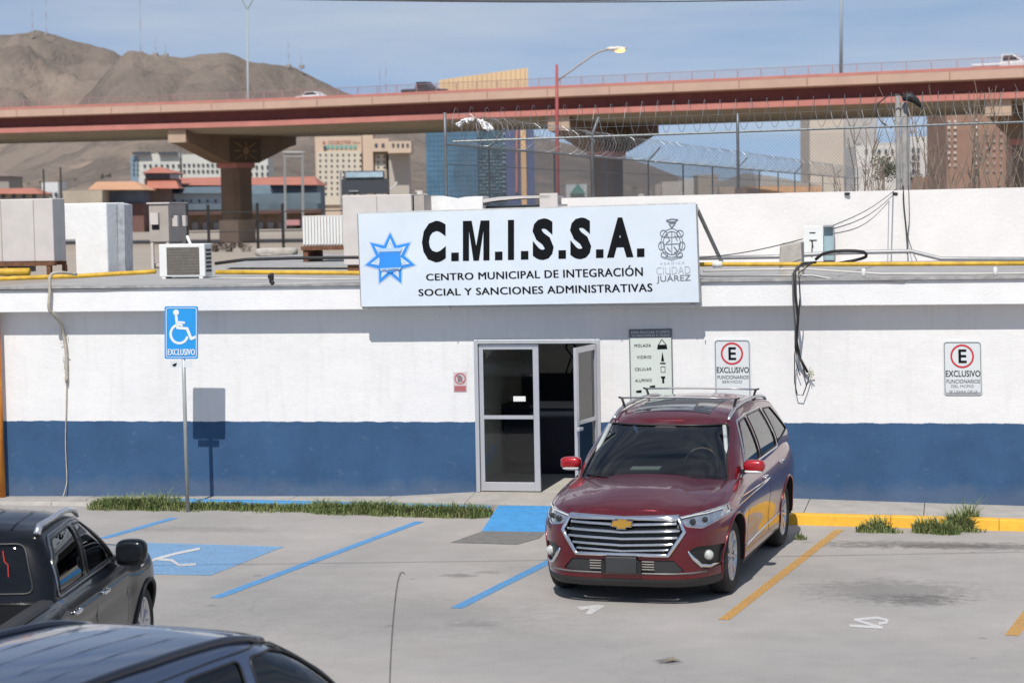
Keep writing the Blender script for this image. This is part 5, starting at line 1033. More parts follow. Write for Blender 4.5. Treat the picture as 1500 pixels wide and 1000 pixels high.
# ================================================================== MOUNTAIN
def lerp(pts, x):
    if x <= pts[0][0]: return pts[0][1]
    for (a, ya), (b, yb) in zip(pts, pts[1:]):
        if a <= x <= b: return ya+(yb-ya)*(x-a)/(b-a)
    return pts[-1][1]
ridgeA = [(-900, 180), (-500, 120), (-200, 80), (-60, 62), (0, 57), (30, 52), (50, 50), (68, 46), (85, 52), (110, 61), (135, 68), (180, 77), (240, 108), (330, 145), (500, 190), (900, 290), (1200, 312), (5000, 330)]
ridgeB = [(-900, 330), (-200, 300), (-60, 250), (60, 190), (120, 150), (160, 112), (185, 86), (205, 75), (235, 79), (280, 88), (310, 86), (340, 83), (358, 88), (370, 94), (440, 96), (452, 104), (475, 116), (500, 128), (560, 148), (640, 168), (740, 190), (850, 214), (950, 240), (1010, 262), (1100, 278), (1300, 288), (5000, 300)]
def mountain(name, ridge, Rr, R0_, R1_, m, nr=110, x0=-1100, x1=1900, nx=420, seed=0.0):
    rows = []
    for j in range(nr+1):
        t_ = j/nr; rr = R0_+(R1_-R0_)*t_; row = []; u = (rr-R0_)/(Rr-R0_)
        for i in range(nx+1):
            px = x0+(x1-x0)*i/nx; yh = 300-.018*(px-750); hp = max(0, (yh-lerp(ridge, px)))/FPX*Rr
            prof = (.30*u+.70*u**2.0) if u <= 1 else max(0, 1-(u-1)*2.2)
            p = RGT*((px-750)/FPX*rr)+FWD*rr+Vector((CAM.x, CAM.y, 0))
            q = p*.0011+Vector((seed, 0, 0)); g = noise.ridged_multi_fractal(q*1.6, .9, 2.1, 6, 1.0, 2.0); f_ = noise.fractal(q*4, .9, 2.1, 5); amp = hp*min(1, u*1.1)*(1-max(0, 1-abs(u-1)*6)*.84)
            z = 4.1*min(1, u)+hp*prof+amp*(.20*(g-1.2)+.13*f_); row.append(Vector((p.x, p.y, max(z, -5) if j else -5)))
        rows.append(row)
    B = MB(); B.sheet(rows); return tag(obj(name, B, m, smooth=True, recalc=False), kind='structure')
def mt_mat(name, c1, c2, c3):
    m = mat(name, c1, rough=1, var=0, spec=.1); n, l = m.node_tree.nodes, m.node_tree.links; b = n['Principled BSDF']; geo = n.new('ShaderNodeNewGeometry')
    def noi(s, d=8): t_ = n.new('ShaderNodeTexNoise'); t_.inputs['Scale'].default_value = s; t_.inputs['Detail'].default_value = d; t_.inputs['Roughness'].default_value = .7; l.new(geo.outputs['Position'], t_.inputs['Vector']); return t_.outputs[0]
    x = n.new('ShaderNodeMix'); x.data_type = 'RGBA'; x.inputs[6].default_value = (*c1, 1); x.inputs[7].default_value = (*c2, 1); mr = n.new('ShaderNodeMapRange'); mr.inputs[1].default_value = .38; mr.inputs[2].default_value = .62; l.new(noi(.0035), mr.inputs[0]); l.new(mr.outputs[0], x.inputs[0])
    y = n.new('ShaderNodeMix'); y.data_type = 'RGBA'; y.inputs[7].default_value = (*c3, 1); m2 = n.new('ShaderNodeMapRange'); m2.inputs[1].default_value = .54; m2.inputs[2].default_value = .64; l.new(noi(.0012, 10), m2.inputs[0]); l.new(m2.outputs[0], y.inputs[0]); l.new(x.outputs[2], y.inputs[6]); l.new(y.outputs[2], b.inputs['Base Color'])
    bp = n.new('ShaderNodeBump'); bp.inputs['Strength'].default_value = 1.0; bp.inputs['Distance'].default_value = 40; l.new(noi(.009, 10), bp.inputs['Height']); l.new(bp.outputs[0], b.inputs['Normal']); return m
M_mt = mt_mat('mountain_rock', (.215, .180, .155), (.30, .250, .21), (.44, .345, .27))
mountain('mountain', ridgeA, 6800, 4800, 8600, M_mt, seed=3.1)
mountain('mountain', ridgeB, 5200, 1900, 6600, mt_mat('mountain_slope', (.22, .185, .16), (.31, .257, .215), (.48, .375, .29)), seed=9.7, nr=150)
def far_strip(nm, pts, m, w_):
    pass
masts = [(48, 52, 8, 6700, 'radio mast on the highest peak, left one'), (68, 48, -20, 6700, 'tall pale radio mast on the highest peak'), (206, 77, -30, 5150, 'tall dark radio mast on the second hill'), (228, 79, 52, 5150, 'short radio mast right of the tall one on the second hill'), (243, 80, 62, 5150, 'shortest radio mast on the second hill'), (423, 96, 55, 5150, 'red and white radio mast on the right hill crest'), (442, 97, 80, 5150, 'small radio mast at the end of the right hill crest'), (557, 150, 96, 3000, 'thin mast beyond the viaduct left of the black pickup'), (566, 150, 89, 3000, 'thin pale mast beyond the viaduct beside the black pickup')]
for px, yb, yt, D, lb in masts:
    b = DP(px, yb+6, D); tp = DP(px-1, yt, D); t = thing('radio_mast', lb, 'radio mast', b, 0, 'radio masts on the skyline'); N = 6; r = .00028*D*.55
    for i in range(N):
        B = MB(); a = b+(tp-b)*(i/N); c = b+(tp-b)*((i+.97)/N); B.tube([a, c], r*(1-.5*i/N), 4); obj('section', B, mat('mast_red', (.34, .17, .15), rough=.8) if i % 2 == 0 else mat('mast_white', (.42, .42, .43), rough=.8), t)
    B = MB(); B.box(b+Vector((0, 0, 8)), (11, 8, 7)); obj('hut', B, mat('hut_grey', (.30, .27, .25), rough=.9), t) if D > 4000 else None
# ================================================================== VEHICLES
def ip(pts, x):           # smooth-ish interpolation of (x, value)
    if x <= pts[0][0]: return pts[0][1]
    if x >= pts[-1][0]: return pts[-1][1]
    for i in range(len(pts)-1):
        a, b = pts[i], pts[i+1]
        if a[0] <= x <= b[0]:
            t = (x-a[0])/(b[0]-a[0]); m0 = ((b[1]-pts[i-1][1])/(b[0]-pts[i-1][0]) if i > 0 else (b[1]-a[1])/(b[0]-a[0]))*(b[0]-a[0])
            m1 = ((pts[i+2][1]-a[1])/(pts[i+2][0]-a[0]) if i < len(pts)-2 else (b[1]-a[1])/(b[0]-a[0]))*(b[0]-a[0])
            return (2*t**3-3*t*t+1)*a[1]+(t**3-2*t*t+t)*m0+(-2*t**3+3*t*t)*b[1]+(t**3-t*t)*m1
def col(levels, k, f): return ip([(l[0], l[k]) for l in levels], f)
def half_outline(W, Xf, Xr, Lf, Lr, nf, mf, nr, mr, NF=30, NM=46, NR=20):
    P = []
    for i in range(NF):
        a = pi/2*(i/NF)**.85; P.append(((Xf-Lf)+Lf*cos(a)**(2/nf), W*max(0, sin(a))**(2/mf)))
    xa, xb = Xf-Lf, Xr+Lr
    for i in range(NM): P.append((xa+(xb-xa)*i/NM, W))
    for i in range(NR+1):
        a = pi/2*(i/NR)**1.15; P.append(((Xr+Lr)-Lr*sin(a)**(2/nr), W*max(0, cos(a))**(2/mr)))
    P[0] = (Xf, 0.0); P[-1] = (Xr, 0.0); return P
def loft(levels, zf, prm, nl, plan=None, crown=None, cap=True, ncap=9):
    """levels rows (f, W, Xf, Xr); zf(x, f) height; returns bmesh of a closed-side shell with a crowned lid"""
    bm = bmesh.new(); rings = []
    for k in range(nl+1):
        f = k/nl; f = f
        P = half_outline(col(levels, 1, f), col(levels, 2, f), col(levels, 3, f), *prm)
        L = []
        for (x, y) in P:
            if plan: y = y*plan(x, f)
            L.append((x, y, zf(x, f)))
        rings.append([bm.verts.new(p) for p in L]+[bm.verts.new((p[0], -p[1], p[2])) for p in L[-2:0:-1]])
    n = len(rings[0]); h = (n+2)//2
    for a, b in zip(rings, rings[1:]):
        for i in range(n): bm.faces.new((a[i], b[i], b[(i+1) % n], a[(i+1) % n]))
    if cap:
        top = rings[-1]; rows = []
        for i in range(1, h-1):
            l, r = top[i], top[n-i]; row = [l]
            for j in range(1, 2*ncap):
                u = 1-j/ncap; uu = math.copysign(abs(u)**.8, u); x = l.co.x; y = l.co.y*uu; row.append(bm.verts.new((x, y, l.co.z+crown(x, abs(uu)))))
            row.append(r); rows.append(row)
        for a, b in zip(rows, rows[1:]):
            for j in range(len(a)-1): bm.faces.new((a[j], a[j+1], b[j+1], b[j]))
        for k, row in ((0, rows[0]), (h-1, rows[-1])):
            c = top[k]
            for j in range(len(row)-1):
                try: bm.faces.new((c, row[j+1], row[j]) if k == 0 else (c, row[j], row[j+1]))
                except ValueError: pass
    bm.normal_update(); bmesh.ops.recalc_face_normals(bm, faces=bm.faces); return bm
AX = {'x': (1, 2), 'y': (0, 2), 'z': (0, 1)}
def inpoly(p, poly):
    c = False; n = len(poly); j = n-1
    for i in range(n):
        a, b = poly[i], poly[j]
        if (a[1] > p[1]) != (b[1] > p[1]) and p[0] < (b[0]-a[0])*(p[1]-a[1])/(b[1]-a[1])+a[0]: c = not c
        j = i
    return c
def cut(bm, poly, ax, cond):
    """cut the outline of a polygon (in the projection along ax) into the shell; return the faces inside"""
    i0, i1 = AX[ax]; bm.normal_update(); x0 = min(p[0] for p in poly)-.02; x1 = max(p[0] for p in poly)+.02; y0 = min(p[1] for p in poly)-.02; y1 = max(p[1] for p in poly)+.02
    cand = set()
    for f in bm.faces:
        c = f.calc_center_median()
        if cond(c, f.normal) and max(v.co[i0] for v in f.verts) >= x0 and min(v.co[i0] for v in f.verts) <= x1 and max(v.co[i1] for v in f.verts) >= y0 and min(v.co[i1] for v in f.verts) <= y1: cand.add(f)
    for a, b in zip(poly, poly[1:]+poly[:1]):
        d = (b[0]-a[0], b[1]-a[1]); L = math.hypot(*d)
        if L < 1e-6: continue
        no = [0, 0, 0]; no[i0] = -d[1]/L; no[i1] = d[0]/L; co = [0, 0, 0]; co[i0], co[i1] = a
        lo0, hi0, lo1, hi1 = min(a[0], b[0])-.004, max(a[0], b[0])+.004, min(a[1], b[1])-.004, max(a[1], b[1])+.004
        sel = [f for f in cand if f.is_valid and max(v.co[i0] for v in f.verts) >= lo0 and min(v.co[i0] for v in f.verts) <= hi0 and max(v.co[i1] for v in f.verts) >= lo1 and min(v.co[i1] for v in f.verts) <= hi1]
        if not sel: continue
        es = set(e for f in sel for e in f.edges); vv = set(v for f in sel for v in f.verts)
        r = bmesh.ops.bisect_plane(bm, geom=sel+list(es)+list(vv), plane_co=co, plane_no=no, dist=1e-6)
        cand |= {g for g in r['geom'] if isinstance(g, bmesh.types.BMFace)}
    res = []
    for f in cand:
        if f.is_valid:
            c = f.calc_center_median()
            if inpoly((c[i0], c[i1]), poly) and cond(c, f.normal): res.append(f)
    return res
def take(bm, faces, off=0.0):
    """move faces into a new bmesh"""
    nb = bmesh.new(); mp_ = {}; bm.normal_update()
    for f in faces:
        vs_ = []
        for v in f.verts:
            if v not in mp_: mp_[v] = nb.verts.new(v.co+v.normal*off)
            vs_.append(mp_[v])
        try: nb.faces.new(vs_)
        except ValueError: pass
    bmesh.ops.delete(bm, geom=faces, context='FACES'); return nb
def bobj(name, bm, m, parent, thick=0.0, free=True, sharp=40):
    me = bpy.data.meshes.new(name); bm.normal_update()
    for e in bm.edges:
        if len(e.link_faces) == 2 and e.calc_face_angle(0) > radians(sharp): e.smooth = False
    bm.to_mesh(me)
    if free: bm.free()
    me.polygons.foreach_set('use_smooth', [True]*len(me.polygons)); me.materials.append(m); o = link(name, me, parent)
    if thick: md = o.modifiers.new('thickness', 'SOLIDIFY'); md.thickness = thick; md.offset = -1
    return o
def L(mb): return mb
def lobj(name, mb, m, parent, smooth=False, bevel=0): return obj(name, mb, m, parent, smooth=smooth, local=True, bevel=bevel)
def side(y): return lambda c, n: c.y*y > .25 and abs(n.y) > .25
def proj(tree, ax, p, s=1, off=0.0):       # point of the shell seen along an axis
    if ax == 'y': o_, d = Vector((p[0], 3*s, p[1])), Vector((0, -s, 0))
    elif ax == 'x': o_, d = Vector((4*s if s > 0 else -9, p[0], p[1])), Vector((-s, 0, 0))
    else: o_, d = Vector((p[0], p[1], 4)), Vector((0, 0, -1))
    r = tree.ray_cast(o_, d)
    if r[0] is None: return None
    n = r[1] if r[1].dot(d) < 0 else -r[1]
    return r[0]+n*off
def sline(tree, ax, pts, s=1, off=0.0, step=.04, closed=False):
    out_ = []; Q = list(pts)+([pts[0]] if closed else [])
    for a, b in zip(Q, Q[1:]):
        n = max(1, int(math.hypot(b[0]-a[0], b[1]-a[1])/step))
        for k in range(n): q = proj(tree, ax, (a[0]+(b[0]-a[0])*k/n, a[1]+(b[1]-a[1])*k/n), s, off); out_.append(q) if q else None
    if not closed:
        q = proj(tree, ax, Q[-1], s, off); out_.append(q) if q else None
    return out_
def rounded(pts, r=.05, n=4):
    P = []; m = len(pts)
    for i in range(m):
        a, b, c = Vector(pts[i-1]), Vector(pts[i]), Vector(pts[(i+1) % m]); u = (a-b); v = (c-b); rr = min(r, u.length*.4, v.length*.4); p0 = b+u.normalized()*rr; p1 = b+v.normalized()*rr
        for k in range(n+1): t = k/n; q = p0*(1-t)**2+b*2*t*(1-t)+p1*t*t; P.append((q.x, q.y))
    return P
M_tyre = mat('tyre_rubber', (.028, .027, .026), rough=.85, var=.2, vs=20, bump=.2, bs=60); M_chr = mat('chrome', (.80, .80, .81), rough=.10, metal=1.0, var=0); M_rim = mat('rim_alloy', (.62, .62, .63), rough=.25, metal=.9, var=.05)
M_carglass = glassmat('car_glass', (.42, .42, .41), .01, 1.0, 1.75); M_dkglass = glassmat('tinted_glass', (.035, .037, .04), .01, 1.0, 1.55); M_int = mat('cabin_dark', (.050, .043, .039), rough=.8, var=.1); M_trim = mat('black_trim', (.015, .015, .016), rough=.4, var=0); M_clad = mat('grey_black_cladding', (.03, .03, .031), rough=.6, var=.1)
def carpaint(name, c, m=.35, rough=.32, coat=1.0, dust=.0, dcol=(.3, .27, .24)):
    mm = mat(name, c, rough=rough, metal=m, var=0, coat=coat); n, l = mm.node_tree.nodes, mm.node_tree.links; b = n['Principled BSDF']; b.inputs['Specular IOR Level'].default_value = .5 if m > 0 else .12; g = n.new('ShaderNodeNewGeometry'); t = n.new('ShaderNodeTexNoise'); t.inputs['Scale'].default_value = 2.2; t.inputs['Detail'].default_value = 8; t.inputs['Roughness'].default_value = .7; l.new(g.outputs['Position'], t.inputs['Vector'])
    mr = n.new('ShaderNodeMapRange'); mr.inputs[1].default_value = .4; mr.inputs[2].default_value = .75; mr.inputs[3].default_value = dust*.4; mr.inputs[4].default_value = dust; l.new(t.outputs[0], mr.inputs[0]); x = n.new('ShaderNodeMix'); x.data_type = 'RGBA'; x.inputs[6].default_value = (*c, 1); x.inputs[7].default_value = (*dcol, 1); l.new(mr.outputs[0], x.inputs[0]); l.new(x.outputs[2], b.inputs['Base Color'])
    r2 = n.new('ShaderNodeMapRange'); r2.inputs[1].default_value = .35; r2.inputs[2].default_value = .7; r2.inputs[3].default_value = .03; r2.inputs[4].default_value = .10; l.new(t.outputs[0], r2.inputs[0]); l.new(r2.outputs[0], b.inputs['Coat Roughness']); return mm
def wheel(parent, x, y, s, R, w=.25, spokes=10, rimr=None):
    """s=+1 left side; outer face towards s"""
    rimr = rimr or R*.70; t = MB(); pf = [(rimr-.012, -w*.40), (R-.05, -w*.50), (R-.015, -w*.42), (R, -w*.28), (R, w*.28), (R-.015, w*.42), (R-.05, w*.50), (rimr-.012, w*.42)]
    c = (x, y, R); b_ = MB(); b_.lathe([(.001, s*w*.05), (rimr*.55, s*w*.05), (rimr*.55, -s*w*.15), (rimr*.3, -s*w*.2), (.001, -s*w*.2)], c, 'Y', 24)
    hub = lobj('wheel', b_, mat('brake_disc', (.10, .095, .09), rough=.5, metal=.5, var=.2), parent, smooth=True); WM[hub.name] = WM[parent.name]
    t.lathe(pf, c, 'Y', 40); lobj('tyre', t, M_tyre, hub, smooth=True)
    g = MB()
    for k in (-.2, 0, .2): g.lathe([(R+.001, w*(k-.012)), (R+.001, w*(k+.012))], c, 'Y', 40)
    lobj('tread_groove', g, M_trim, hub)
    r = MB(); r.lathe([(rimr-.012, -s*w*.40), (rimr-.03, -s*w*.1), (rimr-.035, s*w*.30), (rimr-.012, s*w*.42), (rimr+.004, s*w*.43)], c, 'Y', 40)
    for k in range(spokes):
        a = 2*pi*k/spokes+.2; da = .05 if spokes > 8 else .085
        for dd in ((-.075, .075) if spokes <= 6 else (0,)):
            a_ = a+dd*.6; d1 = Vector((cos(a_), 0, sin(a_))); n1 = Vector((-sin(a_), 0, cos(a_))); o = Vector(c)+Vector((0, s*w*.30, 0)); a2 = a+dd*2.4; d2 = Vector((cos(a2), 0, sin(a2))); n2 = Vector((-sin(a2), 0, cos(a2))); hw0, hw1 = .020, .026
            r.hexa([o+d1*.05-n1*hw0+Vector((0, -s*.02, 0)), o+d1*.05+n1*hw0+Vector((0, -s*.02, 0)), o+d2*(rimr-.02)+n2*hw1+Vector((0, -s*.01, 0)), o+d2*(rimr-.02)-n2*hw1+Vector((0, -s*.01, 0))], [o+d1*.05-n1*hw0*.6+Vector((0, s*.018, 0)), o+d1*.05+n1*hw0*.6+Vector((0, s*.018, 0)), o+d2*(rimr-.02)+n2*hw1*.7+Vector((0, s*.025, 0)), o+d2*(rimr-.02)-n2*hw1*.7+Vector((0, s*.025, 0))])
    r.lathe([(.001, s*w*.38), (.055, s*w*.36), (.065, s*w*.22)], c, 'Y', 16); lobj('rim', r, M_rim, hub, bevel=.003); return hub
def arch(bm, parent, xc, R, s, tree, lip=M_trim, zc=None, lipw=.018):
    zc = zc or R; Rr = R+.045; poly = [(xc+Rr*cos(2*pi*i/36), zc+Rr*sin(2*pi*i/36)) for i in range(36)]
    fs = cut(bm, poly, 'y', side(s)); bmesh.ops.delete(bm, geom=fs, context='FACES')
    pts = []
    for i in range(25):
        a = radians(-25)+radians(230)*i/24; p = proj(tree, 'y', (xc+Rr*cos(a), max(.2, zc+Rr*sin(a))), s, .002)
        if p: pts.append(p)
    if len(pts) > 3:
        B = MB(); B.tube(pts, lipw, 6); lobj('arch_lip', B, lip, parent, smooth=True)
        B = MB(); rows = [[p, Vector((p.x, s*.50, p.z))] for p in pts]; B.sheet(rows); lobj('wheel_well', B, M_trim, parent)
def seam(tree, ax, pts, s, parent, r=.004, m=None): 
    q = sline(tree, ax, pts, s, -.0025)
    if ax == 'y':
        runs = []; cur = []
        for p in q:
            if p.z < .97: cur.append(p)
            elif cur: runs.append(cur); cur = []
        if cur: runs.append(cur)
        for r_ in runs:
            if len(r_) > 2: B = MB(); B.tube(r_, r, 4); lobj('panel_seam', B, m or M_trim, parent)
        return
    B = MB(); B.tube(q, r, 4); lobj('panel_seam', B, m or M_trim, parent)
def mirror(parent, x, y, z, s, paint, base_m, size=(.17, .25, .17), glass_m=None):
    B = MB(); B.blob((x, s*(y+.10), z), size, .62, 20, 12); mr_ = lobj('mirror', B, paint, parent, smooth=True)
    B = MB(); B.blob((x+.005, s*(y+.09), z-size[2]*.42), (size[0]*.9, size[1]*.92, size[2]*.34), .7, 16, 8); lobj('mirror_base', B, base_m, mr_, smooth=True)
    B = MB(); B.hexa([(x-.03, s*(y-.12), z-.10), (x+.05, s*(y-.12), z-.10), (x+.05, s*(y+.05), z-.07), (x-.03, s*(y+.05), z-.07)], [(x-.03, s*(y-.12), z-.05), (x+.05, s*(y-.12), z-.05), (x+.05, s*(y+.05), z-.03), (x-.03, s*(y+.05), z-.03)]); lobj('mirror_arm', B, M_trim, mr_)
    B = MB(); B.blob((x-size[0]*.46, s*(y+.10), z), (.02, size[1]*.86, size[2]*.8), .5, 16, 8); lobj('mirror_glass', B, glass_m or mat('mirror_glass', (.35, .38, .42), rough=.03, metal=1, var=0), mr_, smooth=True); return mr_
def handle(tree, parent, x, z, s, m=M_chr):
    p = proj(tree, 'y', (x, z), s, .0)
    if not p: return
    B = MB(); B.blob((x, p.y+s*.032, z), (.20, .024, .034), .6, 14, 8); B.blob((x+.08, p.y+s*.012, z), (.03, .05, .03), .7, 8, 6); B.blob((x-.08, p.y+s*.012, z), (.03, .05, .03), .7, 8, 6); lobj('handle', B, m, parent, smooth=True)

# ---------------------------------------------------------------- generic body
def build_car(t, sp):
    paint = sp['paint']; tub = loft(sp['tub'], sp['ztub'], sp['tprm'], 26, sp.get('plan'), sp['tcrown'], True)
    tt = BVHTree.FromBMesh(tub)
    gh = loft(sp['gh'], sp['zgh'], sp['gprm'], 16, sp.get('gplan'), sp['gcrown'], True); gt = BVHTree.FromBMesh(gh); R = sp['R']
    # glass
    def glass(name, poly, ax, cond, m, s=1, trim=None, tr=.012, thick=0):
        fs = cut(gh, poly, ax, cond); nb = take(gh, fs, -.006); bobj(name, nb, m, t)
        if trim:
            q = sline(gt, ax, poly, s, .001, .03, True); B = MB(); B.tube(q, tr, 6, closed=True); lobj('window_trim', B, trim, t, smooth=True)
    glass('windshield', sp['wind'], 'x', lambda c, n: n.x > .12 and c.x > sp['xm'], M_carglass if sp.get('clear') else M_dkglass, 1, M_trim, .010)
    if sp.get('rearw'): glass('rear_window', sp['rearw'], 'x', lambda c, n: n.x < -.12 and c.x < sp['xm'], M_dkglass, -1, M_trim, .010)
    for s in (1, -1):
        for i, (poly, gm) in enumerate(sp['sidew']): glass('side_window', poly, 'y', side(s), gm if gm else M_dkglass, s, M_trim, .008)
        if sp.get('dlo'):
            q = sline(gt, 'y', sp['dlo'], s, .004, .04, sp.get('dlo_closed', True)); B = MB(); B.tube(q, sp.get('dlor', .013), 6, closed=sp.get('dlo_closed', True)); lobj('chrome_trim', B, sp.get('dlom', M_chr), t, smooth=True)
    # front details are cut before doors
    for xc in (0, -sp['wb']):
        for s in (1, -1): arch(tub, t, xc, R, s, tt, sp.get('lip', M_trim), R+.01, sp.get('lipw', .018))
    fr = {}
    for nm, poly, ax, cond, m, off in sp.get('regions', []):
        fs = cut(tub, poly, ax, cond); nb = take(tub, fs, off); fr.setdefault(nm, []).append(bobj(nm, nb, m, t))
    zc = sp.get('zclad')
    if zc:
        es = [e for e in tub.edges]; bmesh.ops.bisect_plane(tub, geom=list(tub.faces)+es+list(tub.verts), plane_co=(0, 0, zc), plane_no=(0, 0, 1), dist=1e-6)
        nb = take(tub, [f for f in tub.faces if f.calc_center_median().z < zc], .004); bobj('lower_cladding', nb, M_clad, t)
    doors = []
    for s in (1, -1):
        for poly in sp['doors']:
            fs = cut(tub, poly, 'y', side(s)); nb = take(tub, fs, 0.0); d = bobj('door', nb, paint, t); doors.append(d); seam(tt, 'y', poly+poly[:1], s, d)
    for (x, z) in sp['handles']:
        for s in (1, -1): handle(tt, doors[0 if s > 0 else len(sp['doors'])] if False else t, x, z, s, sp.get('hm', M_chr))
    if sp.get('hood'):
        fs = cut(tub, sp['hood'], 'z', lambda c, n: n.z > .45 and c.z > .7); nb = take(tub, fs, 0.0); h = bobj('hood', nb, paint, t); seam(tt, 'z', sp['hood']+sp['hood'][:1], 1, h)
    if sp.get('bed'):
        x0, x1, yb, zf = sp['bed']; poly = [(x0, -yb), (x1, -yb), (x1, yb), (x0, yb)]; fs = cut(tub, poly, 'z', lambda c, n: n.z > .45 and c.z > .7); bmesh.ops.delete(tub, geom=fs, context='FACES')
        for f in tub.faces: pass
    # lid under the greenhouse becomes cabin interior
    fp = sp['gfoot']; fs = cut(tub, fp, 'z', lambda c, n: n.z > .45 and c.z > .7); nb = take(tub, fs, 0.0); bobj('cabin_tray', nb, M_int, t)
    bobj('body', tub, paint, t, free=True); bobj('cabin_shell', gh, paint, t, free=True)
    bpl = MB(); bpl.bb(-sp['wb']-.6, .6, -.78, .78, .20, .24); lobj('underbody', bpl, M_trim, t)
    for xc in (0, -sp['wb']):
        for s in (1, -1): wheel(t, xc, s*sp['track'], s, R, sp.get('tw', .25), sp.get('spokes', 10))
    return tt, gt

# ================================================================== DARK RED SUV
PR = carpaint('deep_red_paint', (.13, .004, .012), .5, .28, .9, .02)
HX = radians(-95.3); car = thing('parked_car', 'dark red three row crossover with chrome grille and roof bars, parked facing the camera', 'car', (2.645, -6.10, 0), HX); car.scale = (1.02, 1.02, 1.025)
shoulder = [(.98, .885), (.85, .925), (.6, .965), (.2, 1.005), (-.3, 1.05), (-.7, 1.09), (-1.6, 1.10), (-2.6, 1.13), (-3.3, 1.17), (-4.2, 1.19)]
zbot = [(.98, .19), (.4, .19), (-.5, .24), (-2.6, .27), (-3.6, .30), (-4.2, .34)]
def ztub(x, f): return ip(zbot[::-1], x)+(ip(shoulder[::-1], x)-ip(zbot[::-1], x))*f
tubL = [(0, .955, .87, -4.04), (.05, .968, .93, -4.12), (.14, .975, .955, -4.17), (.30, .978, .962, -4.19), (.45, .990, .965, -4.2), (.62, .998, .965, -4.19), (.76, .990, .955, -4.17), (.86, .968, .925, -4.14), (.93, .945, .885, -4.10), (.975, .92, .845, -4.06), (1.0, .89, .80, -4.02)]
def plan(x, f):
    k = 1.0
    if x > -.6: k -= .022*((x+.6)/1.5)**2
    if x < -3.0: k -= .05*((-3.0-x)/1.2)**2
    for xc in (0, -3.07): d = abs(x-xc)/.52; k += .014*max(0, 1-d*d)*math.sin(pi*min(1, f*1.05))
    if -2.9 < x < -.2: k -= .018*math.sin(pi*(x+2.9)/2.7)*math.exp(-((f-.35)/.22)**2)
    return k
def tcrown(x, u):
    e = min(1, max(0, (.83-x)/.55)); r = min(1, max(0, (x+4.02)/.3)); h = .105*(1-u**2.2)*(e**.6)
    if x > -.4: h -= .012*math.exp(-((u-.55)/.09)**2)*e
    return h*r**.5
ghL = [(0, .895, -.16, -4.10), (.3, .865, -.42, -4.05), (.6, .80, -.72, -3.97), (.85, .728, -.99, -3.90), (.93, .70, -1.08, -3.86), (.98, .672, -1.15, -3.80), (1.0, .645, -1.20, -3.76)]
roofz = [(-.9, 1.58), (-1.2, 1.635), (-1.7, 1.690), (-2.4, 1.715), (-3.1, 1.70), (-3.8, 1.64)]
def zgh(x, f): lo = ip(shoulder[::-1], x)-.02; r = ip(roofz[::-1], max(-3.8, min(-1.15, x))); return lo+(r-lo)*f
G = M_carglass
lamp = mat('headlamp_body', (.55, .57, .60), rough=.12, metal=.85, var=.15, vs=14); M_clear = glassmat('lamp_cover', (.80, .82, .84), .02, 1.0, 1.5)
front = lambda c, n: c.x > .15 and n.x > .02
grille = [(-.47, .52), (-.62, .745), (-.56, .865), (.56, .865), (.62, .745), (.47, .52)]
hl = lambda s: [(s*.555, .885), (s*.64, .80), (s*.78, .775), (s*.985, .87), (s*.985, .945), (s*.80, .925)]
fog = lambda s: rounded([(s*.66, .56), (s*.74, .60), (s*.95, .575), (s*.95, .37), (s*.78, .36)], .04)
low = [(-.62, .36), (-.52, .47), (.52, .47), (.62, .36), (.5, .34), (-.5, .34)]
sp = dict(paint=PR, tub=tubL, ztub=ztub, tprm=(1.25, .75, 2.5, 4.6, 2.6, 4.2), plan=plan, tcrown=tcrown, gh=ghL, zgh=zgh, gprm=(.62, .35, 2.1, 3.6, 2.2, 4), gcrown=lambda x, u: .070*(1-u**2.4)*min(1, max(0, (-1.2-x)/.35))**.5*min(1, max(0, (x+3.76)/.4))**.5,
    R=.385, wb=3.07, track=.83, tw=.24, xm=-2.2, clear=True,
    wind=rounded([(-.80, 1.085), (.80, 1.085), (.655, 1.595), (-.655, 1.595)], .05), rearw=rounded([(-.72, 1.25), (.72, 1.25), (.60, 1.60), (-.60, 1.60)], .06),
    sidew=[(rounded([(-.98, 1.165), (-1.52, 1.59), (-1.86, 1.62), (-1.86, 1.165)], .03), G), (rounded([(-1.97, 1.165), (-1.97, 1.625), (-2.80, 1.62), (-2.92, 1.19)], .03), G), (rounded([(-3.02, 1.20), (-2.90, 1.615), (-3.35, 1.59), (-3.72, 1.30)], .04), None)],
    dlo=rounded([(-.90, 1.14), (-1.48, 1.615), (-1.9, 1.648), (-2.75, 1.642), (-2.96, 1.17)], .05), dlor=.011,
    regions=[('grille_backing', grille, 'x', front, M_trim, -.05)]+[('headlight', rounded(hl(s), .02), 'x', front, lamp, -.012) for s in (1, -1)]+[('fog_light_housing', fog(s), 'x', front, M_trim, -.02) for s in (1, -1)]+[('lower_intake', low, 'x', front, M_clad, -.012)],
    zclad=.275, doors=[rounded([(-.62, .36), (-.60, 1.0), (-.86, 1.12), (-1.90, 1.12), (-1.92, .34)], .05), rounded([(-1.93, .34), (-1.91, 1.125), (-2.96, 1.155), (-2.80, .78), (-2.62, .36)], .06)],
    handles=[(-1.66, .985), (-2.72, 1.03)], hood=rounded([(.70, -.70), (.80, 0), (.70, .70), (-.1, .80), (-.55, .80), (-.38, 0), (-.55, -.80), (-.1, -.80)], .04),
    gfoot=[(-.22, 0), (-.40, .6), (-.62, .80), (-1.0, .86), (-3.8, .82), (-4.0, .6), (-4.0, -.6), (-3.8, -.82), (-1.0, -.86), (-.62, -.80), (-.40, -.6)], lip=PR, lipw=.012)
tt, gt = build_car(car, sp)
fx = lambda y, z, off=0.0: (proj(tt, 'x', (y, z), 1, off) or Vector((.9, y, z)))
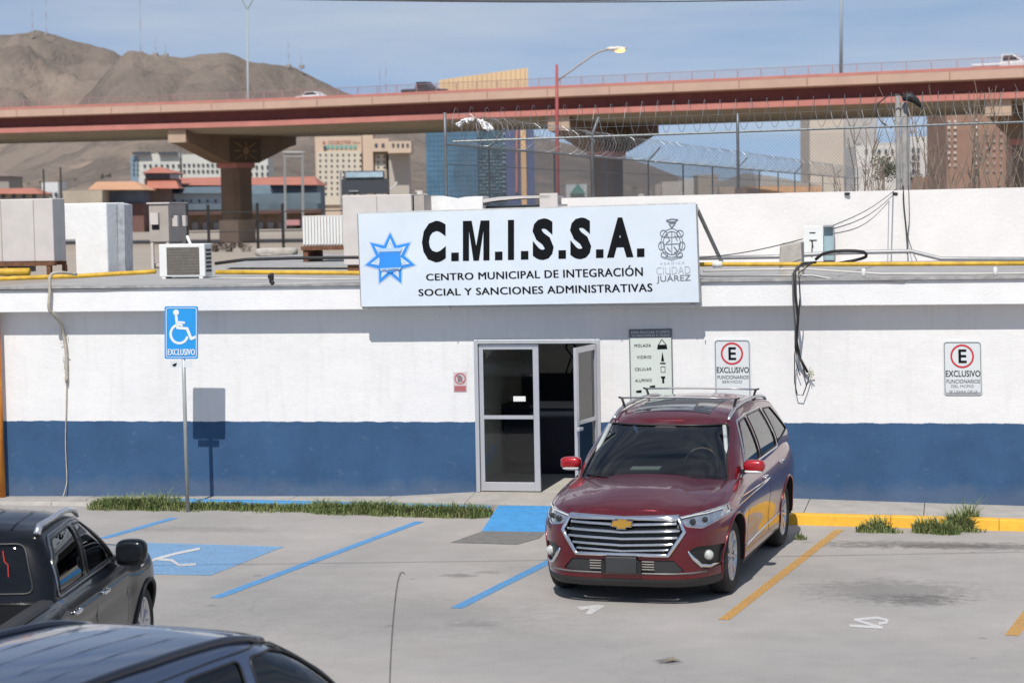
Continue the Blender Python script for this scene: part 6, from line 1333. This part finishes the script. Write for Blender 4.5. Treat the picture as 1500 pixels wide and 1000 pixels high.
# grille: frame and bars
B = MB(); q = sline(tt, 'x', grille, 1, .010, .04, True); B.tube(q, .020, 8, closed=True); gf = lobj('grille', B, M_chr, car, smooth=True)
for z0_, hw, rr in ((.885, .56, .020), (.825, .545, .014), (.758, .58, .013), (.692, .56, .013), (.628, .515, .013), (.572, .47, .012)):
    rows = []
    for k in range(25):
        y = -hw+2*hw*k/24; z = z0_-.020*(1-abs(y)/hw); p = fx(y, z); x = p.x+(.012 if z0_ > .87 else -.012); rows.append([Vector((x-.02, y, z+rr*1.3)), Vector((x+.012, y, z+rr*.9)), Vector((x+.022, y, z-rr*.2)), Vector((x-.01, y, z-rr*1.1))])
    B = MB(); B.sheet(rows); lobj('grille_bar', B, M_chr, gf, smooth=True)
# gold bow-tie emblem
M_gold = mat('emblem_gold', (.72, .42, .08), rough=.3, metal=.7, var=.1); B = MB(); p = fx(0, .82); e = [(-.105, -.018), (-.085, .032), (-.038, .032), (-.038, .047), (.052, .047), (.052, .032), (.105, .032), (.087, -.022), (.040, -.022), (.040, -.040), (-.050, -.040), (-.050, -.022)]
B.prism([Vector((p.x+.022, y, .818+z)) for y, z in e], (.018, 0, 0)); em = lobj('emblem', B, M_gold, car); B = MB(); P = [Vector((p.x+.034, y*1.08, .818+z*1.12)) for y, z in e]; B.tube(P, .005, 4, closed=True); lobj('emblem_rim', B, M_chr, em)
for s in (1, -1):
    q = sline(tt, 'x', rounded(hl(s), .02), 1, -.002, .03, True); B = MB(); B.tube(q, .007, 5, closed=True); lobj('headlight_frame', B, M_chr, car)
    for k, (yy, zz, r_) in enumerate(((.69, .838, .032), (.79, .848, .028))): 
        p = fx(s*yy, zz, .004); B = MB(); B.blob(p, (.04, 2*r_, 2*r_), .9, 14, 8); lobj('headlight_lens', B, mat('projector_dark', (.05, .055, .06), rough=.05, metal=.4, var=0), car, smooth=True)
    P = [fx(s*y, z, .006) for y, z in ((.58, .873), (.68, .892), (.80, .902), (.90, .915))]; B = MB(); B.tube(P, .007, 5); lobj('daytime_light', B, M_white, car)
    # fog lamp with chrome hook
    p = fx(s*.825, .492, -.01); B = MB(); B.lathe([(.001, .035), (.035, .030), (.050, .012), (.052, -.02)], p, 'X', 20); lobj('fog_light', B, mat('lamp_glass_pale', (.62, .64, .60), rough=.12, metal=.3, var=.05), car, smooth=True)
    P = [fx(s*y, z, .008) for y, z in ((.655, .555), (.70, .48), (.755, .405), (.82, .385), (.95, .395))]; B = MB(); B.tube(P, [.012, .020, .022, .019, .012], 6); lobj('fog_light_trim', B, M_chr, car, smooth=True)
# lower intake slots, plate holder
for s in (1, -1):
    for k in range(4): z = .375+.026*k; B = MB(); P = [fx(s*y, z, .006) for y in (.15, .24, .33)]; B.tube(P, .0065, 4); lobj('intake_bar', B, mat('intake_silver', (.32, .30, .28), rough=.4, metal=.5), car)
p = fx(0, .415, .03); B = MB(); B.box((p.x+.01, 0, .420), (.02, .32, .165)); pl = lobj('plate_holder', B, mat('plate_black', (.035, .037, .04), rough=.5, var=.1), car, bevel=.01)
for s in (1, -1): B = MB(); B.bb(p.x-.03, p.x+.012, s*.185-.02, s*.185+.02, .335, .46); lobj('plate_bracket', B, M_trim, pl)
P = [fx(y, .335, .006) for y in [(-.80+.1*i) for i in range(17)]]; B = MB(); B.tube(P, .010, 5); lobj('lip_strip', B, mat('skid_silver', (.20, .19, .19), rough=.4, metal=.4), car, smooth=True)
# sides: cladding strip with chrome, mirrors
for s in (1, -1):
    q = sline(tt, 'y', [(-.55, .40), (-2.60, .46)], s, .004); B = MB(); B.tube(q, .010, 5); lobj('side_chrome', B, M_chr, car, smooth=True)
    mirror(car, -.86, .91, 1.20, s, mat('mirror_red', (.42, .006, .012), rough=.3, metal=.3, var=0, coat=1), M_white, (.14, .23, .135))
    q = sline(gt, 'z', [(-1.42, s*.63), (-3.6, s*.62)], 1, .03, .1); B = MB(); B.tube([q[0]-Vector((-.06, 0, .03))]+q+[q[-1]-Vector((.06, 0, .03))], .019, 8); lobj('roof_rail', B, mat('rail_silver', (.55, .55, .56), rough=.3, metal=.8, var=.05), car, smooth=True)
for xb in (-1.75, -2.95):
    zb_ = 1.825; B = MB(); B.tube([(xb, y, zb_+.012*(1-(y/.7)**2)) for y in (-.66, -.35, 0, .35, .66)], .011, 6); cb = lobj('roof_crossbar', B, mat('bar_silver', (.40, .40, .41), rough=.35, metal=.7, var=.05), car, smooth=True)
    for s in (1, -1): B = MB(); B.tube([(xb, s*.69, zb_+.01), (xb, s*.65, zb_+.0), (xb, s*.63, zb_-.06), (xb, s*.63, zb_-.11)], [.010, .016, .014, .024], 6); lobj('bar_foot', B, M_trim, cb, smooth=True)
# sunroof glass
P = rounded([(-1.42, -.42), (-2.35, -.42), (-2.35, .42), (-1.42, .42)], .08); q = [proj(gt, 'z', a_, 1, .003) for a_ in P]; B = MB(); c = proj(gt, 'z', (-1.88, 0), 1, .003)
rows = [[proj(gt, 'z', (-1.42-.93*i/8, -.42+.84*j/8), 1, .004) for j in range(9)] for i in range(9)]; B.sheet(rows); lobj('sunroof', B, mat('sunroof_black', (.02, .02, .022), rough=.08, var=0, coat=.5), car, smooth=True)
# cabin
B = MB(); B.blob((-.98, 0, 1.00), (.75, 1.50, .22), .4, 20, 10); lobj('dashboard', B, M_int, car, smooth=True)
cw = Vector((-1.12, .38, 1.17)); u1 = Vector((0, 1, 0)); u2 = Vector((-.42, 0, .91)).normalized(); B = MB(); B.tube([cw+(u1*cos(2*pi*i/28)+u2*sin(2*pi*i/28))*.185 for i in range(28)], .016, 8, closed=True); sw_ = lobj('steering_wheel', B, mat('wheel_leather', (.05, .045, .04), rough=.5), car, smooth=True)
B = MB(); B.tube([cw-u1*.18, cw, cw+u1*.18], .02, 6); B.tube([cw, cw-u2*.18], .02, 6); B.blob(cw, (.08, .14, .12), .8, 10, 8); lobj('wheel_hub', B, M_int, sw_, smooth=True)
B = MB(); B.tube([cw+(u1*cos(a_)+u2*sin(a_))*.185+Vector((.016, 0, .008)) for a_ in [radians(50+8*i) for i in range(11)]], .008, 5); lobj('wheel_accent', B, mat('accent', (.55, .48, .38), rough=.4), sw_)
M_seat = mat('seat_leather', (.045, .04, .037), rough=.6, var=.1)
for y in (-.38, .38):
    B = MB(); B.blob((-1.85, y, 1.12), (.22, .50, .60), .55, 14, 10); B.blob((-1.92, y, 1.48), (.12, .28, .20), .6, 12, 8); lobj('front_seat', B, M_seat, car, smooth=True)
B = MB(); B.blob((-2.9, 0, 1.12), (.25, 1.35, .55), .4, 14, 10); lobj('rear_seat', B, M_seat, car, smooth=True)
B = MB(); pq = [proj(tt, 'z', a_, 1, .008) for a_ in ((-.62, -.26), (-.50, -.26), (-.50, .06), (-.62, .06))]; B.hexa(pq, [p+Vector((0, 0, .012)) for p in pq]); tag(obj('dash_paper', B, mat('pale_green_paper', (.55, .72, .66), rough=.7), car, local=True), 'pale green paper lying on the dash')
B = MB(); B.blob((-1.08, 0, 1.555), (.05, .26, .07), .5, 12, 8); lobj('rear_view_mirror', B, M_int, car, smooth=True)
for s, y in ((1, .45), (-1, -.15)):
    a_ = [proj(gt, 'x', (y+.0, 1.098), 1, .012), proj(gt, 'x', (y-.30, 1.115), 1, .012), proj(gt, 'x', (y-.58, 1.125), 1, .012)]; a_ = [p for p in a_ if p]
    B = MB(); B.tube(a_, .008, 4); lobj('wiper', B, M_trim, car)
for s in (1, -1):
    B = MB(); B.tube([(-.62, s*.775, 1.13), (-1.14, s*.635, 1.59)], .025, 5); lobj('pillar_cover', B, mat('pillar_cloth', (.42, .45, .44), rough=.8), car, smooth=True)

# ================================================================== BLACK PICKUP at the left
PB = carpaint('black_paint', (.003, .0035, .006), .0, .3, .55, .008, (.2, .19, .17))
pk = thing('parked_pickup', 'black crew cab pickup with chrome roof rails seen from behind at the left edge', 'pickup truck', (-2.18, -10.62, 0), radians(99)); pk.scale = (1, 1, .955)
sh2 = [(.93, 1.00), (.4, 1.08), (-.2, 1.13), (-.8, 1.16), (-2.6, 1.17), (-2.8, 1.18), (-4.3, 1.20)]
zb2 = [(.93, .40), (-.6, .36), (-3.2, .40), (-4.3, .50)]
ghp = [(0, .855, -.32, -2.86), (.35, .835, -.62, -2.80), (.65, .79, -.90, -2.74), (.88, .72, -1.13, -2.68), (.95, .69, -1.22, -2.63), (1.0, .63, -1.32, -2.55)]
rz2 = [(-1.0, 1.62), (-1.35, 1.69), (-1.9, 1.735), (-2.6, 1.70)]
tub2 = [(0, .86, .78, -4.26), (.08, .90, .86, -4.30), (.25, .925, .90, -4.33), (.5, .940, .92, -4.34), (.75, .94, .91, -4.34), (.88, .925, .88, -4.33), (.95, .905, .84, -4.32), (1.0, .87, .80, -4.31)]
def plan2(x, f):
    k = 1
    for xc in (0, -3.26): d = abs(x-xc)/.58; k += .030*max(0, 1-d*d)*(.4+.6*math.sin(pi*min(1, f)))
    if -2.9 < x < -.5: k -= .016*math.exp(-((f-.62)/.07)**2)
    return k
sp2 = dict(paint=PB, tub=tub2, ztub=lambda x, f: ip(zb2[::-1], x)+(ip(sh2[::-1], x)-ip(zb2[::-1], x))*f, tprm=(.9, .2, 2.6, 4.5, 3.5, 7), plan=plan2, tcrown=lambda x, u: (.06*(1-u**2.4)*min(1, max(0, (.80-x)/.4))**.6 if x > -.9 else 0.0),
    gh=ghp, zgh=lambda x, f: (ip(sh2[::-1], x)-.02)+(ip(rz2[::-1], max(-2.6, min(-1.3, x)))-(ip(sh2[::-1], x)-.02))*f, gprm=(.5, .16, 2.2, 3.8, 3.2, 5), gcrown=lambda x, u: .05*(1-u**2.4)*min(1, max(0, (-1.32-x)/.3))**.5*min(1, max(0, (x+2.55)/.2))**.5,
    R=.395, wb=3.26, track=.80, tw=.26, xm=-1.9, wind=rounded([(-.74, 1.20), (.74, 1.20), (.60, 1.64), (-.60, 1.64)], .05), rearw=rounded([(-.70, 1.25), (.70, 1.25), (.60, 1.63), (-.60, 1.63)], .07),
    sidew=[(rounded([(-.90, 1.215), (-1.42, 1.62), (-1.72, 1.645), (-1.74, 1.215)], .04), None), (rounded([(-1.84, 1.215), (-1.82, 1.65), (-2.42, 1.62), (-2.58, 1.46), (-2.62, 1.215)], .06), None)],
    dlo=rounded([(-.80, 1.19), (-1.40, 1.655), (-1.8, 1.685), (-2.46, 1.655), (-2.66, 1.47), (-2.69, 1.19)], .06), dlor=.010, dlom=mat('dark_chrome', (.35, .35, .36), rough=.2, metal=1, var=0),
    regions=[('front_grille', [(-.6, .62), (-.6, .98), (.6, .98), (.6, .62)], 'x', lambda c, n: c.x > .3 and n.x > .1, M_trim, -.03), ('tail_light', [(.74, .78), (.95, .78), (.95, 1.12), (.74, 1.12)], 'x', lambda c, n: c.x < -3.9 and n.x < -.1, mat('tail_red', (.35, .01, .01), rough=.2, var=0), .004), ('tail_light', [(-.74, .78), (-.95, .78), (-.95, 1.12), (-.74, 1.12)], 'x', lambda c, n: c.x < -3.9 and n.x < -.1, mat('tail_red', (.35, .01, .01)), .004)],
    zclad=.43, doors=[rounded([(-.68, .46), (-.66, 1.12), (-1.76, 1.15), (-1.78, .46)], .05), rounded([(-1.80, .46), (-1.78, 1.15), (-2.70, 1.155), (-2.74, .86), (-2.50, .46)], .06)],
    handles=[(-1.55, 1.03), (-2.48, 1.04)], hood=rounded([(.6, -.66), (.74, 0), (.6, .66), (-.35, .74), (-.35, -.74)], .04), bed=(-4.26, -2.92, .77, .62),
    gfoot=[(-.40, 0), (-.55, .6), (-.9, .80), (-2.7, .82), (-2.80, .6), (-2.80, -.6), (-2.7, -.82), (-.9, -.80), (-.55, -.6)], lip=M_clad, lipw=.022, spokes=6)
t2, g2 = build_car(pk, sp2)
B = MB(); z0 = .62
B.quad((-4.26, -.77, z0), (-2.92, -.77, z0), (-2.92, .77, z0), (-4.26, .77, z0))
for a, b in (((-4.26, -.77), (-2.92, -.77)), ((-2.92, -.77), (-2.92, .77)), ((-2.92, .77), (-4.26, .77)), ((-4.26, .77), (-4.26, -.77))): B.quad((*a, z0), (*b, z0), (*b, 1.175), (*a, 1.175))
lobj('bed_liner', B, M_trim, pk)
for k in range(9): y = -.64+.16*k; B = MB(); B.bb(-4.24, -2.94, y-.03, y+.03, z0+.001, z0+.018); lobj('bed_rib', B, M_clad, pk)
for s in (1, -1):
    rows = [[Vector((x, s*y, ip(sh2[::-1], x)+dz)) for y, dz in ((.765, -.03), (.765, .035), (.80, .045), (.875, .040), (.895, .012))] for x in (-4.27, -3.8, -3.3, -2.96)]; B = MB(); B.sheet(rows); lobj('bed_rail_cap', B, M_clad, pk)
    q = sline(g2, 'z', [(-1.42, s*.645), (-1.6, s*.66), (-2.2, s*.66), (-2.46, s*.645)], 1, .055, .08); B = MB(); B.tube([q[0]+Vector((.10, 0, -.06))]+q+[q[-1]+Vector((-.09, 0, -.06))], [.014]+[.026]*len(q)+[.030], 8); lobj('roof_rail', B, mat('rail_bright', (.70, .70, .71), rough=.25, metal=.9, var=.05), pk, smooth=True)
    mirror(pk, -.86, .92, 1.26, s, PB, M_trim, (.17, .27, .22), mat('pickup_mirror_dark', (.03, .035, .04), rough=.05, metal=.6, var=0))
    q = sline(t2, 'y', [(-.15, 1.02), (-.28, 1.02)], s, .006); B = MB(); B.tube(q, .02, 5); lobj('fender_vent', B, M_chr, pk)
for y in (-.45, -.22, 0, .22, .45):
    q = [proj(g2, 'z', (x, y), 1, .001) for x in (-1.5, -1.9, -2.3, -2.5)]; B = MB(); B.tube(q, .010, 4); lobj('roof_rib', B, PB, pk, smooth=True)
B = MB(); q = [proj(g2, 'x', (y, 1.648), -1, .012) for y in (-.20, -.1, 0, .1, .20)]; B.tube(q, .016, 5); lobj('brake_light', B, mat('tail_red', (.35, .01, .01)), pk)
B = MB(); q = [proj(g2, 'x', (y, z), -1, .010) for y, z in ((-.44, 1.58), (-.46, 1.50), (-.49, 1.47), (-.50, 1.38))]; q = [p for p in q if p]; B.tube(q, .004, 4) if len(q) > 1 else B.box((-2.8, -.4, 1.4), (.01, .01, .1)); lobj('window_sticker', B, mat('sticker_red', (.6, .05, .04), rough=.5), pk)
B = MB(); B.bb(-2.76, -2.74, -.55, .55, 1.28, 1.30); B.bb(-2.76, -2.74, -.55, .55, 1.22, 1.24); lobj('window_guard', B, M_trim, pk)

# ================================================================== BLUE-GREY SUV in the foreground
PS = carpaint('slate_blue_paint', (.09, .13, .225), .75, .28, 1.0, .10, (.25, .24, .23))
sv = thing('parked_car', 'slate blue wagon roof with raised ribs and black rails in the bottom left foreground', 'car', (1.64, -15.40, 0), radians(75.8))
sh3 = [(.88, .70), (.4, .78), (-.1, .86), (-.5, .98), (-.8, 1.05), (-2.6, 1.08), (-3.9, 1.10)]
zb3 = [(.88, .26), (-3.9, .32)]
gh3 = [(0, .86, -.08, -3.82), (.35, .83, -.38, -3.74), (.65, .775, -.68, -3.66), (.88, .71, -.94, -3.58), (.95, .68, -1.04, -3.54), (1.0, .635, -1.16, -3.48)]
rz3 = [(-.9, 1.55), (-1.3, 1.635), (-1.9, 1.685), (-2.7, 1.69), (-3.5, 1.64)]
sp3 = dict(paint=PS, tub=[(0, .84, .74, -3.74), (.1, .90, .84, -3.82), (.3, .925, .87, -3.86), (.6, .93, .88, -3.87), (.85, .91, .84, -3.84), (1, .86, .76, -3.76)], ztub=lambda x, f: ip(zb3[::-1], x)+(ip(sh3[::-1], x)-ip(zb3[::-1], x))*f, tprm=(1.1, .6, 2.5, 4.4, 2.6, 4.2), tcrown=lambda x, u: .05*(1-u**2.3)*min(1, max(0, (.76-x)/.5))**.6*min(1, max(0, (x+3.76)/.3))**.5,
    gh=gh3, zgh=lambda x, f: (ip(sh3[::-1], x)-.02)+(ip(rz3[::-1], max(-3.5, min(-1.25, x)))-(ip(sh3[::-1], x)-.02))*f, gprm=(.6, .3, 2.1, 3.6, 2.3, 4), gcrown=lambda x, u: .055*(1-u**2.4)*min(1, max(0, (-1.30-x)/.35))**.5*min(1, max(0, (x+3.48)/.35))**.5,
    R=.34, wb=2.70, track=.79, tw=.22, xm=-2.0, wind=rounded([(-.74, 1.10), (.74, 1.10), (.62, 1.58), (-.62, 1.58)], .05), rearw=rounded([(-.66, 1.2), (.66, 1.2), (.56, 1.56), (-.56, 1.56)], .06),
    sidew=[(rounded([(-.52, 1.115), (-.98, 1.49), (-1.25, 1.565), (-1.55, 1.58), (-1.60, 1.115)], .05), None), (rounded([(-1.72, 1.115), (-1.66, 1.585), (-2.20, 1.585), (-2.50, 1.115)], .05), None), (rounded([(-2.62, 1.14), (-2.36, 1.58), (-3.1, 1.54), (-3.46, 1.20)], .05), None)],
    regions=[], zclad=None, doors=[rounded([(-.55, .36), (-.55, 1.06), (-1.92, 1.07), (-1.93, .36)], .05), rounded([(-1.95, .36), (-1.94, 1.07), (-2.88, 1.08), (-2.60, .40)], .06)], handles=[(-1.7, .95), (-2.65, .97)], hood=None,
    gfoot=[(-.30, 0), (-.5, .6), (-.9, .80), (-3.5, .80), (-3.7, .6), (-3.7, -.6), (-3.5, -.80), (-.9, -.80), (-.5, -.6)], lip=PS, lipw=.01, spokes=6)
t3, g3 = build_car(sv, sp3)
for s in (1, -1):
    q = sline(g3, 'z', [(-1.25, s*.600), (-1.6, s*.622), (-2.4, s*.632), (-3.4, s*.60)], 1, .014, .08); B = MB(); B.tube(q, .026, 8); lobj('roof_rail', B, mat('rail_navy', (.008, .010, .022), rough=.25, var=0, coat=.6), sv, smooth=True)
    q = sline(g3, 'y', rounded([(-.50, 1.10), (-.95, 1.53), (-1.3, 1.615), (-1.9, 1.625), (-2.9, 1.61), (-3.3, 1.57)], .05), s, .002, .05); B = MB(); B.tube(q, .006, 4); lobj('door_gutter', B, M_trim, sv)
    mirror(sv, -.60, .86, 1.12, s, PS, M_trim)
for y in (-.40, -.22, .0, .22, .40):
    q = [proj(g3, 'z', (x, y), 1, -.002) for x in (-1.75, -1.9, -2.4, -2.9, -3.3)]; B = MB(); B.tube(q, [.002, .008, .008, .008, .002], 6); lobj('roof_rib', B, PS, sv, smooth=True)
rows = [[proj(g3, 'x', (-.60+1.2*j/10, z), 1, .006) for j in range(11)] for z in (1.60, 1.628)]
q = [proj(g3, 'z', (-1.32+.05*(1-(y/.56)**2), y), 1, .001) for y in [(-.56+.112*k) for k in range(11)]]; B = MB(); B.tube([p for p in q if p], .006, 4); lobj('roof_seam', B, M_trim, sv)

# thin bent wire sticking up before the lot
cable('bent_wire', 'thin dark bent wire with a hooked tip standing before the blue parking line', [DP(569, 1120, 14.5), DP(571, 1000, 14.5), DP(575, 920, 14.5), DP(581, 862, 14.5), DP(586, 841, 14.5), DP(590, 838, 14.5), DP(593, 840, 14.5)], .0045, mat('wire_brown', (.10, .09, .08), rough=.7), 'wire')

# ================================================================== VEHICLES ON THE VIADUCT
def far_car(name, label, cat, px, u, prof, cab, m, heading=1):
    s = s_from_px(px, u); p = VP(s, u, -.95+{630: .22, 470: .14, 1487: .14}.get(px, 0)); tt_ = thing(name, label, cat, p, atan2(vd.y, vd.x)+(0 if heading > 0 else pi))
    def ext(pts, w, z=0): B = MB(); B.prism([Vector((x, -w/2, zz)) for x, zz in pts], (0, w, 0)); return B
    obj('body', ext(prof, 1.8), m, tt_, local=True, bevel=.08); obj('cabin', ext(cab, 1.5), m, tt_, local=True, bevel=.06); fg = mat('far_glass', (.02, .03, .04), rough=.1, var=0); cxm = sum(q[0] for q in cab)/4; czm = sum(q[1] for q in cab)/4
    for sy in (-1, 1): B = MB(); B.prism([Vector((cxm+(x-cxm)*.78, sy*.752, czm+.03+(zz-czm)*.66)) for x, zz in cab], (0, sy*.012, 0)); obj('side_window', B, fg, tt_, local=True)
    top = sorted(cab, key=lambda q: -q[1])[:2]; xa, xb = sorted((top[0][0], top[1][0])); B = MB(); B.bb(xa-.05, xb+.05, -.78, .78, top[0][1], top[0][1]+.06); obj('roof', B, m, tt_, local=True, bevel=.02)
    for x in (-1.5, 1.5):
        for y in (-.8, .8): B = MB(); B.lathe([(.001, -.1), (.33, -.1), (.33, .1), (.001, .1)], (x, y, .33), 'Y', 14); obj('wheel', B, M_tyre, tt_, local=True)
    return tt_
PUP = [(-2.7, .4), (-2.7, 1.15), (-.9, 1.15), (1.0, 1.2), (2.5, 1.05), (2.7, .4)]; CAB = [(-1.0, 1.15), (-.75, 1.85), (.4, 1.85), (1.2, 1.2)]
far_car('pickup_truck', 'dark pickup driving on the viaduct before the orange wedge building', 'pickup truck', 630, 2.2, PUP, CAB, mat('far_dark', (.03, .035, .045), rough=.3, coat=.5))
SED = [(-2.3, .35), (-2.3, .95), (-1.2, 1.0), (1.0, 1.0), (2.2, .8), (2.3, .35)]; SCAB = [(-1.7, .98), (-.9, 1.42), (.3, 1.42), (1.2, .98)]
far_car('white_car', 'white car roof just showing above the viaduct barrier at left', 'car', 470, 2.2, SED, SCAB, mat('far_white', (.75, .75, .75), rough=.3, coat=.5))
far_car('pickup_truck', 'white flatbed pickup driving on the viaduct at the right edge', 'pickup truck', 1487, 2.2, [(-4.0, .9), (-4.0, 1.2), (-1.2, 1.2), (1.2, 1.25), (2.5, 1.15), (2.6, .4), (-1.2, .4), (-1.2, .9)], [(-1.1, 1.2), (-.95, 2.0), (.2, 2.0), (1.2, 1.25)], mat('far_white', (.75, .75, .75)))
